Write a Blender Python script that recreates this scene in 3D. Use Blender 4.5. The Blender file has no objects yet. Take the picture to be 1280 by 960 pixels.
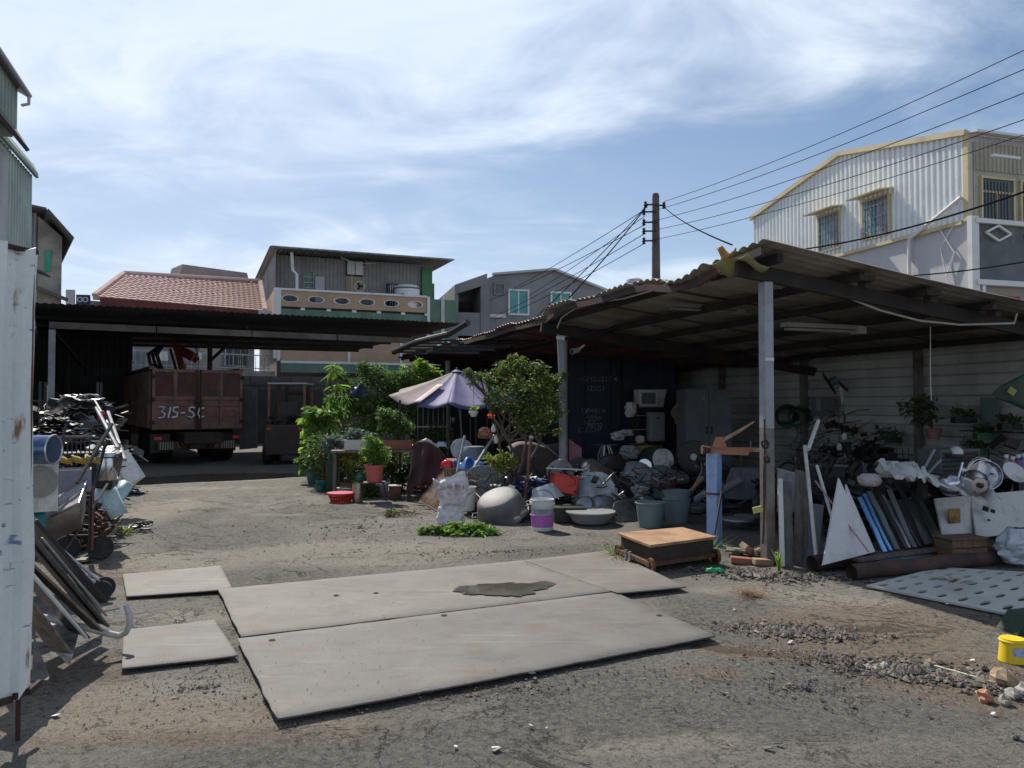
import bpy, bmesh, math, random
import numpy as np
from mathutils import Vector, Matrix, Euler, noise
R = math.radians; PI = math.pi
sc = bpy.context.scene
col = sc.collection
random.seed(7)
# ---------------------------------------------------------------- camera
CAMH = 1.6; F = 960.0; PITCH = math.atan(25/960)
cd = bpy.data.cameras.new('camera'); cam = bpy.data.objects.new('camera', cd); col.objects.link(cam)
cam.location = (0, 0, CAMH); cam.rotation_euler = (R(90)+PITCH, 0, 0)
cd.sensor_width = 36; cd.lens = 27.0; cd.clip_start = 0.05; cd.clip_end = 3000
sc.camera = cam
# ---------------------------------------------------------------- light
AZ = math.atan2(0.50, 0.866); EL = R(47)          # sun ahead of the camera, to the left
sv = Vector((-math.sin(AZ)*math.cos(EL), math.cos(AZ)*math.cos(EL), math.sin(EL)))
sl = bpy.data.lights.new('sun', 'SUN'); sl.energy = 4.6; sl.angle = R(0.55); sl.color = (1, 0.94, 0.84)
so = bpy.data.objects.new('sun', sl); col.objects.link(so); so.rotation_euler = (-sv).to_track_quat('-Z', 'Y').to_euler()
sc.view_settings.view_transform = 'Standard'; sc.view_settings.look = 'None'
sc.view_settings.exposure = 0.38; sc.view_settings.gamma = 1; sc.view_settings.use_curve_mapping = False
w = bpy.data.worlds.new('World'); sc.world = w; w.use_nodes = True
nt = w.node_tree; N = nt.nodes; L = nt.links
bg = N['Background']; bg.inputs['Strength'].default_value = 0.07
sky = N.new('ShaderNodeTexSky'); sky.sky_type = 'NISHITA'; sky.sun_disc = False
sky.sun_elevation = EL; sky.sun_rotation = -AZ
sky.air_density = 1.0; sky.dust_density = 0.7; sky.ozone_density = 2.5
# thin cloud layer seen on a plane overhead (direction / height), the same all round the sky
tc = N.new('ShaderNodeTexCoord'); sep = N.new('ShaderNodeSeparateXYZ'); L.new(tc.outputs['Generated'], sep.inputs[0])
def wm(op, a, b=None, c=None):
    n = N.new('ShaderNodeMath'); n.operation = op
    for i, q in enumerate((a, b, c)):
        if q is None: continue
        if isinstance(q, (int, float)): n.inputs[i].default_value = q
        else: L.new(q, n.inputs[i])
    return n.outputs[0]
zz = wm('ADD', wm('MAXIMUM', sep.outputs['Z'], 0.0), 0.16)
cx = wm('DIVIDE', sep.outputs['X'], zz); cy = wm('DIVIDE', sep.outputs['Y'], zz)
cmb = N.new('ShaderNodeCombineXYZ'); L.new(cx, cmb.inputs[0]); L.new(cy, cmb.inputs[1])
mp = N.new('ShaderNodeMapping'); L.new(cmb.outputs[0], mp.inputs[0]); mp.inputs['Rotation'].default_value = (0, 0, R(-28))
mp.inputs['Scale'].default_value = (0.7, 0.9, 1); mp.inputs['Location'].default_value = (3.5, 1.35, 0)
n1 = N.new('ShaderNodeTexNoise'); n1.inputs['Scale'].default_value = 0.85; n1.inputs['Detail'].default_value = 9; n1.inputs['Roughness'].default_value = 0.52; n1.inputs['Distortion'].default_value = 0.5
L.new(mp.outputs[0], n1.inputs['Vector'])
n2 = N.new('ShaderNodeTexNoise'); n2.inputs['Scale'].default_value = 2.6; n2.inputs['Detail'].default_value = 10; n2.inputs['Roughness'].default_value = 0.6; n2.inputs['Distortion'].default_value = 0.9
L.new(mp.outputs[0], n2.inputs['Vector'])
cs = wm('ADD', wm('MULTIPLY', n1.outputs[0], 0.72), wm('MULTIPLY', n2.outputs[0], 0.28))
rmp = N.new('ShaderNodeMapRange'); rmp.interpolation_type = 'SMOOTHSTEP'; L.new(cs, rmp.inputs[0])
rmp.inputs[1].default_value = 0.42; rmp.inputs[2].default_value = 0.66; rmp.inputs[3].default_value = 0.03; rmp.inputs[4].default_value = 0.9
hz = wm('POWER', wm('SUBTRACT', 1.0, wm('MAXIMUM', sep.outputs['Z'], 0.0)), 5.0)      # the veil thickens towards the horizon
sd = N.new('ShaderNodeVectorMath'); sd.operation = 'DOT_PRODUCT'; L.new(tc.outputs['Generated'], sd.inputs[0]); sd.inputs[1].default_value = tuple(sv)
glow = wm('POWER', wm('MAXIMUM', sd.outputs['Value'], 0.0), 5.0)      # milky veil spreading round the sun
cov = wm('MINIMUM', wm('ADD', wm('ADD', rmp.outputs[0], wm('MULTIPLY', hz, 0.7)), wm('MULTIPLY', glow, 0.38)), 0.97)
mx = N.new('ShaderNodeMix'); mx.data_type = 'RGBA'; L.new(cov, mx.inputs['Factor']); L.new(sky.outputs[0], mx.inputs['A'])
cr = N.new('ShaderNodeMix'); cr.data_type = 'RGBA'
cr.inputs['A'].default_value = (7.4, 8.8, 10.9, 1); cr.inputs['B'].default_value = (11.0, 11.7, 12.6, 1)
L.new(n2.outputs[0], cr.inputs['Factor'])
L.new(cr.outputs['Result'], mx.inputs['B']); hs = N.new('ShaderNodeHueSaturation'); hs.inputs['Saturation'].default_value = 1.18; L.new(mx.outputs['Result'], hs.inputs['Color']); L.new(hs.outputs[0], bg.inputs['Color'])
# ---------------------------------------------------------------- helpers
def ray(px, py):
    u = (px-640)/F; v = (480-py)/F
    return Vector((u, math.cos(PITCH)-v*math.sin(PITCH), math.sin(PITCH)+v*math.cos(PITCH)))
def G(px, py, z=0.0):
    d = ray(px, py); t = (z-CAMH)/d.z; return Vector((d.x*t, d.y*t, z))
def P(px, py, D):
    d = ray(px, py); t = D/d.y; return Vector((d.x*t, D, CAMH+d.z*t))
WM = {}
def tag(o, label=None, cat=None, group=None, kind=None):
    if label: o['label'] = label
    if cat: o['category'] = cat
    if group: o['group'] = group
    if kind: o['kind'] = kind
    return o
def T(name, label, cat, loc=(0,0,0), rz=0, group=None, rot=None):
    o = bpy.data.objects.new(name, None); col.objects.link(o); o.empty_display_size = 0.1
    o.location = loc; o.rotation_euler = rot if rot else (0, 0, rz)
    WM[o.name] = Matrix.Translation(Vector(loc)) @ Euler(rot if rot else (0,0,rz)).to_matrix().to_4x4()
    return tag(o, label, cat, group)
class MB:
    def __init__(s): s.v = []; s.f = []
    def add(s, vs, fs):
        b = len(s.v); s.v += [tuple(q) for q in vs]; s.f += [tuple(i+b for i in f) for f in fs]; return s
    def box(s, c, d, rot=None, taper=1.0):
        x, y, z = d[0]/2, d[1]/2, d[2]/2; M = Euler(rot).to_matrix() if rot is not None and not isinstance(rot, Matrix) else rot
        vs = []
        for k, (sx, sy, sz) in enumerate(((-1,-1,-1),(1,-1,-1),(1,1,-1),(-1,1,-1),(-1,-1,1),(1,-1,1),(1,1,1),(-1,1,1))):
            t = taper if sz > 0 else 1
            p = Vector((sx*x*t, sy*y*t, sz*z))
            if M is not None: p = M @ p
            vs.append(p+Vector(c))
        return s.add(vs, [(0,3,2,1),(4,5,6,7),(0,1,5,4),(1,2,6,5),(2,3,7,6),(3,0,4,7)])
    def bar(s, a, b, w, h=None, up=(0,0,1)):
        a, b = Vector(a), Vector(b); h = h or w; d = b-a; l = d.length
        if l < 1e-6: return s
        y = d/l; u = Vector(up)
        if abs(y.dot(u)) > 0.98: u = Vector((1,0,0))
        x = y.cross(u).normalized(); z = x.cross(y)
        M = Matrix((x, y, z)).transposed()
        return s.box((a+b)/2, (w, l, h), M)
    def tube(s, pts, r, n=8, cap=True):
        pts = [Vector(p) for p in pts]; m = len(pts); b = len(s.v)
        rs = r if isinstance(r, (list, tuple)) else [r]*m
        pu = None
        for i, p in enumerate(pts):
            d = (pts[min(i+1, m-1)]-pts[max(i-1, 0)]).normalized()
            if pu is None:
                pu = Vector((0,0,1)) if abs(d.z) < 0.9 else Vector((1,0,0))
            x = d.cross(pu).normalized(); pu = x.cross(d).normalized()
            for k in range(n):
                a = 2*PI*k/n; q = p+(x*math.cos(a)+pu*math.sin(a))*rs[i]; s.v.append(tuple(q))
        for i in range(m-1):
            for k in range(n):
                k2 = (k+1) % n; s.f.append((b+i*n+k, b+i*n+k2, b+(i+1)*n+k2, b+(i+1)*n+k))
        if cap: s.f.append(tuple(b+k for k in range(n))[::-1]); s.f.append(tuple(b+(m-1)*n+k for k in range(n)))
        return s
    def lathe(s, prof, n=20, M=None, c=(0,0,0), sx=1, sy=1):
        b = len(s.v); c = Vector(c)
        for (r, z) in prof:
            for k in range(n):
                a = 2*PI*k/n; p = Vector((r*math.cos(a)*sx, r*math.sin(a)*sy, z))
                if M is not None: p = M @ p
                s.v.append(tuple(p+c))
        for i in range(len(prof)-1):
            for k in range(n):
                k2 = (k+1) % n; s.f.append((b+i*n+k, b+i*n+k2, b+(i+1)*n+k2, b+(i+1)*n+k))
        if prof[0][0] > 1e-4: s.f.append(tuple(b+k for k in range(n))[::-1])
        m = len(prof)-1
        if prof[-1][0] > 1e-4: s.f.append(tuple(b+m*n+k for k in range(n)))
        return s
    def shell(s, prof, n=20, M=None, c=(0,0,0), th=0.006, sx=1, sy=1):
        inner = [(max(r-th, 0.001), z+(th if i == 0 else 0)) for i, (r, z) in enumerate(prof)][::-1]
        return s.lathe([(0.0001, prof[0][1])]+list(prof)+inner+[(0.0001, prof[0][1]+th)], n, M, c, sx, sy)
    def prism(s, poly, y0, y1, M=None):
        n = len(poly); vs = [Vector((p[0], y0, p[1])) for p in poly]+[Vector((p[0], y1, p[1])) for p in poly]
        if M is not None: vs = [M @ v for v in vs]
        return s.add(vs, [tuple(range(n)), tuple(range(2*n-1, n-1, -1))]+[(i+n, (i+1) % n+n, (i+1) % n, i) for i in range(n)])
    def slab(s, quad, th):
        q = [Vector(p) for p in quad]; nn = (q[1]-q[0]).cross(q[-1]-q[0]).normalized()*th
        n = len(q)
        return s.add([p+nn for p in q]+[p-Vector((0,0,0)) for p in q], [tuple(range(n)), tuple(range(2*n-1, n-1, -1))]+[(i+n, (i+1) % n+n, (i+1) % n, i) for i in range(n)])
    def ring(s, c, r, t, n=24, m=6, M=None):
        b = len(s.v)
        for i in range(n):
            a = 2*PI*i/n
            for j in range(m):
                q = 2*PI*j/m; p = Vector(((r+t*math.cos(q))*math.cos(a), (r+t*math.cos(q))*math.sin(a), t*math.sin(q)))
                if M is not None: p = M @ p
                s.v.append(tuple(p+Vector(c)))
        for i in range(n):
            for j in range(m):
                s.f.append((b+i*m+j, b+((i+1) % n)*m+j, b+((i+1) % n)*m+(j+1) % m, b+i*m+(j+1) % m))
        return s
    def corr(s, o, u, v, period=0.076, amp=0.012, nv=1, th=0.0, trap=False, nrm=None, fn=None):
        """corrugated sheet from o spanning u (across the ribs) and v (along them)"""
        o, u, v = Vector(o), Vector(u), Vector(v)
        nn = Vector(nrm) if nrm else u.cross(v).normalized()
        lu = u.length; k = max(1, round(lu/period)); prof = []
        for i in range(k):
            if trap: prof += [(i, 0), (i+.35, 0), (i+.45, 1), (i+.85, 1), (i+.95, 0)]
            else: prof += [(i, 0), (i+.25, .7), (i+.5, 1), (i+.75, .7)]
        prof.append((k, 0)); b = len(s.v); m = len(prof)
        for j in range(nv+1):
            for (a, h) in prof:
                p = o+u*(a/k)+v*(j/nv)+nn*(h*amp)
                if fn: p = p+fn(a/k, j/nv)
                s.v.append(tuple(p))
        for j in range(nv):
            for i in range(m-1):
                q = b+j*m+i; s.f.append((q, q+1, q+m+1, q+m))
        return s
    def grid(s, fn, nu, nv):
        b = len(s.v)
        for j in range(nv+1):
            for i in range(nu+1): s.v.append(tuple(fn(i/nu, j/nv)))
        for j in range(nv):
            for i in range(nu):
                q = b+j*(nu+1)+i; s.f.append((q, q+1, q+nu+2, q+nu+1))
        return s
    def rock(s, c, r, rnd, flat=0.7):
        b = len(s.v)
        pts = [(1,0,0),(-1,0,0),(0,1,0),(0,-1,0),(0,0,1),(0,0,-1)]
        a = rnd.random()*PI; ca, sa = math.cos(a), math.sin(a)
        for p in pts:
            k = r*(0.7+0.6*rnd.random()); x, y = p[0]+rnd.uniform(-.25,.25), p[1]+rnd.uniform(-.25,.25)
            s.v.append((c[0]+k*(x*ca-y*sa), c[1]+k*(x*sa+y*ca), c[2]+k*p[2]*flat))
        for f in ((0,2,4),(2,1,4),(1,3,4),(3,0,4),(2,0,5),(1,2,5),(3,1,5),(0,3,5)): s.f.append(tuple(b+i for i in f))
        return s
def obj(name, mb, mat, parent=None, loc=None, rot=None, label=None, cat=None, group=None, kind=None, W=False, bev=0, sm=True, solid=0, ang=38):
    me = bpy.data.meshes.new(name); vs = mb.v
    if W and parent is not None:
        Mi = WM[parent.name].inverted(); vs = [tuple(Mi @ Vector(q)) for q in vs]
    me.from_pydata(vs, [], mb.f); me.materials.append(mat); me.update()
    if sm:
        me.polygons.foreach_set('use_smooth', [True]*len(me.polygons)); me.set_sharp_from_angle(angle=R(ang))
    o = bpy.data.objects.new(name, me); col.objects.link(o)
    if parent is not None: o.parent = parent; WM[o.name] = WM[parent.name]
    if loc is not None: o.location = loc
    if rot is not None: o.rotation_euler = rot
    if parent is None: WM[o.name] = Matrix.Translation(Vector(loc or (0,0,0))) @ Euler(rot or (0,0,0)).to_matrix().to_4x4()
    if bev:
        m = o.modifiers.new('bevel', 'BEVEL'); m.width = bev; m.segments = 2; m.limit_method = 'ANGLE'
    if solid:
        m = o.modifiers.new('solid', 'SOLIDIFY'); m.thickness = solid
    return tag(o, label, cat, group, kind)
def base(mb):
    """move a mesh built in world coordinates so its origin sits at its base centre; returns the location"""
    a = np.array(mb.v); c = Vector(((a[:,0].min()+a[:,0].max())/2, (a[:,1].min()+a[:,1].max())/2, a[:,2].min()))
    mb.v = [tuple(Vector(q)-c) for q in mb.v]; return c
def wobj(name, mb, mat, label, cat, group=None, **k):
    c = base(mb); return obj(name, mb, mat, loc=c, label=label, cat=cat, group=group, **k)
def copy_tree(o, parent=None, loc=None, rz=None, label=None):
    c = o.copy(); col.objects.link(c)
    if parent: c.parent = parent
    if loc is not None: c.location = loc
    if rz is not None: c.rotation_euler = (0, 0, rz)
    if label: c['label'] = label
    for ch in list(o.children): copy_tree(ch, c)
    return c
def text(name, s, size, M, mat, parent, bold=0.0, sx=1.0):
    cu = bpy.data.curves.new(name, 'FONT'); cu.body = s; cu.size = size; cu.align_x = 'CENTER'; cu.align_y = 'CENTER'; cu.offset = bold; cu.extrude = 0.001
    cu.resolution_u = 3
    to = bpy.data.objects.new(name, cu); me = bpy.data.meshes.new_from_object(to); bpy.data.objects.remove(to); bpy.data.curves.remove(cu)
    me.transform(Matrix.Diagonal((sx,1,1,1))); me.transform(M); me.materials.clear(); me.materials.append(mat); me.name = name
    o = bpy.data.objects.new(name, me); col.objects.link(o); o.parent = parent; WM[o.name] = WM[parent.name]
    return o
def FR(c, rz=0, tilt=0):           # text frame: text reads along x in a vertical plane facing -y
    return Matrix.Translation(Vector(c)) @ Matrix.Rotation(rz, 4, 'Z') @ Matrix.Rotation(R(90)+tilt, 4, 'X')
class Face:
    """a vertical facade through a ground point, running at angle a; pixels to (s, z) on it"""
    def __init__(s, x, y, a): s.o = Vector((x, y, 0)); s.a = a; s.d = Vector((math.cos(a), math.sin(a), 0))
    def s_(s, px):
        k = (px-640)/F*1.0; return (s.o.x-k*s.o.y)/(k*s.d.y-s.d.x)
    def z_(s, px, py):
        q = s.s_(px); D = s.o.y+s.d.y*q; return P(px, py, D).z
    def sz(s, px, py): return (s.s_(px), s.z_(px, py))
# ---------------------------------------------------------------- materials
MATS = {}
def mk(name, c1, c2=None, sc_=3.0, lo=0.45, hi=0.62, rough=0.7, metal=0.0, bump=0.15, bsc=40, var=0.25, rough2=None, isl=0.0, trans=0.0, alpha=1, det=8, streak=None, metal2=None, spec=None):
    if name in MATS: return MATS[name]
    m = bpy.data.materials.new(name); m.use_nodes = True; nt = m.node_tree; N = nt.nodes; L = nt.links
    p = N['Principled BSDF']; MATS[name] = m
    tc = N.new('ShaderNodeTexCoord'); vec = tc.outputs['Object']
    if streak:
        mp = N.new('ShaderNodeMapping'); L.new(vec, mp.inputs[0]); mp.inputs['Scale'].default_value = streak; vec2 = mp.outputs[0]
    else: vec2 = vec
    n = N.new('ShaderNodeTexNoise'); n.inputs['Scale'].default_value = sc_; n.inputs['Detail'].default_value = det; n.inputs['Roughness'].default_value = 0.62
    L.new(vec2, n.inputs['Vector'])
    f = N.new('ShaderNodeTexNoise'); f.inputs['Scale'].default_value = bsc; f.inputs['Detail'].default_value = 5; L.new(vec, f.inputs['Vector'])
    g = N.new('ShaderNodeTexNoise'); g.inputs['Scale'].default_value = sc_*0.35+0.2; g.inputs['Detail'].default_value = 4; L.new(vec, g.inputs['Vector'])
    mx = N.new('ShaderNodeMix'); mx.data_type = 'RGBA'; mx.inputs['A'].default_value = (*c1, 1); mx.inputs['B'].default_value = (*(c2 or c1), 1)
    mr = N.new('ShaderNodeMapRange'); L.new(n.outputs[0], mr.inputs[0]); mr.inputs[1].default_value = lo; mr.inputs[2].default_value = hi
    L.new(mr.outputs[0], mx.inputs['Factor'])
    hsv = N.new('ShaderNodeHueSaturation'); L.new(mx.outputs['Result'], hsv.inputs['Color'])
    ad = N.new('ShaderNodeMath'); ad.operation = 'ADD'; L.new(f.outputs[0], ad.inputs[0]); L.new(g.outputs[0], ad.inputs[1])
    vr = N.new('ShaderNodeMapRange'); L.new(ad.outputs[0], vr.inputs[0]); vr.inputs[1].default_value = 0.65; vr.inputs[2].default_value = 1.35
    vr.inputs[3].default_value = 1-var; vr.inputs[4].default_value = 1+var; 
    if isl:
        ge = N.new('ShaderNodeNewGeometry'); ir = N.new('ShaderNodeMapRange'); L.new(ge.outputs['Random Per Island'], ir.inputs[0]); ir.inputs[3].default_value = 1-isl; ir.inputs[4].default_value = 1+isl
        mu = N.new('ShaderNodeMath'); mu.operation = 'MULTIPLY'; L.new(vr.outputs[0], mu.inputs[0]); L.new(ir.outputs[0], mu.inputs[1]); L.new(mu.outputs[0], hsv.inputs['Value'])
        hr = N.new('ShaderNodeMapRange'); wn = N.new('ShaderNodeTexWhiteNoise'); wn.noise_dimensions = '1D'; L.new(ge.outputs['Random Per Island'], wn.inputs['W']); L.new(wn.outputs['Value'], hr.inputs[0]); hr.inputs[3].default_value = 0.5-isl*0.06; hr.inputs[4].default_value = 0.5+isl*0.03; L.new(hr.outputs[0], hsv.inputs['Hue'])
    else: L.new(vr.outputs[0], hsv.inputs['Value'])
    L.new(hsv.outputs[0], p.inputs['Base Color'])
    rm = N.new('ShaderNodeMapRange'); L.new(mr.outputs[0], rm.inputs[0]); rm.inputs[3].default_value = rough; rm.inputs[4].default_value = rough if rough2 is None else rough2
    L.new(rm.outputs[0], p.inputs['Roughness'])
    p.inputs['Metallic'].default_value = metal
    if metal2 is not None:
        mm = N.new('ShaderNodeMapRange'); L.new(mr.outputs[0], mm.inputs[0]); mm.inputs[3].default_value = metal; mm.inputs[4].default_value = metal2; L.new(mm.outputs[0], p.inputs['Metallic'])
    if spec is not None: p.inputs['Specular IOR Level'].default_value = spec
    if trans:
        tr = N.new('ShaderNodeBsdfTranslucent'); L.new(hsv.outputs[0], tr.inputs['Color']); ms = N.new('ShaderNodeMixShader'); ms.inputs[0].default_value = trans
        L.new(p.outputs[0], ms.inputs[1]); L.new(tr.outputs[0], ms.inputs[2]); L.new(ms.outputs[0], N['Material Output'].inputs['Surface'])
    if bump:
        b = N.new('ShaderNodeBump'); b.inputs['Strength'].default_value = bump; b.inputs['Distance'].default_value = 0.01; L.new(f.outputs[0], b.inputs['Height']); L.new(b.outputs[0], p.inputs['Normal'])
    return m
def pl(name, c, rough=0.45, dirt=0.35):     # plastic or paint with some grime
    return mk(name, c, tuple(q*(1-dirt)+d*dirt for q, d in zip(c, (0.12,0.10,0.08))), 6, 0.45, 0.75, rough, 0, 0.06, 60, 0.12)
m_rust = mk('rust', (0.16,0.075,0.035), (0.07,0.035,0.022), 5, 0.4, 0.6, 0.85, 0.1, 0.4, 60, 0.3)
m_rustdark = mk('rust_dark', (0.055,0.032,0.024), (0.03,0.022,0.018), 5, 0.4, 0.6, 0.9, 0.0, 0.4, 60, 0.3)
m_darkmetal = mk('dark_metal', (0.045,0.045,0.05), (0.09,0.05,0.03), 6, 0.5, 0.7, 0.5, 0.5, 0.15, 60, 0.25)
m_black = mk('black_plastic', (0.012,0.012,0.014), (0.04,0.04,0.04), 6, 0.5, 0.75, 0.4, 0, 0.05, 60, 0.2)
m_rubber = mk('rubber', (0.015,0.015,0.016), (0.05,0.045,0.04), 6, 0.5, 0.75, 0.85, 0, 0.2, 60, 0.2)
m_galv = mk('galvanised', (0.4,0.41,0.42), (0.22,0.215,0.21), 6, 0.4, 0.65, 0.45, 0.6, 0.06, 50, 0.15)
m_alu = mk('aluminium', (0.62,0.63,0.65), (0.42,0.43,0.45), 6, 0.4, 0.7, 0.3, 0.9, 0.05, 50, 0.12)
m_steel = mk('brushed_steel', (0.55,0.55,0.57), (0.3,0.28,0.26), 4, 0.5, 0.75, 0.22, 0.95, 0.03, 80, 0.1)
m_wood = mk('weathered_wood', (0.2,0.17,0.14), (0.1,0.08,0.065), 3, 0.4, 0.65, 0.85, 0, 0.3, 40, 0.3, streak=(8,8,0.8))
m_woodbrown = mk('brown_wood', (0.17,0.1,0.055), (0.08,0.045,0.025), 3, 0.4, 0.65, 0.8, 0, 0.3, 40, 0.3, streak=(8,1,8))
m_conc = mk('concrete', (0.3,0.29,0.27), (0.17,0.165,0.155), 2, 0.4, 0.7, 0.9, 0, 0.2, 30, 0.2)
m_white = pl('white_plastic', (0.62,0.62,0.6), 0.4, 0.2)
m_whitepaint = mk('white_paint', (0.56,0.56,0.53), (0.25,0.21,0.17), 4, 0.5, 0.72, 0.6, 0, 0.1, 40, 0.12)
m_grey = pl('grey_plastic', (0.22,0.23,0.24), 0.5, 0.45)
m_tealgrey = pl('teal_grey_plastic', (0.16,0.21,0.22), 0.5, 0.45)
m_red = pl('red_plastic', (0.62,0.04,0.02), 0.4, 0.12)
m_pink = pl('pink_plastic', (0.52,0.12,0.11), 0.5, 0.2)
m_terra = pl('terracotta', (0.3,0.1,0.065), 0.75, 0.3)
m_teal = pl('teal_plastic', (0.02,0.16,0.15), 0.45, 0.2)
m_green = pl('green_plastic', (0.02,0.12,0.05), 0.5, 0.2)
m_blue = pl('blue_plastic', (0.015,0.06,0.3), 0.4, 0.2)
m_yellow = pl('yellow_plastic', (0.78,0.55,0.02), 0.4, 0.12)
m_glass = mk('window_glass', (0.03,0.05,0.055), (0.06,0.09,0.09), 1, 0.4, 0.6, 0.08, 0, 0, 10, 0.2)
m_soil = mk('soil', (0.05,0.035,0.025), (0.03,0.02,0.015), 20, 0.4, 0.6, 0.95, 0, 0.5, 90, 0.3)
# ================================================================ ground
SH_O = G(960, 704); SH_A = math.atan2(0.34, 0.94)       # foot of the front post of the open shed, and the yard's grid angle
e1 = Vector((math.cos(SH_A), math.sin(SH_A), 0)); e2 = Vector((-math.sin(SH_A), math.cos(SH_A), 0))
def S(s, t, z=0): return SH_O+e1*s+e2*t+Vector((0,0,z))
def axis(a, b, fine, mid0, mid1, mid2, mid3):
    out = []; x = a
    while x < b:
        out.append(x)
        if mid1 <= x < mid2: x += fine
        elif mid0 <= x < mid3: x += fine*4
        else: x += fine*4+abs(x-(mid0 if x < mid0 else mid3))*0.35+0.2
    out.append(b); return out
gx = axis(-600, 600, 0.08, -20, -4.6, 5.2, 16); gy = axis(-300, 900, 0.08, -4, 2.6, 12.5, 40)
def blob(x, y, c, rx, ry, a=0):
    dx, dy = x-c[0], y-c[1]; ca, sa = math.cos(a), math.sin(a)
    q = math.hypot((dx*ca+dy*sa)/rx, (-dx*sa+dy*ca)/ry); return max(0.0, min(1.0, (1.25-q)*1.8))
BROWN = [(G(1080,785),0.9,0.7,0.3),(G(1190,765),0.9,0.4,0.3),(G(950,815),0.5,0.16,-0.3),(G(1240,850),0.8,0.5,0),(G(110,720),0.4,1.2,0.3),(G(60,860),0.5,0.6,0),(G(880,840),0.25,0.12,0),(G(200,900),1.2,0.3,0)]
DARK = [(G(1000,795),1.0,.5,-.25),(G(1140,842),1.2,.5,-.3),(G(1000,900),1.5,.25,.1),(G(450,880),1.1,.12,.5),(G(180,820),.5,.25,.2),(G(620,850),1.6,0.22,0.5),(G(1020,860),1.0,0.6,0.1),(G(800,870),0.9,0.45,0.2),(G(560,930),1.6,0.35,0.2),(G(330,720),0.9,0.8,0.5),(G(280,670),0.8,1.2,0.2),(G(400,640),0.9,1.0,0.2),(G(900,760),0.5,0.5,0.3),(G(880,690),1.0,0.4,0.2),(G(650,690),2.4,0.35,0.15),(G(1150,850),0.8,0.3,-0.2),(G(240,650),0.3,1.6,0.1)]+[(S(2.6,2+2.6*k),2.6,1.6,0) for k in range(6)]+[(G(700,640),1.6,.7,.1),(G(80,640),.8,1.6,0)]  # shed-floor blobs paint the shade under the roof into the ground colour
PALE = [(G(990,745),0.9,0.22,-0.3),(G(250,700),0.9,0.6,0),(G(250,770),0.5,0.2,0),(G(350,643),0.45,0.12,0),(G(250,610),1.4,0.35,0.1),(G(450,690),1.5,0.8,0.1),(G(180,640),0.6,2.0,0),(G(300,900),0.7,0.12,0),(G(830,930),0.5,0.1,0.2),(G(180,880),0.8,0.4,0.2)]
WET = [(G(940,812),0.55,0.13,-0.3),(G(1090,785),0.3,0.12,0),(G(270,596),2.2,1.2,0.3),(G(180,600),1.5,1.0,0)]
gv = []; gc = []
for y in gy:
    for x in gx:
        near = 1.0 if (-5 < x < 6 and 2 < y < 13) else (0.6 if (-20 < x < 16 and -2 < y < 30) else 0.0)
        z = (noise.fractal(Vector((x*0.9, y*0.9, 3.1)), 0.8, 2.1, 4)*0.007+noise.noise(Vector((x*5, y*5, 1)))*0.0025)*near-0.004
        br = max(blob(x, y, *b) for b in BROWN) if near else 0
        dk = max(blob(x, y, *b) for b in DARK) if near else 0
        pa = max(blob(x, y, *b) for b in PALE) if near else 0
        we = max(blob(x, y, *b) for b in WET) if near else 0
        z -= 0.010*we
        gv.append((x, y, z)); gc.append((br, dk, pa, we))
nx = len(gx); gf = [(j*nx+i, j*nx+i+1, (j+1)*nx+i+1, (j+1)*nx+i) for j in range(len(gy)-1) for i in range(nx-1)]
me = bpy.data.meshes.new('ground'); me.from_pydata(gv, [], gf)
for k, nm in enumerate(('brown', 'dark', 'pale', 'wet')):
    at = me.attributes.new(nm, 'FLOAT', 'POINT'); at.data.foreach_set('value', [c[k] for c in gc])
me.polygons.foreach_set('use_smooth', [True]*len(me.polygons))
ground = bpy.data.objects.new('ground', me); col.objects.link(ground); ground['kind'] = 'structure'
gm = bpy.data.materials.new('worn_asphalt'); gm.use_nodes = True; me.materials.append(gm)
nt = gm.node_tree; N = nt.nodes; L = nt.links; p = N['Principled BSDF']
def nd(t, **k):
    n = N.new('ShaderNode'+t)
    for a, b in k.items(): setattr(n, a, b)
    return n
def noi(sc_, det=6, rough=0.6, dist=0):
    n = nd('TexNoise'); n.inputs['Scale'].default_value = sc_; n.inputs['Detail'].default_value = det; n.inputs['Roughness'].default_value = rough; n.inputs['Distortion'].default_value = dist; L.new(tcg.outputs['Object'], n.inputs['Vector']); return n.outputs[0]
def mrr(x, a, b, c=0.0, d=1.0):
    n = nd('MapRange'); L.new(x, n.inputs[0]); n.inputs[1].default_value = a; n.inputs[2].default_value = b; n.inputs[3].default_value = c; n.inputs[4].default_value = d; return n.outputs[0]
def mth(op, a, b):
    n = nd('Math', operation=op)
    for i, q in enumerate((a, b)):
        if isinstance(q, (int, float)): n.inputs[i].default_value = q
        else: L.new(q, n.inputs[i])
    return n.outputs[0]
def mixc(f, a, b, bt='MIX'):
    n = nd('Mix', data_type='RGBA', blend_type=bt)
    if isinstance(f, (int, float)): n.inputs['Factor'].default_value = f
    else: L.new(f, n.inputs['Factor'])
    for nm, q in (('A', a), ('B', b)):
        if isinstance(q, tuple): n.inputs[nm].default_value = (*q, 1)
        else: L.new(q, n.inputs[nm])
    return n.outputs['Result']
def attr(nm): n = nd('Attribute', attribute_name=nm); return n.outputs['Fac']
tcg = nd('TexCoord')
big = noi(0.5, 6, 0.65, 0.4); med = noi(2.2, 9, 0.7, 0.6); fin = noi(22, 9, 0.8); grit = noi(110, 4, 0.8); agg = noi(230, 2, 0.6)
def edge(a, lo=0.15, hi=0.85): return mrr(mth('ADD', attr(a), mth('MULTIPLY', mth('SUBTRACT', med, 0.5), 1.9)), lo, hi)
c = mixc(mrr(big, 0.35, 0.65), (0.148,0.14,0.125), (0.238,0.223,0.195))
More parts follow.
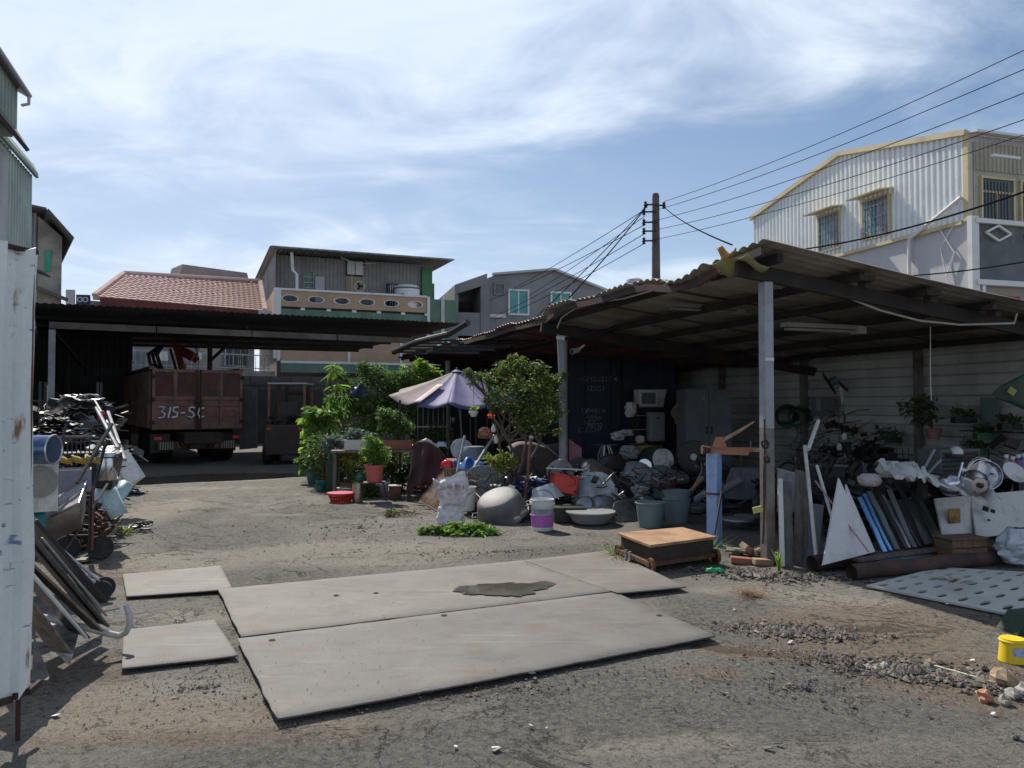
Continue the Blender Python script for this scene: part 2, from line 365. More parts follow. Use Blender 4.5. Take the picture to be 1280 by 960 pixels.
c = mixc(mrr(med, 0.42, 0.68), c, (0.19,0.171,0.144))
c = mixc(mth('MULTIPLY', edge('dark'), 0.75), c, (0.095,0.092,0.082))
c = mixc(mth('MULTIPLY', edge('brown'), 0.8), c, (0.19,0.135,0.09))
c = mixc(mth('MULTIPLY', edge('pale'), 0.55), c, (0.37,0.33,0.27))
c = mixc(mrr(fin, 0.44, 0.66, 0, 0.55), c, (0.3,0.28,0.245))       # worn aggregate showing
c = mixc(mrr(fin, 0.50, 0.30, 0, 0.7), c, (0.05,0.046,0.04))
c = mixc(mrr(agg, 0.56, 0.72, 0, 0.8), c, (0.3,0.285,0.255)); c = mixc(mrr(agg, 0.46, 0.34, 0, 0.75), c, (0.04,0.037,0.033))
sp = noi(75, 2, 0.5); c = mixc(mrr(sp, 0.70, 0.73), c, (0.42,0.4,0.37)); c = mixc(mrr(sp, 0.31, 0.28), c, (0.03,0.028,0.025))
def ridge(sc_, w, det, dist):      # hairline where a noise field crosses its middle value
    return mrr(mth('ABSOLUTE', mth('SUBTRACT', noi(sc_, det, 0.6, dist), 0.5), 0), w, 0.0)
ck = mth('MAXIMUM', mth('MULTIPLY', ridge(0.9, 0.006, 9, 0.8), mrr(big, 0.46, 0.54)), mth('MULTIPLY', ridge(4.2, 0.016, 8, 1.0), mth('MULTIPLY', mrr(med, 0.5, 0.62), 0.8)))
c = mixc(mth('MULTIPLY', ck, 0.8), c, (0.035,0.032,0.028))
pits = mrr(noi(38, 4, 0.7), 0.40, 0.33)
c = mixc(mth('MULTIPLY', pits, mrr(med, 0.4, 0.6, 0.2, 0.75)), c, (0.04,0.036,0.032))
wet = mrr(mth('ADD', attr('wet'), mth('MULTIPLY', mth('SUBTRACT', med, 0.5), 1.3)), 0.42, 0.85)
c = mixc(mth('MULTIPLY', wet, 0.7), c, (0.05,0.036,0.024))
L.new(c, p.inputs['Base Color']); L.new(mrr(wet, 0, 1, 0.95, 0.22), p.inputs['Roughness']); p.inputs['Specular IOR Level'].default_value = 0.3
h = mth('ADD', mth('MULTIPLY', fin, 0.9), mth('MULTIPLY', grit, 0.4)); h = mth('SUBTRACT', h, mth('MULTIPLY', ck, 1.0)); h = mth('SUBTRACT', h, mth('MULTIPLY', pits, 0.6))
h = mth('MULTIPLY', h, mrr(wet, 0, 1, 1, 0.1)); h = mth('ADD', h, mth('MULTIPLY', med, 0.8))
b = nd('Bump'); b.inputs['Strength'].default_value = 1.0; b.inputs['Distance'].default_value = 0.03; L.new(h, b.inputs['Height']); L.new(b.outputs[0], p.inputs['Normal'])
# loose stones
m_stone = mk('loose_stone', (0.17,0.145,0.115), (0.06,0.055,0.05), 9, 0.4, 0.6, 0.9, 0, 0.2, 60, 0.2, isl=0.75)
rs = random.Random(3); mb = MB()
def scatter(c, rx, ry, a, n, r0, r1):
    for _ in range(n):
        q = min(1.9, abs(rs.gauss(0, .62))); t = rs.random()*2*PI; x, y = q*rx*math.cos(t), q*ry*math.sin(t)
        r = rs.uniform(r0, r1)*(1.4-q*0.7)*(0.4+1.1*rs.random()**4)
        X = c[0]+x*math.cos(a)-y*math.sin(a); Y = c[1]+x*math.sin(a)+y*math.cos(a)
        if Y < 2.5: continue
        mb.rock((X, Y, r*0.35), r, rs, 0.6)
scatter(G(995,790), 0.62, 0.24, -0.25, 2600, 0.004, 0.022)
scatter(G(1130,838), 0.8, 0.26, -0.35, 3600, 0.003, 0.022)
scatter(G(1250,855), 0.5, 0.22, -0.2, 900, 0.005, 0.03)
scatter(G(985,722), 0.8, 0.25, -0.1, 1500, 0.004, 0.032)
scatter(G(880,712), 0.9, 0.2, -0.1, 1300, 0.003, 0.016)
scatter(G(1000,860), 1.2, 0.6, 0, 1200, 0.002, 0.010)
scatter(G(640,860), 3.4, 0.9, 0.3, 3200, 0.0015, 0.007)
scatter(G(250,860), 2.2, 1.0, 0.2, 1800, 0.0015, 0.008)
scatter(G(120,690), 1.0, 2.0, 0.2, 500, 0.004, 0.014)
scatter(G(450,660), 4, 3.0, 0.2, 700, 0.005, 0.013)
scatter(G(620,690), 3.0, 0.4, 0.2, 500, 0.004, 0.012)
scatter(G(790,700), 1.0, 0.25, 0.2, 220, 0.005, 0.014)
obj('gravel', mb, m_stone, kind='stuff', sm=False)
# ================================================================ steel road plates
def platemat(name, c1, c2, seed):
    m = mk(name, c1, c2, 1.4, 0.38, 0.66, 0.7, 0, 0.5, 150, 0.12, det=10); nt = m.node_tree; N = nt.nodes; L = nt.links; pb = N['Principled BSDF']; src = pb.inputs['Base Color'].links[0].from_socket
    tc = N.new('ShaderNodeTexCoord')
    for (sc_, lo, hi, colr, amt, st, det) in ((3.5,.50,.66,(0.11,0.075,0.05),.65,(1,1,1),9),(2.0,.52,.7,(0.05,0.045,0.042),.7,(1,2.5,1),8),(70,.60,.72,(0.06,0.055,0.05),.6,(1,1,1),3),(9,.60,.66,(0.24,0.22,0.2),.4,(.12,1.6,1),6),(1.1,.5,.75,(0.2,0.18,0.155),.6,(1,1,1),8),(240,.58,.7,(0.3,0.28,0.26),.5,(1,1,1),2)):
        mp = N.new('ShaderNodeMapping'); L.new(tc.outputs['Object'], mp.inputs[0]); mp.inputs['Scale'].default_value = st; mp.inputs['Location'].default_value = (seed, sc_, 0); mp.inputs['Rotation'].default_value = (0,0,R(28))
        n = N.new('ShaderNodeTexNoise'); n.inputs['Scale'].default_value = sc_; n.inputs['Detail'].default_value = det; n.inputs['Roughness'].default_value = .7; L.new(mp.outputs[0], n.inputs['Vector'])
        mr = N.new('ShaderNodeMapRange'); L.new(n.outputs[0], mr.inputs[0]); mr.inputs[1].default_value = lo; mr.inputs[2].default_value = hi; mr.inputs[4].default_value = amt
        mx = N.new('ShaderNodeMix'); mx.data_type = 'RGBA'; L.new(mr.outputs[0], mx.inputs['Factor']); L.new(src, mx.inputs['A']); mx.inputs['B'].default_value = (*colr,1); src = mx.outputs['Result']
    L.new(src, pb.inputs['Base Color']); return m
m_plate = platemat('dusty_steel_plate', (0.128,0.12,0.112), (0.09,0.085,0.081), 3)
m_plate2 = platemat('dusty_steel_plate_worn', (0.142,0.13,0.116), (0.098,0.088,0.078), 11)
m_hole = mk('dark_hole', (0.02,0.018,0.016), rough=0.95, bump=0)
def plate(pix, label, z=0.022, th=0.012, holes=(), m=m_plate, lift=0.006, seed=0, jag=0.0):
    pts = [G(a, b, z) for a, b in pix]; mb = MB(); rr = random.Random(seed)
    n = 14
    A, B, C, D = pts
    def f(u, v):
        q = (A*(1-u)+B*u)*(1-v)+(D*(1-u)+C*u)*v
        zz = noise.noise(Vector((q.x*0.8, q.y*0.8, seed)))*0.004+lift*(abs(u-.5)*2)**4*(0.5+0.5*math.sin(seed+u*3))
        j = Vector((0,0,0))
        if jag and (v in (0.0, 1.0) or u in (0.0, 1.0)): j = Vector((rr.uniform(-1,1), rr.uniform(-1,1), 0))*jag
        return q+Vector((0,0,zz))+j
    mb.grid(f, 26, 12)
    c = base(mb)
    o = obj('steel_plate', mb, m, loc=c, label=label, cat='steel plate', group='steel plates laid over the yard', ang=60)
    md = o.modifiers.new('solid', 'SOLIDIFY'); md.thickness = th; md.offset = 1
    md2 = o.modifiers.new('bevel', 'BEVEL'); md2.width = 0.003; md2.segments = 1; md2.limit_method = 'ANGLE'
    for hx, hy in holes:
        q = G(hx, hy, z+th+0.004); h = MB(); h.lathe([(0.022, 0), (0.022, 0.0012)], 12); h.v = [tuple(Vector(v)+q-c) for v in h.v]
        obj('lifting_hole', h, m_hole, o)
    return o
plate([(345,903),(895,797),(768,741),(296,801)], 'long steel plate nearest the camera with a dark lifting hole at each end', holes=[(327,846),(665,841),(555,769),(824,769),(340,800)], seed=2, jag=0.007)
plate([(301,798),(768,741),(655,702),(273,738)], 'long dusty steel plate with a puddle on it, behind the nearest one', holes=[(470,741),(420,744)], seed=5, z=0.026, m=m_plate2, jag=0.005)
plate([(772,743),(858,735),(762,689),(655,702)], 'short steel plate beside the rusty platform scale', z=0.034, seed=9, m=m_plate2)
plate([(152,838),(298,822),(268,777),(154,789)], 'small steel plate at the left with the bent pipe resting over its corner', seed=11, m=m_plate, z=0.018)
plate([(158,747),(291,738),(276,709),(153,719)], 'small steel plate farther back, left of the long plates', seed=12, m=m_plate2, z=0.018)
# puddle on the second plate
m_water = mk('dirty_water', (0.07,0.066,0.056), (0.12,0.115,0.105), 2.5, .45, .7, rough=0.05, bump=0.02, bsc=8, var=0.1)
pud = [(560,737),(572,732),(600,729),(645,727),(668,728),(684,725),(698,726),(699,731),(692,735),(676,738),(668,743),(652,746),(620,745),(590,744),(568,742)]
def ragged(k, z, amp):
    pc = (625, 736); out = []; n = len(pud)
    for i in range(n):
        a, b_ = pud[i], pud[(i+1)%n]
        for t in range(6): 
            x, y = a[0]+(b_[0]-a[0])*t/6, a[1]+(b_[1]-a[1])*t/6; k_ = .86; d = k_+amp*noise.noise(Vector((x*.11, y*.35, k)))*1.6
            out.append(G(pc[0]+(x-pc[0])*k*d, pc[1]+(y-pc[1])*k*d, z))
    return MB().add(out, [tuple(range(len(out)))])
obj('damp_margin', ragged(1.05, 0.0462, .10), mk('damp_plate', (0.09,0.082,0.072), (0.07,0.064,0.056), 6, rough=.35, bump=.2), kind='structure', sm=False)
obj('puddle', ragged(1.0, 0.0478, .12), m_water, kind='structure', sm=False)
mb = MB(); rs2 = random.Random(12)
for _ in range(420):
    px = rs2.uniform(310,860); py = rs2.uniform(705,890); q = G(px,py,.05)
    ok = any((lambda P4: all((P4[(i+1)%4][0]-P4[i][0])*(py-P4[i][1])-(P4[(i+1)%4][1]-P4[i][1])*(px-P4[i][0]) < -900 for i in range(4)))(P4) for P4 in ([(345,903),(895,797),(768,741),(296,801)],[(301,798),(768,741),(655,702),(273,738)]))
    if ok: mb.rock((q.x,q.y,.044), rs2.uniform(.001,.005), rs2, .6)
obj('grit_on_plates', mb, m_stone, kind='stuff', sm=False)
# white rubber mat with rows of round holes
m_mat = mk('pale_mat', (0.5,0.5,0.45), (0.36,0.34,0.29), 2, 0.45, 0.75, 0.8, 0, 0.1, 50, 0.08)
A, B, C, D = G(1083,735), G(1265,772), G(1345,722), G(1175,712)
mat_t = T('perforated_panel', 'pale flat panel with rows of round holes lying in front of the rusty pipes', 'panel', A)
mb = MB(); nu, nv = 7, 5
for j in range(nv):
    for i in range(nu):
        def uv(u, v): return (A*(1-u)+B*u)*(1-v)+(D*(1-u)+C*u)*v
        b0 = len(mb.v); k = 16; rr_ = 0.3
        sh = 0.5 if j % 2 else 0
        for z in (0.026, 0.008):
            for a in range(k):
                th = 2*PI*a/k+PI/4; cx_, cy_ = math.cos(th), math.sin(th); m_ = max(abs(cx_), abs(cy_))
                q = uv((i+.5+.5*cx_/m_)/nu, (j+.5+.5*cy_/m_)/nv); mb.v.append((q.x, q.y, z))
            for a in range(k):
                th = 2*PI*a/k+PI/4; q = uv((i+.5+0.19*math.cos(th))/nu, (j+.5+0.26*math.sin(th))/nv); mb.v.append((q.x, q.y, z))
        for a in range(k):
            a2 = (a+1) % k
            mb.f.append((b0+a, b0+a2, b0+k+a2, b0+k+a)); mb.f.append((b0+k+a, b0+k+a2, b0+3*k+a2, b0+3*k+a)); mb.f.append((b0+2*k+a2, b0+2*k+a, b0+a, b0+a2))
obj('sheet', mb, m_mat, mat_t, W=True, sm=False)
obj('hole_shade_sheet', MB().add([q.lerp((A+B+C+D)/4,.03)+Vector((0,0,.011)) for q in (A,B,C,D)],[(0,1,2,3)]), m_hole, mat_t, W=True, sm=False)  # added dark sheet, stands in for the shade seen through the holes
# ================================================================ buildings
m_clad = mk('pale_cladding', (0.76,0.79,0.78), (0.66,0.68,0.67), 1.5, 0.45, 0.7, 0.45, 0.1, 0.05, 20, 0.06)
m_plaster = mk('grey_plaster', (0.5,0.5,0.52), (0.42,0.42,0.44), 0.8, 0.4, 0.65, 0.9, 0, 0.1, 20, 0.08)
m_trim = mk('cream_trim', (0.60,0.50,0.30), (0.45,0.36,0.2), 2, 0.5, 0.7, 0.6, 0, 0.05, 20, 0.1)
m_wht = mk('white_trim', (0.68,0.68,0.67), (0.45,0.44,0.42), 1.5, 0.55, 0.75, 0.6, 0, 0.05, 20, 0.08)
m_greyp = mk('slate_parapet', (0.15,0.17,0.175), (0.11,0.12,0.125), 1, 0.4, 0.6, 0.8, 0, 0.05, 20, 0.1)
m_tealg = mk('teal_window', (0.03,0.22,0.22), (0.08,0.32,0.32), 0.8, 0.4, 0.6, 0.12, 0, 0, 10, 0.2)
m_beige = mk('beige_cladding', (0.42,0.39,0.3), (0.33,0.3,0.24), 1.5, 0.4, 0.65, 0.6, 0, 0.05, 20, 0.1)
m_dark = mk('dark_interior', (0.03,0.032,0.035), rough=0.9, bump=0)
def quadpoly(fr, pts, y0, y1):   # polygon in facade coordinates (s,z), extruded y0..y1 (local y = behind the facade)
    return MB().prism(pts, y0, y1)
def fbox(mb, s0, s1, z0, z1, y0, y1): return mb.box(((s0+s1)/2, (y0+y1)/2, (z0+z1)/2), (abs(s1-s0), abs(y1-y0), abs(z1-z0)))
def window(parent, s0, s1, z0, z1, y=-0.02, mframe=m_trim, mglass=m_tealg, bars=0, rails=0, mull=1, awn=False, fw=0.06, mbar=None, depth=0.1):
    mb = MB()
    for a in ((s0-fw, s0, z0-fw, z1+fw), (s1, s1+fw, z0-fw, z1+fw), (s0, s1, z1, z1+fw), (s0, s1, z0-fw, z0)): fbox(mb, *a, y-depth, y)
    for k in range(mull): q = s0+(s1-s0)*(k+1)/(mull+1); fbox(mb, q-fw*.3, q+fw*.3, z0, z1, y-depth*.55, y-depth*.15)
    f = obj('window', mb, mframe, parent)
    for k in range(mull+1):
        a = s0+(s1-s0)*k/(mull+1); b = s0+(s1-s0)*(k+1)/(mull+1)
        obj('pane', fbox(MB(), a+fw*.3, b-fw*.3, z0+.002, z1-.002, y-depth*.4, y-depth*.3), mglass, f)
    if bars or rails:
        mb = MB()
        for k in range(bars): q = s0+(s1-s0)*(k+1)/(bars+1); fbox(mb, q-.012, q+.012, z0, z1, y-depth-.03, y-depth-.01)
        for k in range(rails): q = z0+(z1-z0)*(k+1)/(rails+1); fbox(mb, s0, s1, q-.01, q+.01, y-depth-.025, y-depth-.005)
        obj('window_grille', mb, mbar or m_wht, f)
    if awn:
        mb = MB(); mb.slab([(s0-.2,y,z1+.22),(s1+.2,y,z1+.22),(s1+.2,y-.45,z1+.1),(s0-.2,y-.45,z1+.1)], 0.03)
        obj('awning', mb, mframe, f)
    return f
def bdoor(parent, s0, s1, z0, z1, y, mat, leafs=1):
    mb = MB()
    for k in range(leafs):
        a = s0+(s1-s0)*k/leafs; b = s0+(s1-s0)*(k+1)/leafs; fbox(mb, a+.01, b-.01, z0, z1, y-.05, y)
        fbox(mb, a+.12, b-.12, z0+.15, z0+(z1-z0)*.45, y-.075, y-.05); fbox(mb, a+.12, b-.12, z0+(z1-z0)*.55, z1-.15, y-.075, y-.05)
    return obj('door', mb, mat, parent)
# ---- white gabled house on the right; local x runs away from the camera along the gable wall, local -y... faces left
GA = math.atan2(0.958, -0.285); gf_ = Face(12.0, 20.0, GA)
gh = T('gabled_house', 'white house at the right with a ribbed metal gable, cream edges and two barred windows', 'house', gf_.o, GA)
# facing left means local +y; build with mirrored helper: put things on y>0 side
LG = 9.56; eave = 8.68; apex = 9.62; zc = 6.45
mb = MB(); mb.prism([(0,0),(LG,0),(LG,eave),(LG/2,apex),(0,eave)], -6.0, -0.001); obj('wall', mb, m_plaster, gh, sm=False)
def gablez(s): return eave+(apex-eave)*(1-abs(s-LG/2)/(LG/2))
mb = MB(); k = 0; s = 0.0; per = 0.2
while s < LG:
    for (a, b_, h0, h1) in ((0, .45, .02, .02), (.45, .55, .02, .07), (.55, .9, .07, .07), (.9, 1, .07, .02)):
        x0, x1 = min(LG, s+a*per), min(LG, s+b_*per)
        if x1-x0 < 1e-4: continue
        q = len(mb.v); mb.v += [(x0, h0, zc), (x1, h1, zc), (x1, h1, gablez(x1)), (x0, h0, gablez(x0))]; mb.f.append((q+1, q, q+3, q+2))
    s += per
obj('metal_cladding', mb, m_clad, gh, sm=False)
mb = MB(); mb.bar((0,.1,eave+.05),(LG/2,.1,apex+.05),.12,.15); mb.bar((LG/2,.1,apex+.05),(LG+.15,.1,eave+.02),.12,.15); obj('verge_trim', mb, m_trim, gh)
mb = MB(); fbox(mb, -.03, .13, zc-.05, eave, .0, .08); obj('corner_trim', mb, m_trim, gh)
mb = MB(); fbox(mb, .2, LG, zc-.1, zc, .0, .085); obj('cladding_foot_trim', mb, m_trim, gh)
for (a, b_, c_, d_) in ((1025,1056,272,309), (1081,1118,252,293)):
    s1, s0 = gf_.s_(a+3), gf_.s_(b_-2); zm = gf_.z_((a+b_)/2, (c_+d_)/2); hh = .56
    mbw = MB()
    y = 0.07
    for q in ((s0-.05, s0, zm-hh-.05, zm+hh+.05), (s1, s1+.05, zm-hh-.05, zm+hh+.05), (s0, s1, zm+hh, zm+hh+.05), (s0, s1, zm-hh-.05, zm-hh)): fbox(mbw, *q, y-.05, y+.04)
    f = obj('window', mbw, m_trim, gh)
    sm_ = (s0+s1)/2
    obj('pane', fbox(MB(), s0+.01, sm_-.01, zm-hh+.002, zm+hh-.002, y-.02, y+.0), mk('curtained_glass', (0.16,0.17,0.22), (0.25,0.26,0.3), 2, rough=0.1, bump=0), f)
    obj('pane', fbox(MB(), sm_+.01, s1-.01, zm-hh+.002, zm+hh-.002, y-.02, y+.0), m_tealg, f)
    g_ = MB()
    for k in range(7): q = s0+(s1-s0)*(k+.5)/7; fbox(g_, q-.013, q+.013, zm-hh, zm+hh, y+.05, y+.065)
    for k in range(3): q = zm-hh+2*hh*(k+.5)/3; fbox(g_, s0, s1, q-.013, q+.013, y+.04, y+.05)
    obj('window_grille', g_, m_galv, f)
    obj('awning', MB().slab([(s1+.2,.07,zm+hh+.2),(s0-.2,.07,zm+hh+.2),(s0-.2,.55,zm+hh+.12),(s1+.2,.55,zm+hh+.12)], .04), m_trim, f)
mb = MB(); mb.tube([(0.15,.12,zc+.6),(1.9,.14,zc-.15),(1.95,.1,zc-.4),(1.95,.1,2)], .05, 8); obj('downpipe', mb, m_wht, gh)
mb = MB(); mb.tube([(.9,.05,zc-.1),(.45,.06,zc-.8),(.7,.06,zc-1.4)], .02, 6); mb.tube([(.5,.05,zc-.1),(.9,.06,zc-.6),(.6,.06,zc-1.9)], .015, 6); obj('loose_pipes', mb, m_wht, gh)
# balcony front (faces the camera side): local -x direction is outwards; runs along -y
def ff(mb, y0, y1, z0, z1, x0, x1): return mb.box(((x0+x1)/2, -(y0+y1)/2, (z0+z1)/2), (abs(x1-x0), abs(y1-y0), abs(z1-z0)))
obj('balcony_front', ff(MB(), 0, 6, 4.85, 5.85, -.12, -.001), m_greyp, gh)
mb = MB()
ff(mb, 0.0, 6, 4.7, 4.84, -.2, -.002); ff(mb, 0, 6, 6.32, 6.44, -.2, -.06); ff(mb, -.12, .12, 2.2, 6.5, -.16, -.013); ff(mb, .2, .3, 2, 4.69, -.17, -.02); obj('white_bands', mb, m_wht, gh)
mb = MB(); ff(mb, .12, 6, 5.86, 6.31, -.08, -.03)
mb2 = MB()
for k in range(4):
    c0 = .75+k*1.35; w_ = .42; h_ = .2
    for (p0, p1) in (((c0-w_,0),(c0,h_)),((c0,h_),(c0+w_,0)),((c0+w_,0),(c0,-h_)),((c0,-h_),(c0-w_,0))):
        mb2.bar((-.17,-p0[0],6.08+p0[1]),(-.17,-p1[0],6.08+p1[1]),.05,.06,up=(1,0,0))
obj('parapet_infill', mb, mk('dark_grey_infill', (0.12,0.13,0.13), (0.2,0.2,0.2), 4, rough=0.9), gh); obj('diamond_openings', mb2, m_wht, gh)  # infill in a mottled dark grey
obj('upper_gallery_wall', ff(MB(), .12, 6, 6.44, 8.3, -.02, -.004), m_beige, gh)
mb = MB(); mb.corr((-.03,-.12,7.75),(0,-5.9,0),(0,0,.75),.14,.03,trap=True,nrm=(-1,0,0)); obj('beige_cladding', mb, m_beige, gh, sm=False)
for k in range(4):
    y0 = .3+k*1.35; f = MB()
    for q in ((y0,y0+.06,6.46,7.6),(y0+1.1,y0+1.16,6.46,7.6),(y0+.06,y0+1.1,7.54,7.6),(y0+.06,y0+1.1,7.16,7.22),(y0+.52,y0+.58,6.46,7.16)): ff(f, *q, -.09, -.025)
    f = obj('gallery_window', f, m_trim, gh); obj('pane', ff(MB(), y0+.062, y0+1.098, 6.46, 7.535, -.045, -.03), m_glass, f)
    g_ = MB(); [ff(g_, y0+.1+j*.11, y0+.115+j*.11, 6.46, 7.5, -.12, -.1) for j in range(9)]; obj('window_grille', g_, m_greyp, f)
obj('front_roof', MB().slab([(.1,.05,8.72),(-.3,.05,8.66),(-.3,-6.2,8.66),(.1,-6.2,8.72)], .06), m_wht, gh)
obj('ceiling_light', MB().box((-.6,-.55,7.95),(.08,.9,.07)), m_wht, gh)
obj('ground_gallery_wall', ff(MB(), .3, 6, 2, 4.69, -.02, -.003), mk('pink_plaster', (0.4,0.33,0.29), (0.3,0.26,0.24), 1, rough=.9), gh)
obj('red_banner', ff(MB(), .55, 1.55, 4.2, 4.45, -.1, -.06), mk('red_banner', (0.35,0.03,0.03), rough=.8, bump=0), gh)
for k in range(4):
    y0 = .42+k*1.2; f = MB()
    for q in ((y0,y0+.05,2.9,4.05),(y0+1.0,y0+1.05,2.9,4.05),(y0+.05,y0+1.0,4.0,4.05),(y0+.5,y0+.54,2.9,4.0)): ff(f, *q, -.1, -.03)
    f = obj('teal_window', f, m_wht, gh); obj('pane', ff(MB(), y0+.052, y0+.998, 2.9, 3.995, -.06, -.04), m_tealg, f)
    g_ = MB(); [ff(g_, y0, y0+1, 2.95+j*.16, 2.97+j*.16, -.13, -.11) for j in range(7)]; obj('window_grille', g_, m_wht, f)
# ---- house with the balcony, middle left
H = Face(-11.2, 36.4, R(22)); hh = T('balcony_house', 'grey tin-walled upper storey over a peach balcony with oval holes and a green band', 'house', H.o, H.a)
m_tin = mk('grey_tin', (0.27,0.27,0.265), (0.2,0.195,0.19), 1.2, 0.4, 0.65, 0.6, 0.2, 0.05, 20, 0.1)
m_peach = mk('peach_plaster', (0.46,0.32,0.21), (0.34,0.24,0.17), 1, 0.45, 0.7, 0.9, 0, 0.05, 20, 0.08)
m_greenb = mk('green_render', (0.15,0.24,0.17), (0.1,0.17,0.125), 1, 0.4, 0.6, 0.9, 0, 0.05, 20, 0.1)
W_ = H.s_(555)
z0 = H.z_(355,363); z1 = H.z_(355,383); z2 = H.z_(355,396); zr = H.z_(348,310)
obj('wall', MB().box((W_/2, 7.5, 4.0),(W_-.3, 12.4, 8.0)), mk('brown_render', (0.2,0.17,0.14), (0.14,0.12,0.1), 1, rough=.9), hh)
mb = MB(); mb.corr((0,1.25,z1-.4),(W_-.35,0,0),(0,0,zr-z1+.3),.2,.03,trap=True,nrm=(0,-1,0)); obj('tin_front_wall', mb, m_tin, hh, sm=False)
mb = MB(); mb.corr((0,13.7,z1-1),(0,-13.2,0),(0,0,zr-z1+.9),.2,.03,trap=True,nrm=(-1,0,0)); obj('tin_side_wall', mb, m_tin, hh, sm=False)
mb = MB(); mb.corr((-.35,-.35,zr),(W_+.8,0,0),(0,14.3,.15),.2,.03,trap=True); obj('roof', mb, m_tin, hh, sm=False, solid=.01)
mb = MB(); mb.tube([(-.3,-.37,zr-.02),(W_+.4,-.37,zr-.02)],.05,6); obj('gutter', mb, m_galv, hh)
sP = H.s_(533)
# peach parapet with real oval holes: bands above/below and piers between
mb = MB(); nh = 6; pw = sP/nh; zm = (z0+z1)/2; hz_ = (z0-z1)/2
for i in range(nh):
    c0 = (i+.42)*pw; k = 16; b0 = len(mb.v)
    for y in (-.06, .06):
        for a in range(k):
            th = 2*PI*a/k+PI/4; cx_, cy_ = math.cos(th), math.sin(th); q = max(abs(cx_), abs(cy_))
            mb.v.append(((i+.5)*pw+pw/2*cx_/q, y, zm+hz_*cy_/q))
        for a in range(k):
            th = 2*PI*a/k+PI/4; mb.v.append(((i+.5)*pw+pw*.28*math.cos(th), y, zm+hz_*.38*math.sin(th)))
    for a in range(k):
        a2 = (a+1) % k; mb.f += [(b0+a, b0+a2, b0+k+a2, b0+k+a), (b0+k+a, b0+k+a2, b0+3*k+a2, b0+3*k+a), (b0+2*k+a2, b0+2*k+a, b0+3*k+a, b0+3*k+a2)]
par = obj('parapet', mb, m_peach, hh, sm=False)
for i in range(nh):
    mb = MB(); b0 = 0; k = 16; vs = []
    for (r_, y) in ((.28,-.065),(.33,-.065),(.33,-.085),(.28,-.085)):
        for a in range(k): th = 2*PI*a/k; vs.append(((i+.5)*pw+pw*r_*math.cos(th), y, zm+hz_*(r_/.28*.40)*math.sin(th)))
    fs = [(j*k+a, j*k+(a+1)%k, ((j+1)%4)*k+(a+1)%k, ((j+1)%4)*k+a) for j in range(4) for a in range(k)]
    mb.add(vs, fs); obj('oval_surround', mb, m_wht, par)
obj('parapet_cap', fbox(MB(), -.1, sP, z0, z0+.1, -.12, .12), m_wht, hh)
obj('green_band', fbox(MB(), 0, sP, z2, z1-.12, -.1, .9), m_greenb, hh)
obj('painted_shadow_gap', fbox(MB(), 0, sP, z1-.118, z1-.002, 0, .8), m_dark, hh)  # dark strip paints the shade in the gap under the parapet
mb = MB()
for i in range(nh): fbox(mb, (i+.9)*pw, (i+.9)*pw+.2, z1-.16, z1-.04, -.13, -.02)
obj('green_bracket', mb, m_wht, hh)
for q in ((-.14,.2,z0,-.16,-.101),(sP,sP+.14,z0+.05,-.14,.1),(sP+.75,sP+.88,z0+.05,-.14,.1),(W_-.15,W_-.03,z0+.1,-.14,.1)): obj('white_post', fbox(MB(), q[0], q[1], z2-2, *q[2:]), m_wht, hh)
obj('side_panel', fbox(MB(), sP+.141, sP+1.6, z2-2, z0-.05, -.05, .05), m_greenb, hh)
obj('side_parapet', MB().box((-.06, 6.5, (z0+z2)/2),(.12, 12.7, z0-z2)), m_peach, hh)
mb = MB(); fbox(mb, W_-.9, W_-.35, z0, zr-.3, 1.0, 1.2); obj('green_screen', mb, mk('green_sheet', (0.05,0.17,0.06), rough=.5), hh)
window(hh, H.s_(383), H.s_(394), z0-.2, z0+1.15, 1.2, m_tin, mk('green_glass', (0.03,0.12,0.08), rough=.2), rails=4)
window(hh, H.s_(438), H.s_(459), z0+1.15, z0+1.85, 1.2, m_dark, mk('bright_glass', (0.5,0.52,0.53), rough=.2), rails=0)
obj('door', fbox(MB(), H.s_(437), H.s_(458), z0-.9, z0+1.05, 1.15, 1.2), mk('tan_door', (0.3,0.25,0.16), rough=.7), hh)
window(hh, H.s_(491), H.s_(502), z0-.5, z0+.75, 1.2, m_dark, m_glass, bars=3)
obj('wall_stripes', fbox(MB(), H.s_(397), H.s_(409), z0-.6, z0+.95, 1.12, 1.2), m_plaster, hh)
mb = MB(); mb.tube([(.7,.1,zr-.15),(.75,.1,zr-1.0),(.95,.1,zr-1.2),(.95,.1,z0+.1)],.07,8); obj('downpipe', mb, m_wht, hh)
mb = MB(); mb.tube([(H.s_(440),.2,z0),(H.s_(440),.2,zr-.5)],.025,5); mb.tube([(H.s_(455),.2,z0),(H.s_(455),.2,zr-.55)],.025,5); mb.bar((H.s_(425),.0,zr-.25),(H.s_(457),.25,zr-.6),.03,.03); mb.bar((H.s_(446),.2,zr-.45),(H.s_(470),.2,zr-.4),.03,.03); obj('drying_rack', mb, m_beige, hh)
tk = T('water_tank', 'white round water tank standing on the balcony at its right end', 'water tank', H.o+H.d*H.s_(512)+Vector((-math.sin(H.a)*.6, math.cos(H.a)*.6, z0-.55)))
mb = MB(); mb.lathe([(.02,0),(.62,0),(.65,.1),(.65,1.05),(.55,1.2),(.2,1.27),(.02,1.28)],24); obj('shell', mb, m_wht, tk)
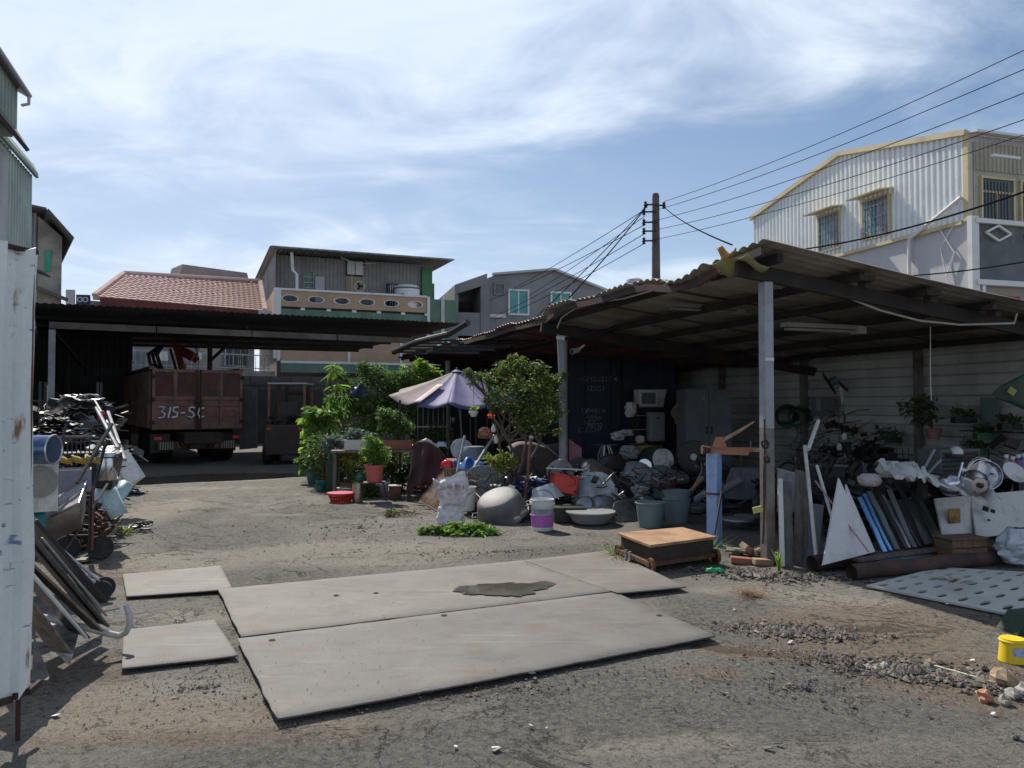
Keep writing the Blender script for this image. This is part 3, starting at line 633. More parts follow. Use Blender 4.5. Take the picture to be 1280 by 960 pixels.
mb = MB(); mb.lathe([(.655,1.0),(.67,1.02),(.67,1.06),(.655,1.08)],24); obj('rim', mb, m_greyp, tk); mb = MB(); mb.lathe([(.02,-.04),(.2,-.04),(.2,.04),(.02,.04)],14); obj('blue_mark', MB().lathe([(.18,0),(.18,.01)],14,Matrix.Translation((-.15,-.655,.55))@Matrix.Rotation(R(90),4,'X')), pl('blue_mark', (.05,.15,.45)), tk)
fw_ = T('wall_fan', 'small white exhaust fan hanging in front of the balcony wall', 'fan', H.o+H.d*H.s_(450)+Vector((-.1,.3,z0+.2)))
mb = MB(); mb.ring((0,0,.25),.25,.02,16,5,Matrix.Rotation(R(90),3,'X')); obj('guard', mb, m_wht, fw_)
mb = MB(); [mb.box((.1*math.cos(a),0,.25+.1*math.sin(a)),(.2,.01,.1),(0,-a,0)) for a in (0,2.1,4.2)]; obj('blades', mb, m_dark, fw_)
# lower floor of the same house seen under the shed roof
zl0, zl1, zl2 = H.z_(355,438), H.z_(355,453), H.z_(355,463)
obj('lower_peach_band', fbox(MB(), .2, W_+6, zl0-.7, zl0+.6, -.18, -.102), m_peach, hh)
obj('lower_white_line', fbox(MB(), .2, W_+6, zl1-.04, zl1+.07, -.22, -.182), m_wht, hh)
obj('lower_green_band', fbox(MB(), .2, W_+6, zl2-.1, zl1-.045, -.2, -.104), m_greenb, hh)
[obj('lower_white_post', fbox(MB(), s-.06, s+.06, zl1+.07, zl0+.6, -.23, -.19), m_wht, hh) for s in (0.1, H.s_(435), H.s_(500))]
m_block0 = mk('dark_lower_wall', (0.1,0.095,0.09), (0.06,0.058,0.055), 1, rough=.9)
# ---- red-tiled house
Hr = Face(*P(112,370,32).xy, R(41)); hr = T('red_tiled_house', 'low house with a pale red tiled roof and a railed upper gallery behind the truck', 'house', Hr.o, Hr.a)
m_tile = mk('pale_red_tile', (0.66,0.48,0.44), (0.58,0.41,0.37), 1.5, 0.4, 0.65, 1, 0, 0.1, 20, 0.12, spec=0)
m_fascia = mk('maroon_fascia', (0.16,0.03,0.03), (0.1,0.02,0.02), 2, rough=.7)
Wr = Hr.s_(332); ze = Hr.z_(118,370); rise = 1.9; run = 4.2
EL_, ER_, RL_, RR_ = P(118,371,32), P(331,389,36.9), P(155,343,36.5), P(325,353,41.0)
mb = MB(); rows = 16
for j in range(rows):
    a0, b0_ = EL_.lerp(RL_, j/rows), ER_.lerp(RR_, j/rows); a1, b1 = EL_.lerp(RL_, (j+1.12)/rows), ER_.lerp(RR_, (j+1.12)/rows)
    mb.corr(a0+Vector((0,0,.035)), b0_-a0, a1-a0-Vector((0,0,.035)), .26, .03, nrm=(0,0,1))
obj('roof', mb, m_tile, hr, W=True); obj('roof_deck', MB().slab([EL_-Vector((0,0,.02)),ER_-Vector((0,0,.02)),RR_-Vector((0,0,.02)),RL_-Vector((0,0,.02))], -.05), m_tile, hr, W=True)
m_cream = mk('cream_eave', (0.5,0.38,0.33), rough=1, spec=0)
obj('eave_trim', MB().bar(EL_-Vector((0,.1,.05)), ER_-Vector((0,.1,.05)), .14, .16), m_cream, hr, W=True)
for q0_, q1_ in ((EL_,RL_),(ER_,RR_)): obj('verge_trim', MB().bar(q0_+Vector((0,0,.08)), q1_+Vector((0,0,.08)), .2, .12), m_cream, hr, W=True)
obj('ridge_cap', MB().tube([RL_+Vector((0,0,.1)), RR_+Vector((0,0,.1))], .09, 7), m_tile, hr, W=True)
obj('fascia', fbox(MB(), .3, Wr-.6, ze-.75, ze-.09, -.5, -.4), m_fascia, hr); obj('corner_block', fbox(MB(), Wr-.6, Wr+.05, ze-.95, ze-.09, -.5, .2), m_plaster, hr)
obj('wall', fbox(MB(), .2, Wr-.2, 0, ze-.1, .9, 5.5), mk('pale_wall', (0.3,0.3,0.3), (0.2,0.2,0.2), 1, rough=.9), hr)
zt = Hr.z_(200,440); zb = Hr.z_(200,461)
obj('gallery_floor', fbox(MB(), -.4, Wr+.2, zb-.35, zb, -.6, .89), m_conc, hr)
mb = MB(); [mb.tube([(s,-.55,zb),(s,-.55,zt)],.014,5) for s in np.arange(0,Wr+.1,.21)]; mb.bar((-.3,-.55,zt),(Wr,-.55,zt),.05,.05); mb.bar((-.3,-.55,zb+.12),(Wr,-.55,zb+.12),.04,.04); obj('railing', mb, m_galv, hr)
s0_, s1_ = Hr.s_(256), Hr.s_(284); bdoor(hr, s0_, s1_, zb, zt+.4, .89, m_beige, 2)
for k, (a, b_) in enumerate(((188,204),(233,246))):
    obj('white_cloth', MB().grid(lambda u, v, a=a, b_=b_: Vector((Hr.s_(a)+(Hr.s_(b_)-Hr.s_(a))*u, -.62+.03*math.sin(u*14), zt-.02-(zt-zb-.35)*v*(1 if a == 188 else .7))), 12, 4), m_wht, hr)
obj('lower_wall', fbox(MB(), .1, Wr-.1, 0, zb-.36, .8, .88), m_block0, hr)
window(hr, Hr.s_(148), Hr.s_(172), zb+.4, zt+.35, .89, m_galv, m_glass); window(hr, Hr.s_(290), Hr.s_(318), zb+.3, zt+.4, .89, m_galv, m_glass, mull=2)
obj('ridge_shed', MB().box(P(262,345,44), (3.9, 2, .6), (0,.02,R(41)), taper=.93), mk('pinkish_sheet', (0.3,0.24,0.22), rough=.8), hr, W=True)
# sign panel with two rings standing beside that roof
sg = T('ring_sign', 'small dark blue sign showing two white rings beside the red tiled roof', 'sign', P(104,384,31), R(10))
mb = MB(); mb.box((0,0,.25),(.5,.12,.5)); obj('board', mb, pl('navy_panel', (0.02,0.03,0.09)), sg)
mb = MB(); [mb.ring((x,-.075,.3),.09,.022,14,5,Matrix.Rotation(R(90),3,'X')) for x in (-.1,.1)]; obj('ring_mark', mb, m_wht, sg)
mb = MB(); mb.box((-.5,.05,.35),(.32,.1,.7)); mb.box((0,0,-.05),(1.0,.1,.1)); mb.box((0,.02,-.6),(.1,.08,1.05)); mb.box((-.5,.05,-.5),(.1,.08,1.0)); obj('bracket', mb, m_plaster, sg)
# ---- grey modern house in the middle distance
Hg = Face(*P(566,400,42).xy, R(14)); hg = T('grey_house', 'plain grey house with a shallow gable, teal windows and a deep recess at its left', 'house', Hg.o, Hg.a)
m_gh = mk('mid_grey_render', (0.25,0.25,0.26), (0.2,0.2,0.21), .8, 0.4, 0.65, 0.9, 0, 0.05, 20, 0.06)
sz = Hg.sz; sR = Hg.s_(775)
pts = [(Hg.s_(605),0),(sR,0),sz(775,372),sz(692,338),sz(622,342),sz(605,350)]
obj('wall', MB().prism(pts, 0, 9), m_gh, hg, sm=False)
mb = MB(); a = sz(692,337); b_ = sz(775,370); c_ = sz(615,343)
mb.bar((a[0],-.1,a[1]),(b_[0],-.1,b_[1]),.3,.12); mb.bar((a[0],-.1,a[1]),(c_[0],-.1,c_[1]),.3,.12); obj('roof_edge', mb, m_plaster, hg)
mb = MB(); s0_, z_ = sz(566,358); s1_, z1_ = sz(606,344)
mb.prism([(s0_,z_),(s1_,z1_),(s1_,z1_-.6),(s0_,z_-.5)], -.6, 6); fbox(mb, s1_-.35, s1_+.15, 0, z1_-.601, -.55, 6); fbox(mb, s0_, s0_+.2, 0, z_-.5, -.55, 5); fbox(mb, s0_+.2, s1_-.35, Hg.z_(585,398)-1, Hg.z_(585,392), -.5, -.3); obj('recess_frame', mb, m_gh, hg)
obj('recess_wall', fbox(MB(), s0_+.2, s1_-.35, 0, z_-.5, 2.5, 2.6), m_greyp, hg)
mb = MB(); [fbox(mb, s0_+.2, s1_-.36, z_-1.2-.45*k, z_-1.0-.45*k, 1.6, 2.45) for k in range(5)]; obj('recess_louvre', mb, m_dark, hg)
window(hg, Hg.s_(637), Hg.s_(659), Hg.z_(648,392), Hg.z_(648,364), 0, m_wht, m_tealg, mull=1, rails=0, fw=.1)
window(hg, Hg.s_(690), Hg.s_(712), Hg.z_(700,392), Hg.z_(700,367), 0, m_wht, m_tealg, mull=1, fw=.1)
window(hg, Hg.s_(619), Hg.s_(629), Hg.z_(624,367), Hg.z_(624,356), 0, m_gh, m_glass, mull=0, fw=.1)
obj('lower_window_strip', fbox(MB(), Hg.s_(612), Hg.s_(632), Hg.z_(620,397), Hg.z_(620,393), -.1, -.02), m_wht, hg)
tk2 = T('rooftop_tank', 'small pale domed tank just showing above the shed roof by the pole', 'water tank', P(793,352,40))
obj('dome', MB().lathe([(.02,-4),(.5,-4),(.5,-.1),(.42,.1),(.2,.2),(.02,.22)],20), m_plaster, tk2)
# ---- row of houses at the far left
fl = Face(-8.2, 12.0, math.atan2(.94,-.34))
m_pgreen = mk('pale_green_cladding', (0.30,0.36,0.30), (0.24,0.28,0.24), 1, rough=.7)
m_pgreen2 = mk('mint_cladding', (0.40,0.45,0.40), (0.33,0.37,0.33), 1, rough=.7)
def lhouse(name, label, px0, px1, D1, ytop, mat, per=.22, ybot=None, extra=None):
    far = P(px1, ytop, D1); return far
ha = T('green_clad_house', 'tall house at the left edge with green upper cladding and a grey sloping roof edge', 'house', P(14,500,16).xy.to_3d(), math.atan2(.94,-.34))
zt_ = P(26,112,16).z; zm_ = P(22,172,16).z; zl_ = P(20,196,16).z
mb = MB(); mb.corr((-7,0,zm_),(7,0,0),(0,0,zt_-zm_+.2),.25,.03,trap=True,nrm=(0,-1,0)); obj('green_cladding', mb, m_pgreen, ha, sm=False)
obj('upper_wall', MB().box((-3.5,3,(zm_+zt_)/2),(7,5.9,zt_-zm_)), m_pgreen, ha)
obj('white_wall', MB().box((-3.6,3.06,zl_/2),(7,5.9,zl_)), mk('off_white_wall', (0.5,0.5,0.48), (0.38,0.38,0.36), .8, rough=.9), ha)
mb = MB(); mb.slab([(-7.2,-.15,zt_-.05),(.25,-.15,zt_-.05),(.25,3,zt_+1.6),(-7.2,3,zt_+1.6)], .1); obj('roof', mb, mk('mauve_grey_metal', (0.25,0.22,0.24), rough=.5), ha)
mb = MB(); mb.tube([(-7.2,-.18,zt_),(.28,-.18,zt_)],.05,8); mb.tube([(.22,-.18,zt_-.05),(.22,-.18,zt_-.2),(.22,-.04,zt_-.25)],.035,8); obj('gutter', mb, m_plaster, ha)
mb = MB(); mb.slab([(-7,-.22,zl_+.1),(-.1,-.22,zl_+.1),(-.1,.02,zl_+.5),(-7,.02,zl_+.5)], .08); obj('awning_roof', mb, mk('dark_roofing', (0.1,0.09,0.09), rough=.8), ha)
window(ha, -3.9, -1.4, zl_-1.9, zl_-.6, .1, m_wht, m_glass, mull=1)
hb = T('arched_roof_house', 'narrow mint green house with a curved metal roof between two taller neighbours', 'house', P(34,500,20).xy.to_3d(), math.atan2(.94,-.34))
zt_ = P(44,205,20).z; pr = [(0,0),(0,zt_)]
mb = MB(); mb.box((-2.6,2.5,(zt_-.3)/2),(5.2,5,zt_-.3)); obj('wall', mb, m_pgreen2, hb)
mb = MB(); arc = [(0.0-.1, zt_-.35)]+[( -.1+2.2-2.2*math.cos(a), zt_-.35+1.0*math.sin(a)) for a in np.linspace(0.1,PI/2,8)]
for (y0, q0), (y1, q1) in zip(arc[:-1], arc[1:]): mb.slab([(-5.4,y0,q0),(.05,y0,q0),(.05,y1,q1),(-5.4,y1,q1)], .07)
obj('curved_roof', mb, m_pgreen, hb)
mb = MB(); mb.corr((-5.2,-.01,0),(5.2,0,0),(0,0,zt_-.3),.25,.03,trap=True,nrm=(0,-1,0)); obj('side_cladding', mb, m_pgreen2, hb, sm=False)
obj('small_awning', MB().slab([(-1.0,-.5,4.9),(-.1,-.5,4.9),(-.1,0,5.1),(-1.0,0,5.1)], .05), m_greyp, hb)
mb = MB(); mb.tube([(-3.6,-.1,zt_-1),(-3.6,-.1,1)],.07,7); obj('downpipe', mb, m_plaster, hb)
hc = T('weathered_house', 'weathered grey house with a green shuttered window and an overhanging tin roof', 'house', P(44,500,24).xy.to_3d(), R(34))
zt_ = P(55,270,24).z; z2_ = P(80,293,24).z; zf = P(70,350,24).z
wC = .66
obj('wall', MB().prism([(0,0),(wC,0),(wC,z2_),(0,zt_)], 0, 6), mk('stained_render', (0.3,0.28,0.25), (0.17,0.155,0.14), 1.2, 0.4, 0.6, 0.9), hc, sm=False)
mb = MB(); mb.corr((-.5,.1,zf),(.48,0,0),(0,0,zt_-zf+.1),.1,.03,nrm=(0,-1,0)); obj('tin_cheek', mb, m_tin, hc, sm=False); obj('cheek_wall', MB().box((-.25,3,zf/2+zt_/2-.1),(.48,5.6,zt_-zf-.2+ .2)), m_tin, hc)
mb = MB(); mb.slab([(-.55,-.5,zt_+.2),(-.55,6,zt_+.2),(.2,6,zt_+.12),(.2,-.5,zt_+.12)], -.07); mb.slab([(.2,-.5,zt_+.12),(.2,6,zt_+.12),(wC+.25,6,z2_-.12),(wC+.25,-.5,z2_-.12)], -.07); obj('roof', mb, mk('dark_tin_roof', (0.09,0.075,0.08), rough=.7), hc)
obj('green_shutter', MB().box((.28,-.03,P(66,325,24).z),(.15,.05,.68)), mk('green_shutter', (0.01,0.30,0.2), rough=.5), hc)
obj('ledge', MB().slab([(-.5,-.35,zf-.15),(wC+.15,-.35,zf-.65),(wC+.15,.01,zf-.62),(-.5,.01,zf-.12)], .1), mk('dark_roofing', (0.1,0.09,0.09)), hc)
# ---- wall and low buildings closing the yard behind the truck shed
m_block = mk('dark_block_wall', (0.13,0.12,0.115), (0.09,0.085,0.08), 1.2, 0.4, 0.65, 0.9, 0, 0.2, 20, 0.15)
bw = T('yard_wall', 'dark block wall closing the yard behind the truck and the forklift', 'wall', P(120,500,29.5).xy.to_3d(), R(20))
zt_ = 2.75; obj('core', MB().box((9,.15,zt_/2),(18,.2,zt_)), m_block, bw)
bme = None
for r_ in range(7):
    for c_ in range(22):
        mb = MB()
        x0 = c_*.8+(.4 if r_ % 2 else 0)
        if bme is None:
            b_ = obj('block', MB().box((0,0,0),(.77,.06,.36)), m_block, bw, loc=(x0+.4,.02,.2+r_*.39)); bme = b_.data
        else:
            b_ = bpy.data.objects.new('block', bme); col.objects.link(b_); b_.parent = bw; b_.location = (x0+.4,.02+random.uniform(-.008,.008),.2+r_*.39)
# ---- utility pole and cables
pp = P(820,338,27); pole = T('utility_pole', 'tall grey utility pole with side insulators standing beyond the shed roof', 'utility pole', (pp.x, 27, 0))
pt = P(820,242,27).z
obj('shaft', MB().lathe([(.2,0),(.13,pt-.1),(.10,pt)],16), mk('pole_concrete', (0.13,0.11,0.1), (0.09,0.08,0.075), 2, rough=.85), pole)
att = {}
for (px, py) in ((806,257),(804,266),(804,279),(804,290),(804,302),(829,258)):
    q = P(px,py,27)-Vector((pp.x,27,0)); mb = MB(); mb.bar((0,-.14,q.z-.0),(q.x,-.14,q.z),.05,.05); br = obj('bracket', mb, m_darkmetal, pole)
    mb = MB(); mb.lathe([(.03,-.12),(.07,-.1),(.04,-.05),(.08,-.02),(.04,.03),(.06,.08),(.02,.12)],10,c=(q.x,-.14,q.z)); obj('insulator', mb, m_dark, br)
m_wire = mk('cable_black', (0.012,0.012,0.014), rough=1, bump=0, spec=0)
def cable(a, b, sag, r, label, n=24, m=m_wire, name='power_cable', group='overhead cables'):
    a, b = Vector(a), Vector(b); pts = [a.lerp(b, t)-Vector((0,0,4*sag*t*(1-t))) for t in np.linspace(0,1,n)]
    mb = MB(); mb.tube(pts, r, 5); return wobj(name, mb, m, label, 'cable', group)
def Pp(px, py): return P(px, py, 27-.14)
for i, ((x0,y0),(x1,y1),D1,lab) in enumerate((((830,252),(1400,5),13,'topmost cable running from the pole up to the right edge'),((808,266),(1400,34),12,'second cable from the top right of the pole'),((806,279),(1400,68),12,'third cable from the top right of the pole'),((806,290),(1400,107),12,'fourth cable from the top right of the pole, crossing the gable'),((806,302),(1400,128),14,'fifth and lowest cable fanning right from the pole'))):
    cable(Pp(x0,y0), P(x1,y1,D1), .22, .009, lab)
for i, ((x0,y0),(x1,y1),D1,lab) in enumerate((((806,262),(560,398),60,'uppermost cable dropping left from the pole towards the grey house'),((806,270),(600,400),58,'second cable dropping left from the pole'),((806,281),(535,402),55,'third cable dropping left from the pole'),((806,292),(545,425),55,'fourth cable dropping left from the pole'),((806,304),(560,420),52,'lowest cable dropping left from the pole'))):
    cable(Pp(x0,y0), P(x1,y1,D1), .35, .013, lab)
cable(Pp(810,256), P(690,395,22), .1, .02, 'thick drop cable slanting steeply down left from the pole head')
cable(Pp(808,258), P(655,410,24), .1, .016, 'thin drop cable slanting down left beside the thick one')
cable(Pp(829,258), P(915,306,12), .1, .014, 'cable dropping right from the pole to the torn edge of the shed roof')
cable(P(1000,312,14), P(1300,233,9), .1, .014, 'dark cable crossing the gabled house in front of its windows')
cable(P(1100,346,12.5), P(1310,322,9), .05, .010, 'thin cable crossing below the balcony of the gabled house')
# ================================================================ open shed on the right
shed = T('open_shed', 'long open-sided tin shed on steel posts with a corrugated back wall', 'shed', SH_O, SH_A)
m_roofu = mk('old_roof_sheet', (0.33,0.30,0.265), (0.2,0.175,0.145), 1.2, 0.4, 0.62, 0.75, 0.1, 0.12, 30, 0.18)
m_roofm = mk('maroon_roof_sheet', (0.22,0.10,0.095), (0.15,0.08,0.07), 1.0, 0.4, 0.62, 0.6, 0.1, 0.12, 30, 0.2)
m_wallc = mk('shed_wall_sheet', (0.5,0.51,0.48), (0.32,0.32,0.3), 1.3, 0.42, 0.66, 0.6, 0.15, 0.1, 30, 0.14, streak=(1,1,.35))
m_purl = mk('dark_purlin', (0.022,0.02,0.02), (0.05,0.032,0.026), 2.5, 0.45, 0.65, 0.8, 0.1, 0.2, 40, 0.25)
RT = 17.0; RW = 5.2; FS = -0.3; FT = -0.4
def zroof(s, t): return 3.12-0.118*(s-FS)+(0.0 if t < 5.2 else -0.10)
def wob(t, s): return 0.05*noise.noise(Vector((t*0.8, s*0.3, 2)))+(-0.16*math.exp(-((t-1.05)/.55)**2) if s < 1 else 0)*(1-max(0, s))
rm = random.Random(5)
# sheets: each spans the slope (s), ribs along s; about 0.85 m wide in t
t = FT; k = 0
while t < RT:
    wd = .88; m_ = m_roofu if t < 4.9 else m_roofm
    over = FS+rm.uniform(-.05,.05)-(0.12 if k in (1, 5) else 0)
    dz = rm.uniform(0,.012)+(0.0 if k % 2 else .014)
    mb = MB()
    mb.corr((over,t,0),(0,wd+.04,0),(RW+.25-over,0,0),.15,.03,nv=6,nrm=(0,0,1),fn=lambda u,v,t=t,over=over,dz=dz: Vector((0,0,zroof(over+(RW+.25-over)*v,t+u*wd)+wob(t+u*wd,over+(RW)*v)+dz)))
    obj('roof_sheet', mb, m_, shed, solid=.004, sm=True)
    t += wd; k += 1
# front rafter, other rafters, posts
def member(name, a, b, w_, h_, m=m_purl, parent=None): return obj(name, MB().bar(a, b, w_, h_), m, parent or shed)
for tt in (0.0, 5.2, 10.4, 14.5):
    member('rafter', (-.35, tt, zroof(-.35,tt)-.17), (RW+.1, tt, zroof(RW+.1,tt)-.17), .06, .15)
for i, s_ in enumerate((-.02, 1.0, 1.9, 2.85, 3.75, 4.65)):
    member('purlin', (s_, FT+.15, zroof(s_,0)-.048+(-.0)), (s_, RT-.4, zroof(s_,9)-.06), .07, .09)
    if i: 
        mb = MB(); mb.box((s_+.02,FT+.16,zroof(s_,0)-.075),(.2,.14,.06)); mb.box((s_+.08,FT+.2,zroof(s_,0)-.12),(.08,.1,.1)); obj('purlin_end', mb, m_rustdark, shed)
mb = MB()
for q in np.arange(FT+.1, RT-.5, .55):
    mb.bar((-.27,q,zroof(-.27,q)-.05+wob(q,-.27)),(-.27,q+.56,zroof(-.27,q+.56)-.05+wob(q+.56,-.27)),.03,.08)
obj('fascia', mb, mk('rusty_fascia', (0.085,0.045,0.033), (0.05,0.04,0.036), 2.5, 0.4, 0.6, .85, 0, .3, 40, .3), shed)
m_post = mk('grey_painted_post', (0.30,0.33,0.36), (0.2,0.21,0.22), 3, 0.45, 0.7, 0.5, 0.1, 0.1, 50, 0.12)
m_postr = mk('rusty_post_foot', (0.16,0.125,0.1), (0.2,0.205,0.21), 3, 0.4, 0.6, 0.8, 0.1, 0.3, 50, 0.2)
zp = zroof(0,0)-.25
fp = obj('post', MB().box((0,0,(1.35+zp)/2),(.105,.105,zp-1.35)), m_post, shed, bev=.006)
obj('post_foot', MB().box((0,0,.675),(.1045,.1045,1.349)), m_postr, shed, bev=.006)
mb = MB(); mb.tube([(-.07,-.03,.3),(-.075,-.04,.9),(-.06,-.05,1.3)],.007,6); mb.tube([(-.075,-.02,.2),(-.07,-.05,.7),(-.075,-.06,1.45)],.009,6); mb.ring((-.07,-.06,1.2),.04,.012,10,5,Matrix.Rotation(R(80),3,'X')); mb.ring((-.06,-.07,1.05),.035,.012,10,5,Matrix.Rotation(R(70),3,'Y')); obj('chain_and_wires', mb, m_rustdark, shed)
obj('post_label', MB().box((0,-.056,2.05),(.1,.004,.03)), m_white, shed)
for (px, py0, py1, D, nm) in ((704,590,402,12.9,'a'),(560,560,440,20.2,'b')):
    g = P(px, 500, D); loc = Matrix.Rotation(-SH_A, 3, 'Z') @ (Vector((g.x, g.y, 0))-SH_O)
    obj('post', MB().tube([(loc.x,loc.y,0),(loc.x,loc.y,zroof(loc.x,loc.y)-.22)],.075,12), m_post, shed)
for tt in np.arange(0.2, 16.5, 2.6): obj('wall_post', MB().box((RW-.1,tt,1.25),(.1,.1,2.5)), mk('dirty_post', (0.17,0.16,0.14), (0.1,0.085,0.07), 4, rough=.8), shed)
# back wall: horizontally ribbed sheets
nsh = 6; L_ = (RT+1.5)/nsh
for k in range(nsh):
    for j, (za, zb_) in enumerate(((0,1.3),(1.28,2.55))):
        mb = MB(); mb.corr((RW+(.02 if j else 0)+.008*(k%2),-1.5+k*L_,za),(0,0,zb_-za),(0,L_+.04,0),.33,.05,trap=True,nrm=(-1,0,0)); obj('wall_sheet', mb, m_wallc, shed, sm=False, solid=.003)
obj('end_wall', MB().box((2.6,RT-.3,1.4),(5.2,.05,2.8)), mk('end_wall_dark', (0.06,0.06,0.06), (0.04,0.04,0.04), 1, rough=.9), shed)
for (px, D, ln, an, dep) in ((875,10.5,1.25,.06,.10),(1030,8.5,1.25,.05,.10)):
    pass
def loc_s(px, py, D):
    q = P(px, py, D); v = Matrix.Rotation(-SH_A, 3, 'Z') @ (q-SH_O); return v
for i, (px, py, D) in enumerate(((882,386,10.6),(1028,411,9.3))):
    v = loc_s(px, py, D); c = SH_O+Matrix.Rotation(SH_A,3,'Z')@v
    lt = T('tube_light', ('unlit fluorescent fitting under the shed roof left of the front post' if i == 0 else 'unlit twin tube fitting under the shed roof right of the front post'), 'light fitting', c, SH_A, 'light fittings under the shed roof')
    obj('housing', MB().box((0,0,.03),(1.15,.11,.05)), m_conc, lt); obj('end_cap', MB().box((.55,0,.0),(.12,.15,.09)), m_beige, lt)
    for y in (-.03,.03): obj('tube', MB().tube([(-.53,y,-.02),(.49,y,-.02)],.015,8), m_conc, lt)
# white conduit bowed along the roof edge
w1 = [P(577,452,0.1+12.9).lerp(P(577,452,13),1), P(579,415,13), P(590,398,12.9), P(620,385,12), P(700,367,10.5), P(750,356,9.6), P(795,343,8.8), P(860,337,8.1), P(930,336,7.6), P(958,331,7.45)]
mb = MB(); mb.tube([P(699,470,12.6), P(697,425,12.7), P(697,408,12.6), P(702,397,12.4), P(718,386,12.0), P(745,378,11.2), P(780,373,10.3), P(812,364,9.6), P(842,351,9.0), P(875,345,8.5), P(915,340,8.0), P(955,333,7.6)], .012, 6)
wobj('white_conduit', mb, m_white, 'white cable sagging along the left roof edge between the posts', 'cable')
mb = MB(); mb.tube([P(1018,352,8.0), P(1050,368,8.1), P(1100,388,8.3), P(1150,401,8.5), P(1200,406,8.6), P(1268,404,8.6), P(1271,392,8.6)], .012, 6)
wobj('sagging_cable', mb, mk('tan_cable', (0.4,0.36,0.3), rough=.7), 'tan cable drooping under the front of the roof at the right', 'cable')
mb = MB(); mb.tube([P(1163,408,9.5), P(1163,470,9.5), P(1164,500,9.5)], .006, 5); wobj('hanging_string', mb, m_white, 'thin white pull string hanging from the roof above the potted plant', 'string')
# torn yellow sheet on the roof edge
A, B = SH_O+e1*(-.55)+e2*(.75), SH_O+e1*(-.2)+e2*1.55
mb = MB(); pa, pb, pc, pd_ = P(943,309,7.5), P(890,328,8.6), P(868,334,9.1), P(905,338,8.2)
def ty(u, v):
    q = P(884+50*u, 328-13*u+4*math.sin(u*9), 7.95-.6*u); return q+Vector((0.25*v,0.1*v,-.10*v+.02*math.sin(8*u+5*v)))-Vector((0,0,.02))
mb.grid(ty, 14, 5); wobj('torn_yellow_sheet', mb, mk('yellow_sheeting', (0.33,0.33,0.16), (0.26,0.26,0.15), 4, rough=.6, trans=.3), 'torn yellow plastic sheet flapping at the gap in the roof edge', 'plastic sheet', solid=.004)
for (px, py, D, l) in ((908,316,7.6,'orange foam strip sticking out of the roof edge above the post'),(755,373,10.9,'yellow rag caught on the middle of the roof edge')):
    mb = MB(); c = P(px,py,D); mb.grid(lambda u,v: c+Vector((.17*(u-.5),.05*math.sin(5*u),.05*math.sin(6*u+2*v)-.05*v+.03)), 8, 3); wobj('torn_strip', mb, mk('orange_foam', (0.45,0.24,0.07), rough=.9), l, 'strip', solid=.02)
# security cameras
def seccam(px, py, D, lab, rz=0):
    c = T('security_camera', lab, 'camera', P(px,py,D), rz)
    obj('body', MB().tube([(-.12,0,0),(.12,0,-.04)],.045,12), m_white, c); obj('lens', MB().tube([(.12,0,-.04),(.13,0,-.042)],.038,12), m_black, c); obj('bracket', MB().bar((-.1,0,0),(-.12,.12,.08),.025,.025), m_white, c)
seccam(703,421,12.6,'white security camera on the middle shed post', R(-60)); seccam(548,432,19.4,'white box camera on the far shed post', R(-100)); seccam(719,437,12.9,'dark dome camera hanging behind the middle post', R(-120))
# ================================================================ truck shed at the back left
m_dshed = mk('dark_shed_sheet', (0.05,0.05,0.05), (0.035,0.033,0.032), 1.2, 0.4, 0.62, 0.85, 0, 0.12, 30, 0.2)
TS = Face(*P(20,500,17.6).xy, R(31)); ts = T('truck_shed', 'dark lean-to shed sheltering the truck and the forklift', 'shed', TS.o, TS.a)
Wt = TS.s_(572); zt0 = TS.z_(38,381); zt1 = TS.z_(570,406); zL = zt0
k = 0; x = 0.3
nsheet = 14; ws = (Wt-.3)/nsheet
for k in range(nsheet):
    x0 = .3+k*ws; zz = zL+(zt1-zt0)*(x0/Wt)
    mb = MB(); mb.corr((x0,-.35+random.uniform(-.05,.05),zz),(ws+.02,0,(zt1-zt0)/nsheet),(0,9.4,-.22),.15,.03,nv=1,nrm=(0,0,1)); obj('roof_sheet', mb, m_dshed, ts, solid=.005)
zb0 = TS.z_(62,405); 
mb = MB(); bm0 = TS.s_(60); bm1 = TS.s_(521); zb1 = TS.z_(520,425)
nb = 4
for k in range(nb):
    a, b_ = bm0+(bm1-bm0)*k/nb, bm0+(bm1-bm0)*(k+1)/nb-.03; za = zb0+(zb1-zb0)*k/nb; zb_ = zb0+(zb1-zb0)*(k+1)/nb
    obj('front_beam', MB().bar((a,.3,za),(b_,.3,zb_),.12,.16), mk('tan_beam', (0.17,0.15,0.13), (0.12,0.1,0.085), 2, 0.4, 0.6, 0.8), ts)
obj('post', MB().box((TS.s_(64),.3,zb0/2-.06),(.14,.14,zb0-.1)), m_post, ts)
obj('rear_post', MB().tube([(TS.s_(90),5,0),(TS.s_(90),5,3.4)],.06,8), m_dshed, ts)
obj('middle_post', MB().box((TS.s_(308),5.5,1.8),(.13,.13,3.6)), m_dshed, ts)
mb = MB(); mb.bar((TS.s_(308),5.4,3.0),(TS.s_(312),.4,zb0+.2),.07,.07); mb.bar((TS.s_(64),.4,zb0-.1),(TS.s_(110),5,zb0-.7),.08,.08); obj('knee_brace', mb, m_dshed, ts)
for y in (1.8, 3.6, 5.4, 7.2, 8.8): obj('purlin', MB().bar((.3,y,zL-.06-y*.024),(Wt,y,zL-.06+(zt1-zt0)-y*.024),.06,.1), m_dshed, ts)
sx_ = TS.s_(96)
mb = MB(); mb.corr((-3.2,6.5,0),(sx_+4.9,0,0),(0,0,zL),.2,.03,trap=True,nrm=(0,-1,0)); obj('rear_wall', mb, m_dshed, ts, sm=False)
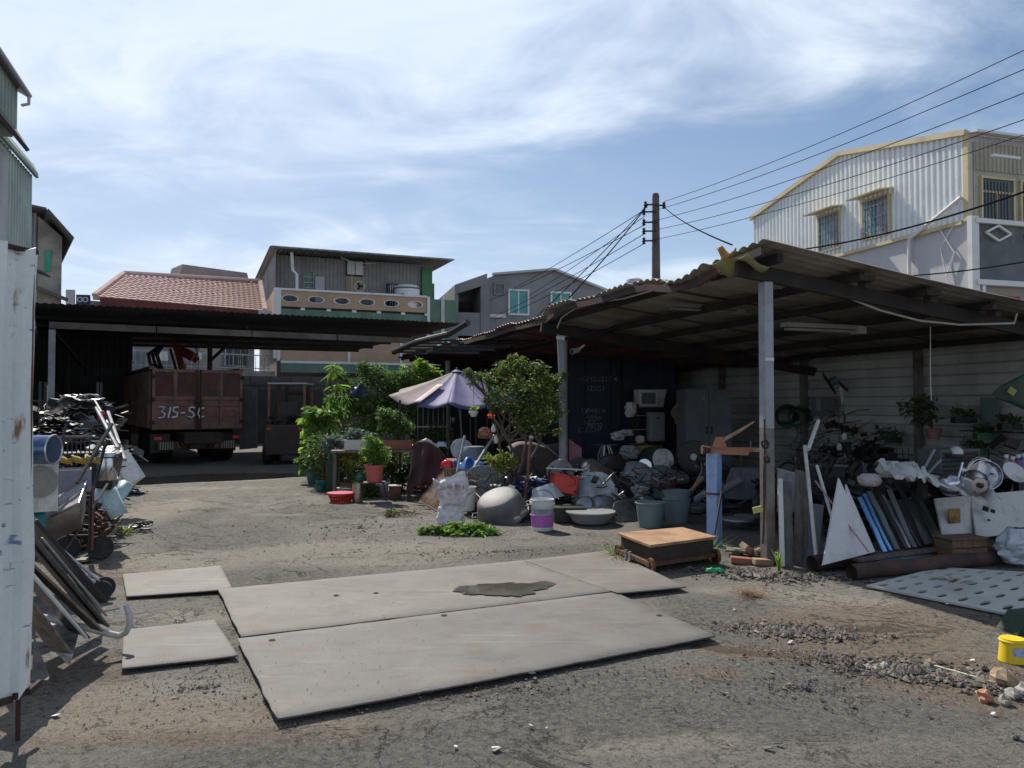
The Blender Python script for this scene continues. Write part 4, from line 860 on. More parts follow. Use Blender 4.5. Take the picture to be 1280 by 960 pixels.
mb = MB(); mb.corr((.2,9.0,0),(0,-8.6,0),(0,0,zL-.1),.2,.03,trap=True,nrm=(1,0,0)); obj('side_wall', mb, m_dshed, ts, sm=False)
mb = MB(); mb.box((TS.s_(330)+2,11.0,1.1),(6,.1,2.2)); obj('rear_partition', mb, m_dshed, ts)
# gutter bridging the two roofs
mb = MB(); mb.tube([P(492,440,17.5), P(520,428,17.0), P(560,418,16.5), P(585,403,16)], .07, 8); wobj('roof_gutter', mb, m_darkmetal, 'dark gutter pipe bridging the truck shed and the open shed', 'gutter')
mb = MB(); c = P(500,436,19)
for k in range(5): mb.bar(P(492+8*k,440-3.5*k,18.5), P(600+20*k,441-4.0*k,15.5), .05, .05)
wobj('roof_battens', mb, m_darkmetal, 'bundle of dark battens resting between the two shed roofs', 'battens')
# ================================================================ shared builders for things
def wheel(r, w_, parent, c, axis='x', mt=None, mr=None, name='wheel'):
    M = {'x': Matrix.Rotation(R(90),3,'Y'), 'y': Matrix.Rotation(R(90),3,'X'), 'z': Matrix.Identity(3)}[axis] if isinstance(axis, str) else axis
    t_ = obj(name, MB().lathe([(r*.6,-w_/2),(r*.93,-w_/2),(r,-w_*.3),(r,w_*.3),(r*.93,w_/2),(r*.6,w_/2)],20,M,c), mt or m_rubber, parent)
    obj('rim', MB().lathe([(.001,-w_*.2),(r*.2,-w_*.35),(r*.59,-w_*.3),(r*.59,w_*.3),(r*.2,w_*.35),(.001,w_*.2)],16,M,c), mr or m_grey, t_)
    return t_
def bucket(loc, rt, rb, h, mat, label, cat='bucket', rot=None, handle=None, group=None, name='bucket', rim=True):
    t_ = T(name, label, cat, loc, 0, group, rot)
    obj('body', MB().shell([(rb,0),(rb+(rt-rb)*.5,h*.5),(rt,h)],24,th=.005), mat, t_)
    if rim: obj('rim', MB().ring((0,0,h-.008),rt,.009,24,6), mat, t_)
    if handle:
        pts = [(rt*math.cos(a)*1.02, handle*rt*math.sin(a)*.5, h-.02+rt*.85*math.sin(a)) for a in np.linspace(0,PI,13)]
        obj('handle', MB().tube(pts,.005,6), m_darkmetal, t_)
    return t_
BS = [0]
def basin(loc, r, h, mat, label, rot=None, sx=1, name='basin', group=None, rb=.72):
    t_ = T(name, label, 'basin', loc, 0, group, rot); BS[0] += 1; k0 = BS[0]*1.7
    mb = MB().shell([(r*rb*.8,0),(r*rb*.95,.02),(r*rb*1.06,h*.18),(r*(rb*.55+.45),h*.5),(r*.93,h*.75),(r*.98,h*.95),(r,h)],30,th=.006,sx=sx)
    def dent(v): q = Vector(v); d = noise.noise(q*7+Vector((k0,0,0)))*.035+noise.noise(q*18+Vector((0,k0,0)))*.012; return (v[0]*(1+d*1.6), v[1]*(1+d*1.6), v[2]+d*.35*h)
    mb.v = [dent(v) for v in mb.v]; obj('bowl', mb, mat, t_)
    mb = MB().lathe([(r*.985,h-.012),(r*1.03,h-.012),(r*1.05,h),(r*1.03,h+.012),(r*.985,h+.012)],30,sx=sx); mb.v = [dent(v) for v in mb.v]; obj('rolled_rim', mb, mat, t_)
    if r > .17 and k0 % 3 < 2:
        for s in (-1,1): obj('handle', MB().tube([(s*r*sx*.98,-.05,h*.75),(s*(r*sx+.05),-.045,h*.72),(s*(r*sx+.055),.045,h*.72),(s*r*sx*.98,.05,h*.75)],.007,6), m_darkmetal, t_)
    return t_
def board(pix, D, th, mat, label, name='board', cat='board', group=None, bev=.003):
    """flat board through image corners given with their own distances"""
    q = [P(a, b, d) for (a, b), d in zip(pix, D if isinstance(D, (list, tuple)) else [D]*len(pix))]
    mb = MB().slab(q, th); return wobj(name, mb, mat, label, cat, group, sm=False)
def stick(a, b, r, mat, label, name='pole', cat='pole', group=None, n=8, sq=None):
    mb = MB()
    if sq: mb.bar(a, b, r, sq)
    else: mb.tube([a, Vector(a).lerp(Vector(b), .5), b], r, n)
    return wobj(name, mb, mat, label, cat, group)
def cloth(fn, nu, nv, mat, label, name='tarpaulin', cat='tarpaulin', th=.004, group=None):
    mb = MB().grid(fn, nu, nv); return wobj(name, mb, mat, label, cat, group, solid=th, ang=80)
def bag(c, sx, sy, sz, mat, label, seed=0, cat='bag', name='plastic_bag', top=True, group=None, amp=.18, rot=None):
    t_ = T(name, label, cat, c, 0, group, rot); mb = MB(); n = 28; prof = []
    def f(u, v):
        a = 2*PI*u; z = v
        r = (math.sin(PI*min(1,(v*.80+.14)))**.45) if not top else (.78+.22*math.sin(PI*v*1.0))*(1 if v < .86 else 1-(v-.86)*1.6)*(min(1,(v+.02)/.08)**.5)
        d = noise.noise(Vector((math.cos(a)*2.2+seed, math.sin(a)*2.2, v*3.5)))*amp+noise.noise(Vector((math.cos(a)*6+seed, math.sin(a)*6, v*14)))*amp*.35
        r = max(.01, r*(1+d)); return Vector((sx*r*math.cos(a), sy*r*math.sin(a), sz*(z+.03*d)))
    mb.grid(f, 40, 34); mb.f.append(tuple(range(40))[::-1])
    obj('sack', mb, mat, t_, ang=70); return t_
def scrap(name, cells, n, mats, label, seed, lmin=.1, lmax=.6, th=.02, W=True):
    """heap of assorted bars, plates and pipes: several heaps' worth of loose scrap nobody could count"""
    r_ = random.Random(seed); mb = MB()
    for _ in range(n):
        c, sx, sy, sz = cells[r_.randrange(len(cells))]
        p_ = Vector(c)+Vector((r_.uniform(-1,1)*sx, r_.uniform(-1,1)*sy, r_.random()*sz)); l = r_.uniform(lmin, lmax)
        a = r_.random()*2*PI; e = r_.uniform(-.6,.6); d = Vector((math.cos(a)*math.cos(e), math.sin(a)*math.cos(e), math.sin(e)))*l/2
        k = r_.random()
        if p_.z-abs(d.z) < 0.01: p_.z = abs(d.z)+.02
        if k < .35: mb.bar(p_-d, p_+d, r_.uniform(.01,th*2), r_.uniform(.006,th))
        elif k < .6: mb.tube([p_-d, p_+d*.2+Vector((r_.uniform(-.05,.05),0,.03)), p_+d], r_.uniform(.006,th), 6)
        elif k < .85: mb.box(p_, (l*.6, l*r_.uniform(.2,.5), r_.uniform(.004,.03)), (r_.uniform(-.9,.9), r_.uniform(-.9,.9), a))
        else: mb.box(p_, (l*.35,l*.3,l*.25), (r_.uniform(-.5,.5), r_.uniform(-.5,.5), a))
    return mb
def leafmesh(name, pts, size, mat, parent=None, aspect=.5, up=.6, droop=0.0, seed=0, var=.35, W=False, **k):
    """one small folded leaf on every point"""
    rg = np.random.default_rng(seed); pts = np.asarray(pts, float); n = len(pts)
    d = rg.normal(size=(n,3)); d[:,2] = d[:,2]*.5-droop; d /= np.linalg.norm(d,axis=1)[:,None]
    nn = rg.normal(size=(n,3)); nn[:,2] = np.abs(nn[:,2])+up; s = np.cross(d, nn); s /= np.linalg.norm(s,axis=1)[:,None]+1e-9; nn = np.cross(s, d)
    L_ = size*(1+var*rg.normal(size=n)).clip(.4,1.9); L_ = L_[:,None]; Wd = L_*aspect*.5
    v = np.empty((n,6,3)); v[:,0] = pts; v[:,1] = pts+d*L_*.35+s*Wd+nn*Wd*.25; v[:,2] = pts+d*L_*.75+s*Wd*.7+nn*Wd*.15
    v[:,3] = pts+d*L_-np.array([0,0,1])*L_*.15; v[:,4] = pts+d*L_*.75-s*Wd*.7+nn*Wd*.15; v[:,5] = pts+d*L_*.35-s*Wd+nn*Wd*.25
    mb = MB(); mb.v = [tuple(q) for q in v.reshape(-1,3).tolist()]
    mb.f = [f for i in range(n) for f in ((6*i,6*i+1,6*i+2,6*i+3),(6*i,6*i+3,6*i+4,6*i+5))]
    return obj(name, mb, mat, parent, sm=False, W=W, **k)
def clumps(cs, n, rg, tight=.55):
    """points in a union of fuzzy balls (centre, radius)"""
    out = []; wts = np.array([c[3]**2 for c in cs]); wts = wts/wts.sum()
    for c, w_ in zip(cs, wts):
        m = int(n*w_)+1; d = rg.normal(size=(m,3)); d /= np.linalg.norm(d,axis=1)[:,None]; r_ = rg.random(m)**tight
        out.append(np.array(c[:3])+d*r_[:,None]*c[3]*np.array([1,1,.85]))
    return np.concatenate(out)
def leafmat(name, c1, c2, tr=.35, isl=.35): return mk(name, c1, c2, 2.5, 0.4, 0.6, 0.5, 0, 0, 20, 0.15, isl=isl, trans=tr)
lf_dark = leafmat('leaf_dark', (0.07,0.13,0.04), (0.1,0.17,0.05), .45)
lf_mid = leafmat('leaf_mid', (0.09,0.19,0.04), (0.13,0.25,0.055), .45)
lf_bright = leafmat('leaf_bright', (0.2,0.36,0.045), (0.27,0.42,0.06), .5)
lf_yellow = leafmat('leaf_yellow', (0.28,0.31,0.05), (0.18,0.27,0.05), .45)
lf_olive = leafmat('leaf_olive', (0.16,0.18,0.055), (0.22,0.2,0.065), .4)
lf_silver = leafmat('leaf_silver', (0.16,0.21,0.19), (0.22,0.26,0.23), .2)
lf_dry = leafmat('leaf_dry', (0.22,0.15,0.06), (0.15,0.1,0.05), .2)
m_bark = mk('bark', (0.13,0.1,0.075), (0.08,0.06,0.045), 12, 0.4, 0.6, .9, 0, .4, 80, .25)
m_twig = mk('twig', (0.09,0.08,0.045), (0.06,0.08,0.03), 8, rough=.85)
# ================================================================ the truck
m_bed = mk('rusty_truck_bed', (0.26,0.135,0.11), (0.15,0.09,0.075), 2.2, 0.42, 0.6, 0.8, 0.05, 0.25, 30, 0.3)
m_bedd = mk('dark_truck_panel', (0.13,0.05,0.045), (0.07,0.04,0.036), 3, 0.42, 0.6, 0.85, 0, 0.25, 30, 0.3)
TD = 20.0; tl = P(190,500,TD); tr_ = P(299,500,TD+.5); ta = math.atan2(tr_.y-tl.y, tr_.x-tl.x)
TA = R(33); truck = T('dump_truck', 'rusty dump truck seen from behind, chalked with the number 315-SC', 'truck', (tl.x+1.13*math.cos(TA), tl.y+1.13*math.sin(TA), 0), TA)
wt = 2.26; zb_, zt_ = .92, 2.52; LB = 6.0
bed = obj('cargo_bed', MB().box((0,LB/2+.06,zb_+.05),(wt,LB,.1)), m_bedd, truck)
for s in (-1,1):
    obj('side_wall', MB().box((s*(wt/2-.03),LB/2+.06,(zb_+zt_)/2),(.05,LB,zt_-zb_)), m_bed, truck)
    for k in range(13): obj('side_rib', MB().box((s*(wt/2+.035),.25+k*.46,(zb_+zt_)/2),(.08,.09,zt_-zb_-.1)), m_bed, truck)
    obj('top_rail', MB().box((s*(wt/2),LB/2+.06,zt_+.03),(.12,LB,.08)), m_bed, truck)
for s in (-1,1):
    d = obj('tail_door', MB().box((s*wt/4,0,(zb_+zt_)/2),(wt/2-.015,.05,zt_-zb_)), m_bed, truck)
    mb = MB()
    for x0 in (.03, wt/2-.05-.0, wt/4+.0): mb.box((s*x0+ (s*.02),-.045,(zb_+zt_)/2),(.07,.045,zt_-zb_-.05))
    for z in (zb_+.05, zb_+.66, zb_+.82, zt_-.05): mb.box((s*wt/4,-.04,z),(wt/2-.06,.04,.06))
    obj('door_frame', mb, m_bed, d)
    for x0 in (wt/8+.02, wt*3/8-.0):
        obj('sunken_panel', MB().box((s*x0,-.028,zb_+1.2),(wt/4-.14,.006,.62)), m_bedd, d); obj('sunken_panel', MB().box((s*x0,-.028,zb_+.35),(wt/4-.14,.006,.5)), m_bed, d)
    for z in (zb_+.2, zb_+.8, zb_+1.4): obj('hinge', MB().box((s*(wt/2-.0),-.07,z),(.12,.05,.09)), m_rustdark, d)
mb = MB(); mb.tube([(-.05,-.09,zb_-.05),(-.05,-.09,zt_)],.022,8); mb.tube([(.05,-.09,zb_-.05),(.05,-.09,zt_)],.022,8); mb.box((0,-.1,zb_+.75),(.2,.05,.06)); obj('locking_bars', mb, m_rustdark, truck)
m_chalk = mk('chalk', (0.72,0.72,0.70), rough=.9, bump=0); m_faint = mk('faint_orange', (0.28,0.09,0.05), rough=.9, bump=0)
STK = {'3':[[(0,1),(.5,1),(.22,.58),(.5,.4),(.42,.05),(0,.0)]],'1':[[(.3,1),(.12,0)]],'5':[[(.55,1),(.15,.95),(.1,.55),(.45,.5),(.42,.1),(0,.02)]],'-':[[(0,.45),(.35,.47)]],'S':[[(.6,.88),(.38,1),(.12,.88),(.14,.62),(.45,.47),(.56,.22),(.32,0),(0,.12)]],'C':[[(.6,.9),(.2,.85),(.05,.4),(.2,.02),(.6,.1)]]}
mb = MB(); x = -.98
for ch, adv in zip('315-SC', (.2,.12,.22,.17,.24,.2)):
    for stx in STK[ch]: mb.tube([(x+.27*a*1.1, -.078+.004*math.sin(a*9), zb_+.32+.27*b_+.012*(b_>.5)) for a, b_ in stx], [.02,.026,.021,.027,.02,.024,.018,.014][:len(stx)], 5)
    x += adv
obj('chalk_number', mb, m_chalk, truck)
for s_ in (-1,1): obj('tail_lamp', MB().box((s_*.98,-.02,.7),(.18,.06,.08)), m_red, truck)
text('raised_number', '315  SC', .26, FR((.55,-.075,zb_+.42)), m_faint, truck, sx=.95)
obj('chassis', MB().box((0,2.9,.72),(.95,7.5,.26)), m_rustdark, truck)
bp = obj('bumper_bar', MB().box((0,.02,.5),(1.95,.07,.22)), mk('bumper_dark', (0.07,0.06,0.055), (0.1,0.06,0.04), 5), truck)
for s in (-1,1):
    for k in range(6): obj('bumper_slat', MB().box((s*(.62+k*.06),-.03,.5),(.02,.02,.2)), m_beige, bp)
    obj('reflector_stripe', MB().box((s*.38,-.02,.5),(.26,.012,.13),(0,s*.0,0)), mk('orange_stripe', (0.30,0.10,0.02), rough=.5), bp)
    for k in range(2): obj('stripe', MB().box((s*(.3+.12*k),-.028,.5),(.035,.01,.16),(0,s*.7,0)), m_dark, bp)
    obj('mudguard', MB().box((s*.85,.5,.55),(.5,.03,.5)), m_black, truck)
pl_ = obj('number_plate', MB().box((0,-.03,.52),(.36,.012,.16)), mk('old_plate', (0.22,0.2,0.17), rough=.6), bp)
text('plate_number', '315-SC', .11, FR((0,-.038,.52)), m_dark, truck)
for s in (-1,1):
    for y in (1.1,2.4,7.3): wheel(.5,.28,truck,(s*.95,y,.5)); 
    for y in (1.1,2.4): wheel(.5,.26,truck,(s*.64,y,.5))
obj('cab', MB().box((0,7.6,1.55),(2.2,1.5,1.9)), m_bedd, truck, bev=.08)
# orange grapple loader behind the bed
cr_ = T('loader_crane', 'orange scrap grapple arm folded above the truck bed', 'crane', P(206,500,26.5).xy.to_3d())
m_or = mk('faded_orange', (0.42,0.09,0.03), (0.2,0.06,0.03), 4, 0.45, 0.65, .6, .1, .1)
obj('column', MB().tube([(0.6,0,.8),(.6,0,3.0)],.13,10), m_or, cr_)
obj('boom', MB().bar((.35,0,3.7),(.6,.1,2.6),.16,.22), m_or, cr_); obj('outer_boom', MB().bar((.3,-.1,3.65),(1.1,.0,3.1),.14,.2), m_or, cr_)
obj('cylinder', MB().tube([(.25,-.2,3.5),(.45,-.1,2.7)],.05,8), m_darkmetal, cr_); obj('hose', MB().tube([(.3,-.2,3.75),(.7,-.3,3.9),(1.15,-.2,3.5),(1.2,-.1,3.1)],.025,6), m_black, cr_)
for a in (-1,0,1): obj('claw', MB().tube([(-.1+a*.05,-.1,3.6),(-.35+a*.1,-.2+a*.1,3.3),(-.25+a*.1,-.2+a*.15,2.95),(0,-.1,2.75)],[.05,.07,.06,.02],6), m_darkmetal, cr_)
obj('motor', MB().box((.85,-.1,3.3),(.45,.3,.3),(0,.5,0)), m_or, cr_, bev=.03)
# ================================================================ forklift
fl_ = P(356,500,20.2); fk = T('forklift', 'old forklift with tan roof guard posts parked in the dark beside the truck', 'forklift', (fl_.x, fl_.y, 0), R(6))
m_fk = mk('grimy_forklift', (0.06,0.05,0.045), (0.1,0.055,0.04), 4, 0.45, 0.62, .75, .1, .2)
m_fkp = mk('tan_guard', (0.25,0.13,0.075), (0.16,0.09,0.06), 4, 0.45, 0.62, .7, .1, .1)
obj('counterweight', MB().prism([(-.5,.25),(.5,.25),(.55,.6),(.5,1.05),(-.5,1.05),(-.55,.6)],0,.55), m_fk, fk, bev=.04)
obj('body', MB().box((0,1.1,.65),(1.0,1.3,.7)), m_fk, fk, bev=.04)
for x in (-.46,.46):
    obj('guard_post', MB().bar((x,.25,1.0),(x,.3,2.12),.06,.06), m_fkp, fk); obj('guard_post', MB().bar((x,1.7,1.0),(x,1.5,2.12),.06,.06), m_fkp, fk)
    wheel(.3,.2,fk,(x*1.05,.35,.3)); wheel(.34,.24,fk,(x*1.1,1.6,.34))
mb = MB(); mb.bar((-.5,.9,2.15),(.5,.9,2.15),1.3,.04); obj('guard_roof', mb, m_plaster, fk)
obj('seat', MB().box((0,.75,1.15),(.45,.45,.15)), m_black, fk); obj('seat_back', MB().box((0,.55,1.4),(.45,.1,.5)), m_black, fk)
for x in (-.3,.3): obj('mast', MB().box((x,2.0,1.15),(.1,.12,2.0)), m_fk, fk)
obj('mast_bar', MB().box((0,2.02,1.9),(.6,.08,.1)), m_fk, fk); obj('steering_wheel', MB().ring((0,1.15,1.45),.17,.015,16,6,Matrix.Rotation(R(60),3,'X')), m_black, fk)
mb = scrap('x',[((0,.3,1.05),.45,.2,.25)],60,None,'',4,.08,.3,.012); obj('clutter_on_hood', mb, m_darkmetal, fk, kind='stuff', sm=False)
obj('rear_light', MB().box((-.4,-.02,.95),(.1,.03,.07)), m_red, fk); obj('rear_light', MB().box((.4,-.02,.95),(.1,.03,.07)), m_red, fk)
board([(300,562),(322,560),(322,486),(300,485)], [22,22,22.1,22], .06, mk('grey_door_panel', (0.12,0.11,0.105), (0.08,0.075,0.07), 3), 'tall grey panel leaning between the truck and the forklift', 'panel', 'panel')
# ================================================================ left edge: gate leaf
gl = T('gate_leaf', 'pale blue ribbed metal gate leaf with rusty edges and dark smears at the left edge', 'gate', G(43,850).xy.to_3d(), 0)
far = P(43,850,3.76); g0 = Vector((far.x, 3.76, 0)); gd = Vector((-.235,-1,0)).normalized()
zb1, zt1_ = P(43,850,3.76).z, P(38,316,3.76).z
Wg = 1.7; m_gate = mk('pale_blue_gate', (0.74,0.76,0.73), (0.58,0.62,0.61), 2.2, 0.42, 0.72, 0.5, 0.1, 0.06, 30, 0.08, streak=(1,1,.25))
# smears and rust as material layers with their own shape
nt = m_gate.node_tree; Nn = nt.nodes; Ll = nt.links; pb_ = Nn['Principled BSDF']; src = pb_.inputs['Base Color'].links[0].from_socket
def layer(src, sc_, lo, hi, color, strk, seed):
    tcx = Nn.new('ShaderNodeTexCoord'); mpx = Nn.new('ShaderNodeMapping'); Ll.new(tcx.outputs['Object'], mpx.inputs[0]); mpx.inputs['Scale'].default_value = strk; mpx.inputs['Location'].default_value = (seed,seed*2,seed)
    nx_ = Nn.new('ShaderNodeTexNoise'); nx_.inputs['Scale'].default_value = sc_; nx_.inputs['Detail'].default_value = 6; Ll.new(mpx.outputs[0], nx_.inputs['Vector'])
    mr = Nn.new('ShaderNodeMapRange'); Ll.new(nx_.outputs[0], mr.inputs[0]); mr.inputs[1].default_value = lo; mr.inputs[2].default_value = hi
    m_ = Nn.new('ShaderNodeMix'); m_.data_type = 'RGBA'; Ll.new(mr.outputs[0], m_.inputs['Factor']); Ll.new(src, m_.inputs['A']); m_.inputs['B'].default_value = (*color,1); return m_.outputs['Result']
s_ = layer(src, 1.6, .5, .7, (0.5,0.5,0.46), (1,1,.3), 5.0); s_ = layer(s_, 12, .62, .67, (0.16,0.24,0.33), (.5,.5,1.6), 3.0); s_ = layer(s_, 9, .64, .70, (0.26,0.13,0.06), (1,1,.35), 8.0); s_ = layer(s_, 40, .70, .74, (0.12,0.07,0.04), (1,1,1), 2.0); Ll.new(s_, pb_.inputs['Base Color'])
def gate_fn(u, v):
    e = 0
    z = Vector((0,0,0))
    if v == 0: z = Vector((0,0,-.03+.05*noise.noise(Vector((u*22,1,0)))-.08*u))
    if v == 1: z = Vector((0,0,.0+.015*math.sin(u*60)))
    return z+Vector((.008*math.sin(v*7)-.015,0,0))
mb = MB(); gp = [(0,0),(.03,.0),(.05,.035),(.10,.035),(.12,0),(.19,0),(.21,.035),(.255,.035),(.275,0),(.36,0)]
prof = []; x = 0
while x < Wg:
    for a, h_ in gp[:-1]: prof.append((x+a, h_))
    x += .36
gn = Vector((-gd.y, gd.x, 0)); gn = gn if gn.x > 0 else -gn
nv = 14
for j in range(nv+1):
    v = j/nv
    for a, h_ in prof:
        q = g0+gd*a+gn*(h_-.01)+Vector((0,0,zb1+(zt1_-zb1)*v))+gate_fn(a/Wg, v)+gn*.012*noise.noise(Vector((a*3,v*5,0))); mb.v.append(tuple(q))
m = len(prof)
mb.f = [(j*m+i, j*m+i+1, (j+1)*m+i+1, (j+1)*m+i) for j in range(nv) for i in range(m-1)]
obj('sheet', mb, m_gate, gl, W=True, sm=False, solid=.003)
mb = MB(); mb.bar(g0+gd*.03+Vector((0,0,zb1))-gn*.035, g0+gd*.03-gn*.035+Vector((0,0,zt1_-.03)), .03, .03); obj('edge_frame', mb, m_rust, gl, W=True)
mb = MB()
for i in range(22):
    a = i*.08; mb.box(g0+gd*a+Vector((0,0,zb1-.035-.08*a/Wg)), (.02,.09,.03), (random.uniform(-.3,.3),0,0))
obj('rusty_bottom_edge', mb, m_rustdark, gl, W=True, kind='stuff')
mb = MB(); q = G(22,925); mb.tube([q, q+Vector((0,0,.42))], .011, 8); obj('drop_bolt', mb, m_rustdark, gl, W=True)
q2 = q.copy()
mb = MB(); mb.bar(g0+gd*.03+Vector((0,0,zt1_-.005)), g0+gd*Wg+Vector((0,0,zt1_-.005)), .03, .02); obj('rusty_top_edge', mb, m_rustdark, gl, W=True)
# more gate rail behind
mb = MB(); mb.bar(g0+gd*.02-gn*.05+Vector((0,0,1.9)), g0+gd*1.6-gn*.05+Vector((0,0,1.9)), .04,.04); mb.bar(g0+gd*.02-gn*.05+Vector((0,0,.5)), g0+gd*1.6-gn*.05+Vector((0,0,.5)), .04,.04); obj('back_rails', mb, m_rust, gl, W=True)
# ---- planks and channels leaning by the gate
m_ply = mk('grey_plank', (0.13,0.122,0.11), (0.06,0.055,0.05), 2.5, 0.4, 0.65, .85, 0, .25, 50, .2, streak=(6,6,1))
def lean(p0, p1, d0, d1, w_, th, m_, label, cat='plank', name='plank', up=(0,0,1)):
    a, b_ = P(*p0, d0), P(*p1, d1); a.z = max(a.z, th/2); th *= .5
    mb = MB(); mb.bar(a, b_, w_, th, up=up); return wobj(name, mb, m_, label, cat, 'planks and metal channels leaning by the gate', bev=.003)
for i, (p0, p1, d0, d1, w_, th, m_, l) in enumerate(((( 131,781),(30,660),4.95,4.6,.15,.03,m_ply,'wide grey plank leaning against the gate, uppermost of the fan'),((122,787),(20,690),4.8,4.4,.13,.03,m_wood,'second plank of the fan, browner than the wide grey one'),((129,751),(40,650),5.3,4.9,.10,.05,m_black,'black channel leaning above the fan of planks'),((118,776),(26,668),5.0,4.7,.20,.02,m_darkmetal,'added dark filler board half hidden under the wide grey plank'),((108,797),(30,706),4.62,4.3,.03,.03,m_white,'thin pale strip leaning steeply over the dark gap'),((100,793),(16,700),4.7,4.4,.26,.02,m_black,'added black filler board lowest in the fan of planks'),((133,770),(52,672),5.1,4.8,.03,.02,m_galv,'thin galvanised strip leaning beside the black channel'),((78,815),(16,735),4.4,4.1,.14,.03,m_wood,'short brown plank at the bottom left of the fan'),((126,764),(34,640),5.4,5.2,.22,.03,m_black,'added black filler sheet standing behind the fan of planks'))):  # broad dark and black boards are added filler for the dark gaps
    lean(p0, p1, d0, d1, w_, th, m_, l)
board([(44,793),(87,832),(97,795),(60,766)], [4.6,4.35,4.75,5.0], .02, mk('stained_white_sheet', (0.36,0.35,0.33), (0.1,0.095,0.09), 4, .42,.56,.5), 'stained white sheet lying crumpled at the foot of the leaning planks', 'sheet', 'sheet')
board([(43,795),(62,846),(60,850),(40,850)], [4.2,4.05,4.0,4.0], .03, m_ply, 'broken board end under the gate edge', 'board', 'board')
# bent pipe
mb = MB(); pts = [P(10,762,4.7), P(60,773,4.75), P(100,783,4.85), P(135,792,4.9)+Vector((0,0,0)), P(149,795,4.93), P(157,791,4.93), P(162,781,4.95), P(162,770,4.97), P(158,757,5.0)]
mb.tube(pts, .020, 10); wobj('bent_pipe', mb, mk('old_white_pipe', (0.50,0.49,0.46), (0.34,0.32,0.29), 5, rough=.5), 'bent pale pipe with an upturned end beside the small steel plates', 'pipe')
# small cart lying on its side with a black wheel
ct = T('folding_cart', 'small folding cart with a black wheel lying by the leaning planks', 'cart', G(126,752), R(30))
wheel(.085,.04,ct,(.0,-.02,.085),axis=Matrix.Rotation(R(70),3,'X'),mr=m_white); wheel(.085,.04,ct,(.03,.14,.085),axis=Matrix.Rotation(R(70),3,'X'))
obj('axle_bar', MB().tube([(0,.0,.09),(.03,.14,.09)],.012,6), m_galv, ct)
[obj('frame_tube', MB().tube(q,.013,6), m_galv, ct) for q in ([(.0,.02,.1),(-.35,.1,.45)],[(.03,.14,.1),(-.32,.22,.45)],[(-.18,.06,.28),(-.15,.18,.28)])]
obj('nose_plate', MB().box((-.05,.06,.06),(.2,.16,.01),(0,.2,0)), m_darkmetal, ct)
# hand truck with tall frame leaning back, and big wheel
ht = T('hand_truck', 'tall black hand truck with crossed side rails standing at the edge of the scrap pile', 'hand truck', G(112,700), R(20))
wheel(.125,.05,ht,(.10,-.02,.125),axis=Matrix.Rotation(R(75),3,'X')@Matrix.Identity(3)); wheel(.125,.05,ht,(-.22,.08,.125),axis=Matrix.Rotation(R(75),3,'X'))
mb = MB(); mb.tube([(.0,.0,.13),(-.0,-.0,.6),(.12,.02,1.15),(.16,.02,1.22),(.10,.1,1.24)],.016,8); obj('side_rail', mb, m_black, ht)
mb = MB(); mb.tube([(-.22,.08,.13),(-.2,.06,.55),(.0,.08,1.1),(.08,.06,1.2)],.016,8); obj('side_rail', mb, m_black, ht)
for z in (.25,.45,.65,.85): obj('cross_bar', MB().tube([(0,0,z),(-.2,.06,z)],.012,6), m_darkmetal, ht)
obj('toe_plate', MB().box((-.1,-.1,.03),(.3,.18,.008)), m_darkmetal, ht)
obj('red_upright', MB().tube([(.03,-.05,.1),(.03,-.03,.75)],.012,6), mk('dark_red_paint', (0.15,0.03,0.03), rough=.5), ht)
# wheelbarrow tray tipped towards the camera
wb = T('wheelbarrow', 'wheelbarrow with a bright rimmed tray tipped up beside the hand truck', 'wheelbarrow', P(64,645,6.7), 0, rot=(R(22),R(-26),R(10))); wb.scale = (.8,.8,.8)
obj('tray', MB().add([(-.25,-.18,-.2),(.25,-.18,-.2),(.22,.2,-.2),(-.22,.2,-.2),(-.42,-.3,.1),(.42,-.3,.1),(.4,.32,.1),(-.4,.32,.1)],[(0,1,2,3),(0,4,5,1),(1,5,6,2),(2,6,7,3),(3,7,4,0)]), mk('tray_grey', (0.12,0.1,0.09), (0.2,0.17,0.14), 4, .45,.6,.4,.4), wb, solid=.004)
mb = MB(); mb.tube([(-.42,-.3,.1),(.42,-.3,.1),(.4,.32,.1),(-.4,.32,.1),(-.42,-.3,.1)],.014,8); obj('rim', mb, m_steel, wb)
mb = MB(); mb.add([(-.41,-.29,.09),(.41,-.29,.09),(.39,.31,.09),(-.39,.31,.09)],[(0,1,2,3)]); obj('sheet_in_tray', mb, mk('glossy_white_sheet', (0.6,0.55,0.56), (0.45,0.42,0.42), 4, rough=.25), wb, sm=False)
mb = MB(); mb.tube([(-.3,.2,-.2),(-.35,.9,-.25)],.015,6); mb.tube([(.3,.2,-.2),(.35,.9,-.25)],.015,6); mb.tube([(-.2,-.2,-.22),(0,-.55,-.3),(.2,-.2,-.22)],.014,6); obj('frame', mb, m_darkmetal, wb); wheel(.17,.06,wb,(0,-.55,-.3))
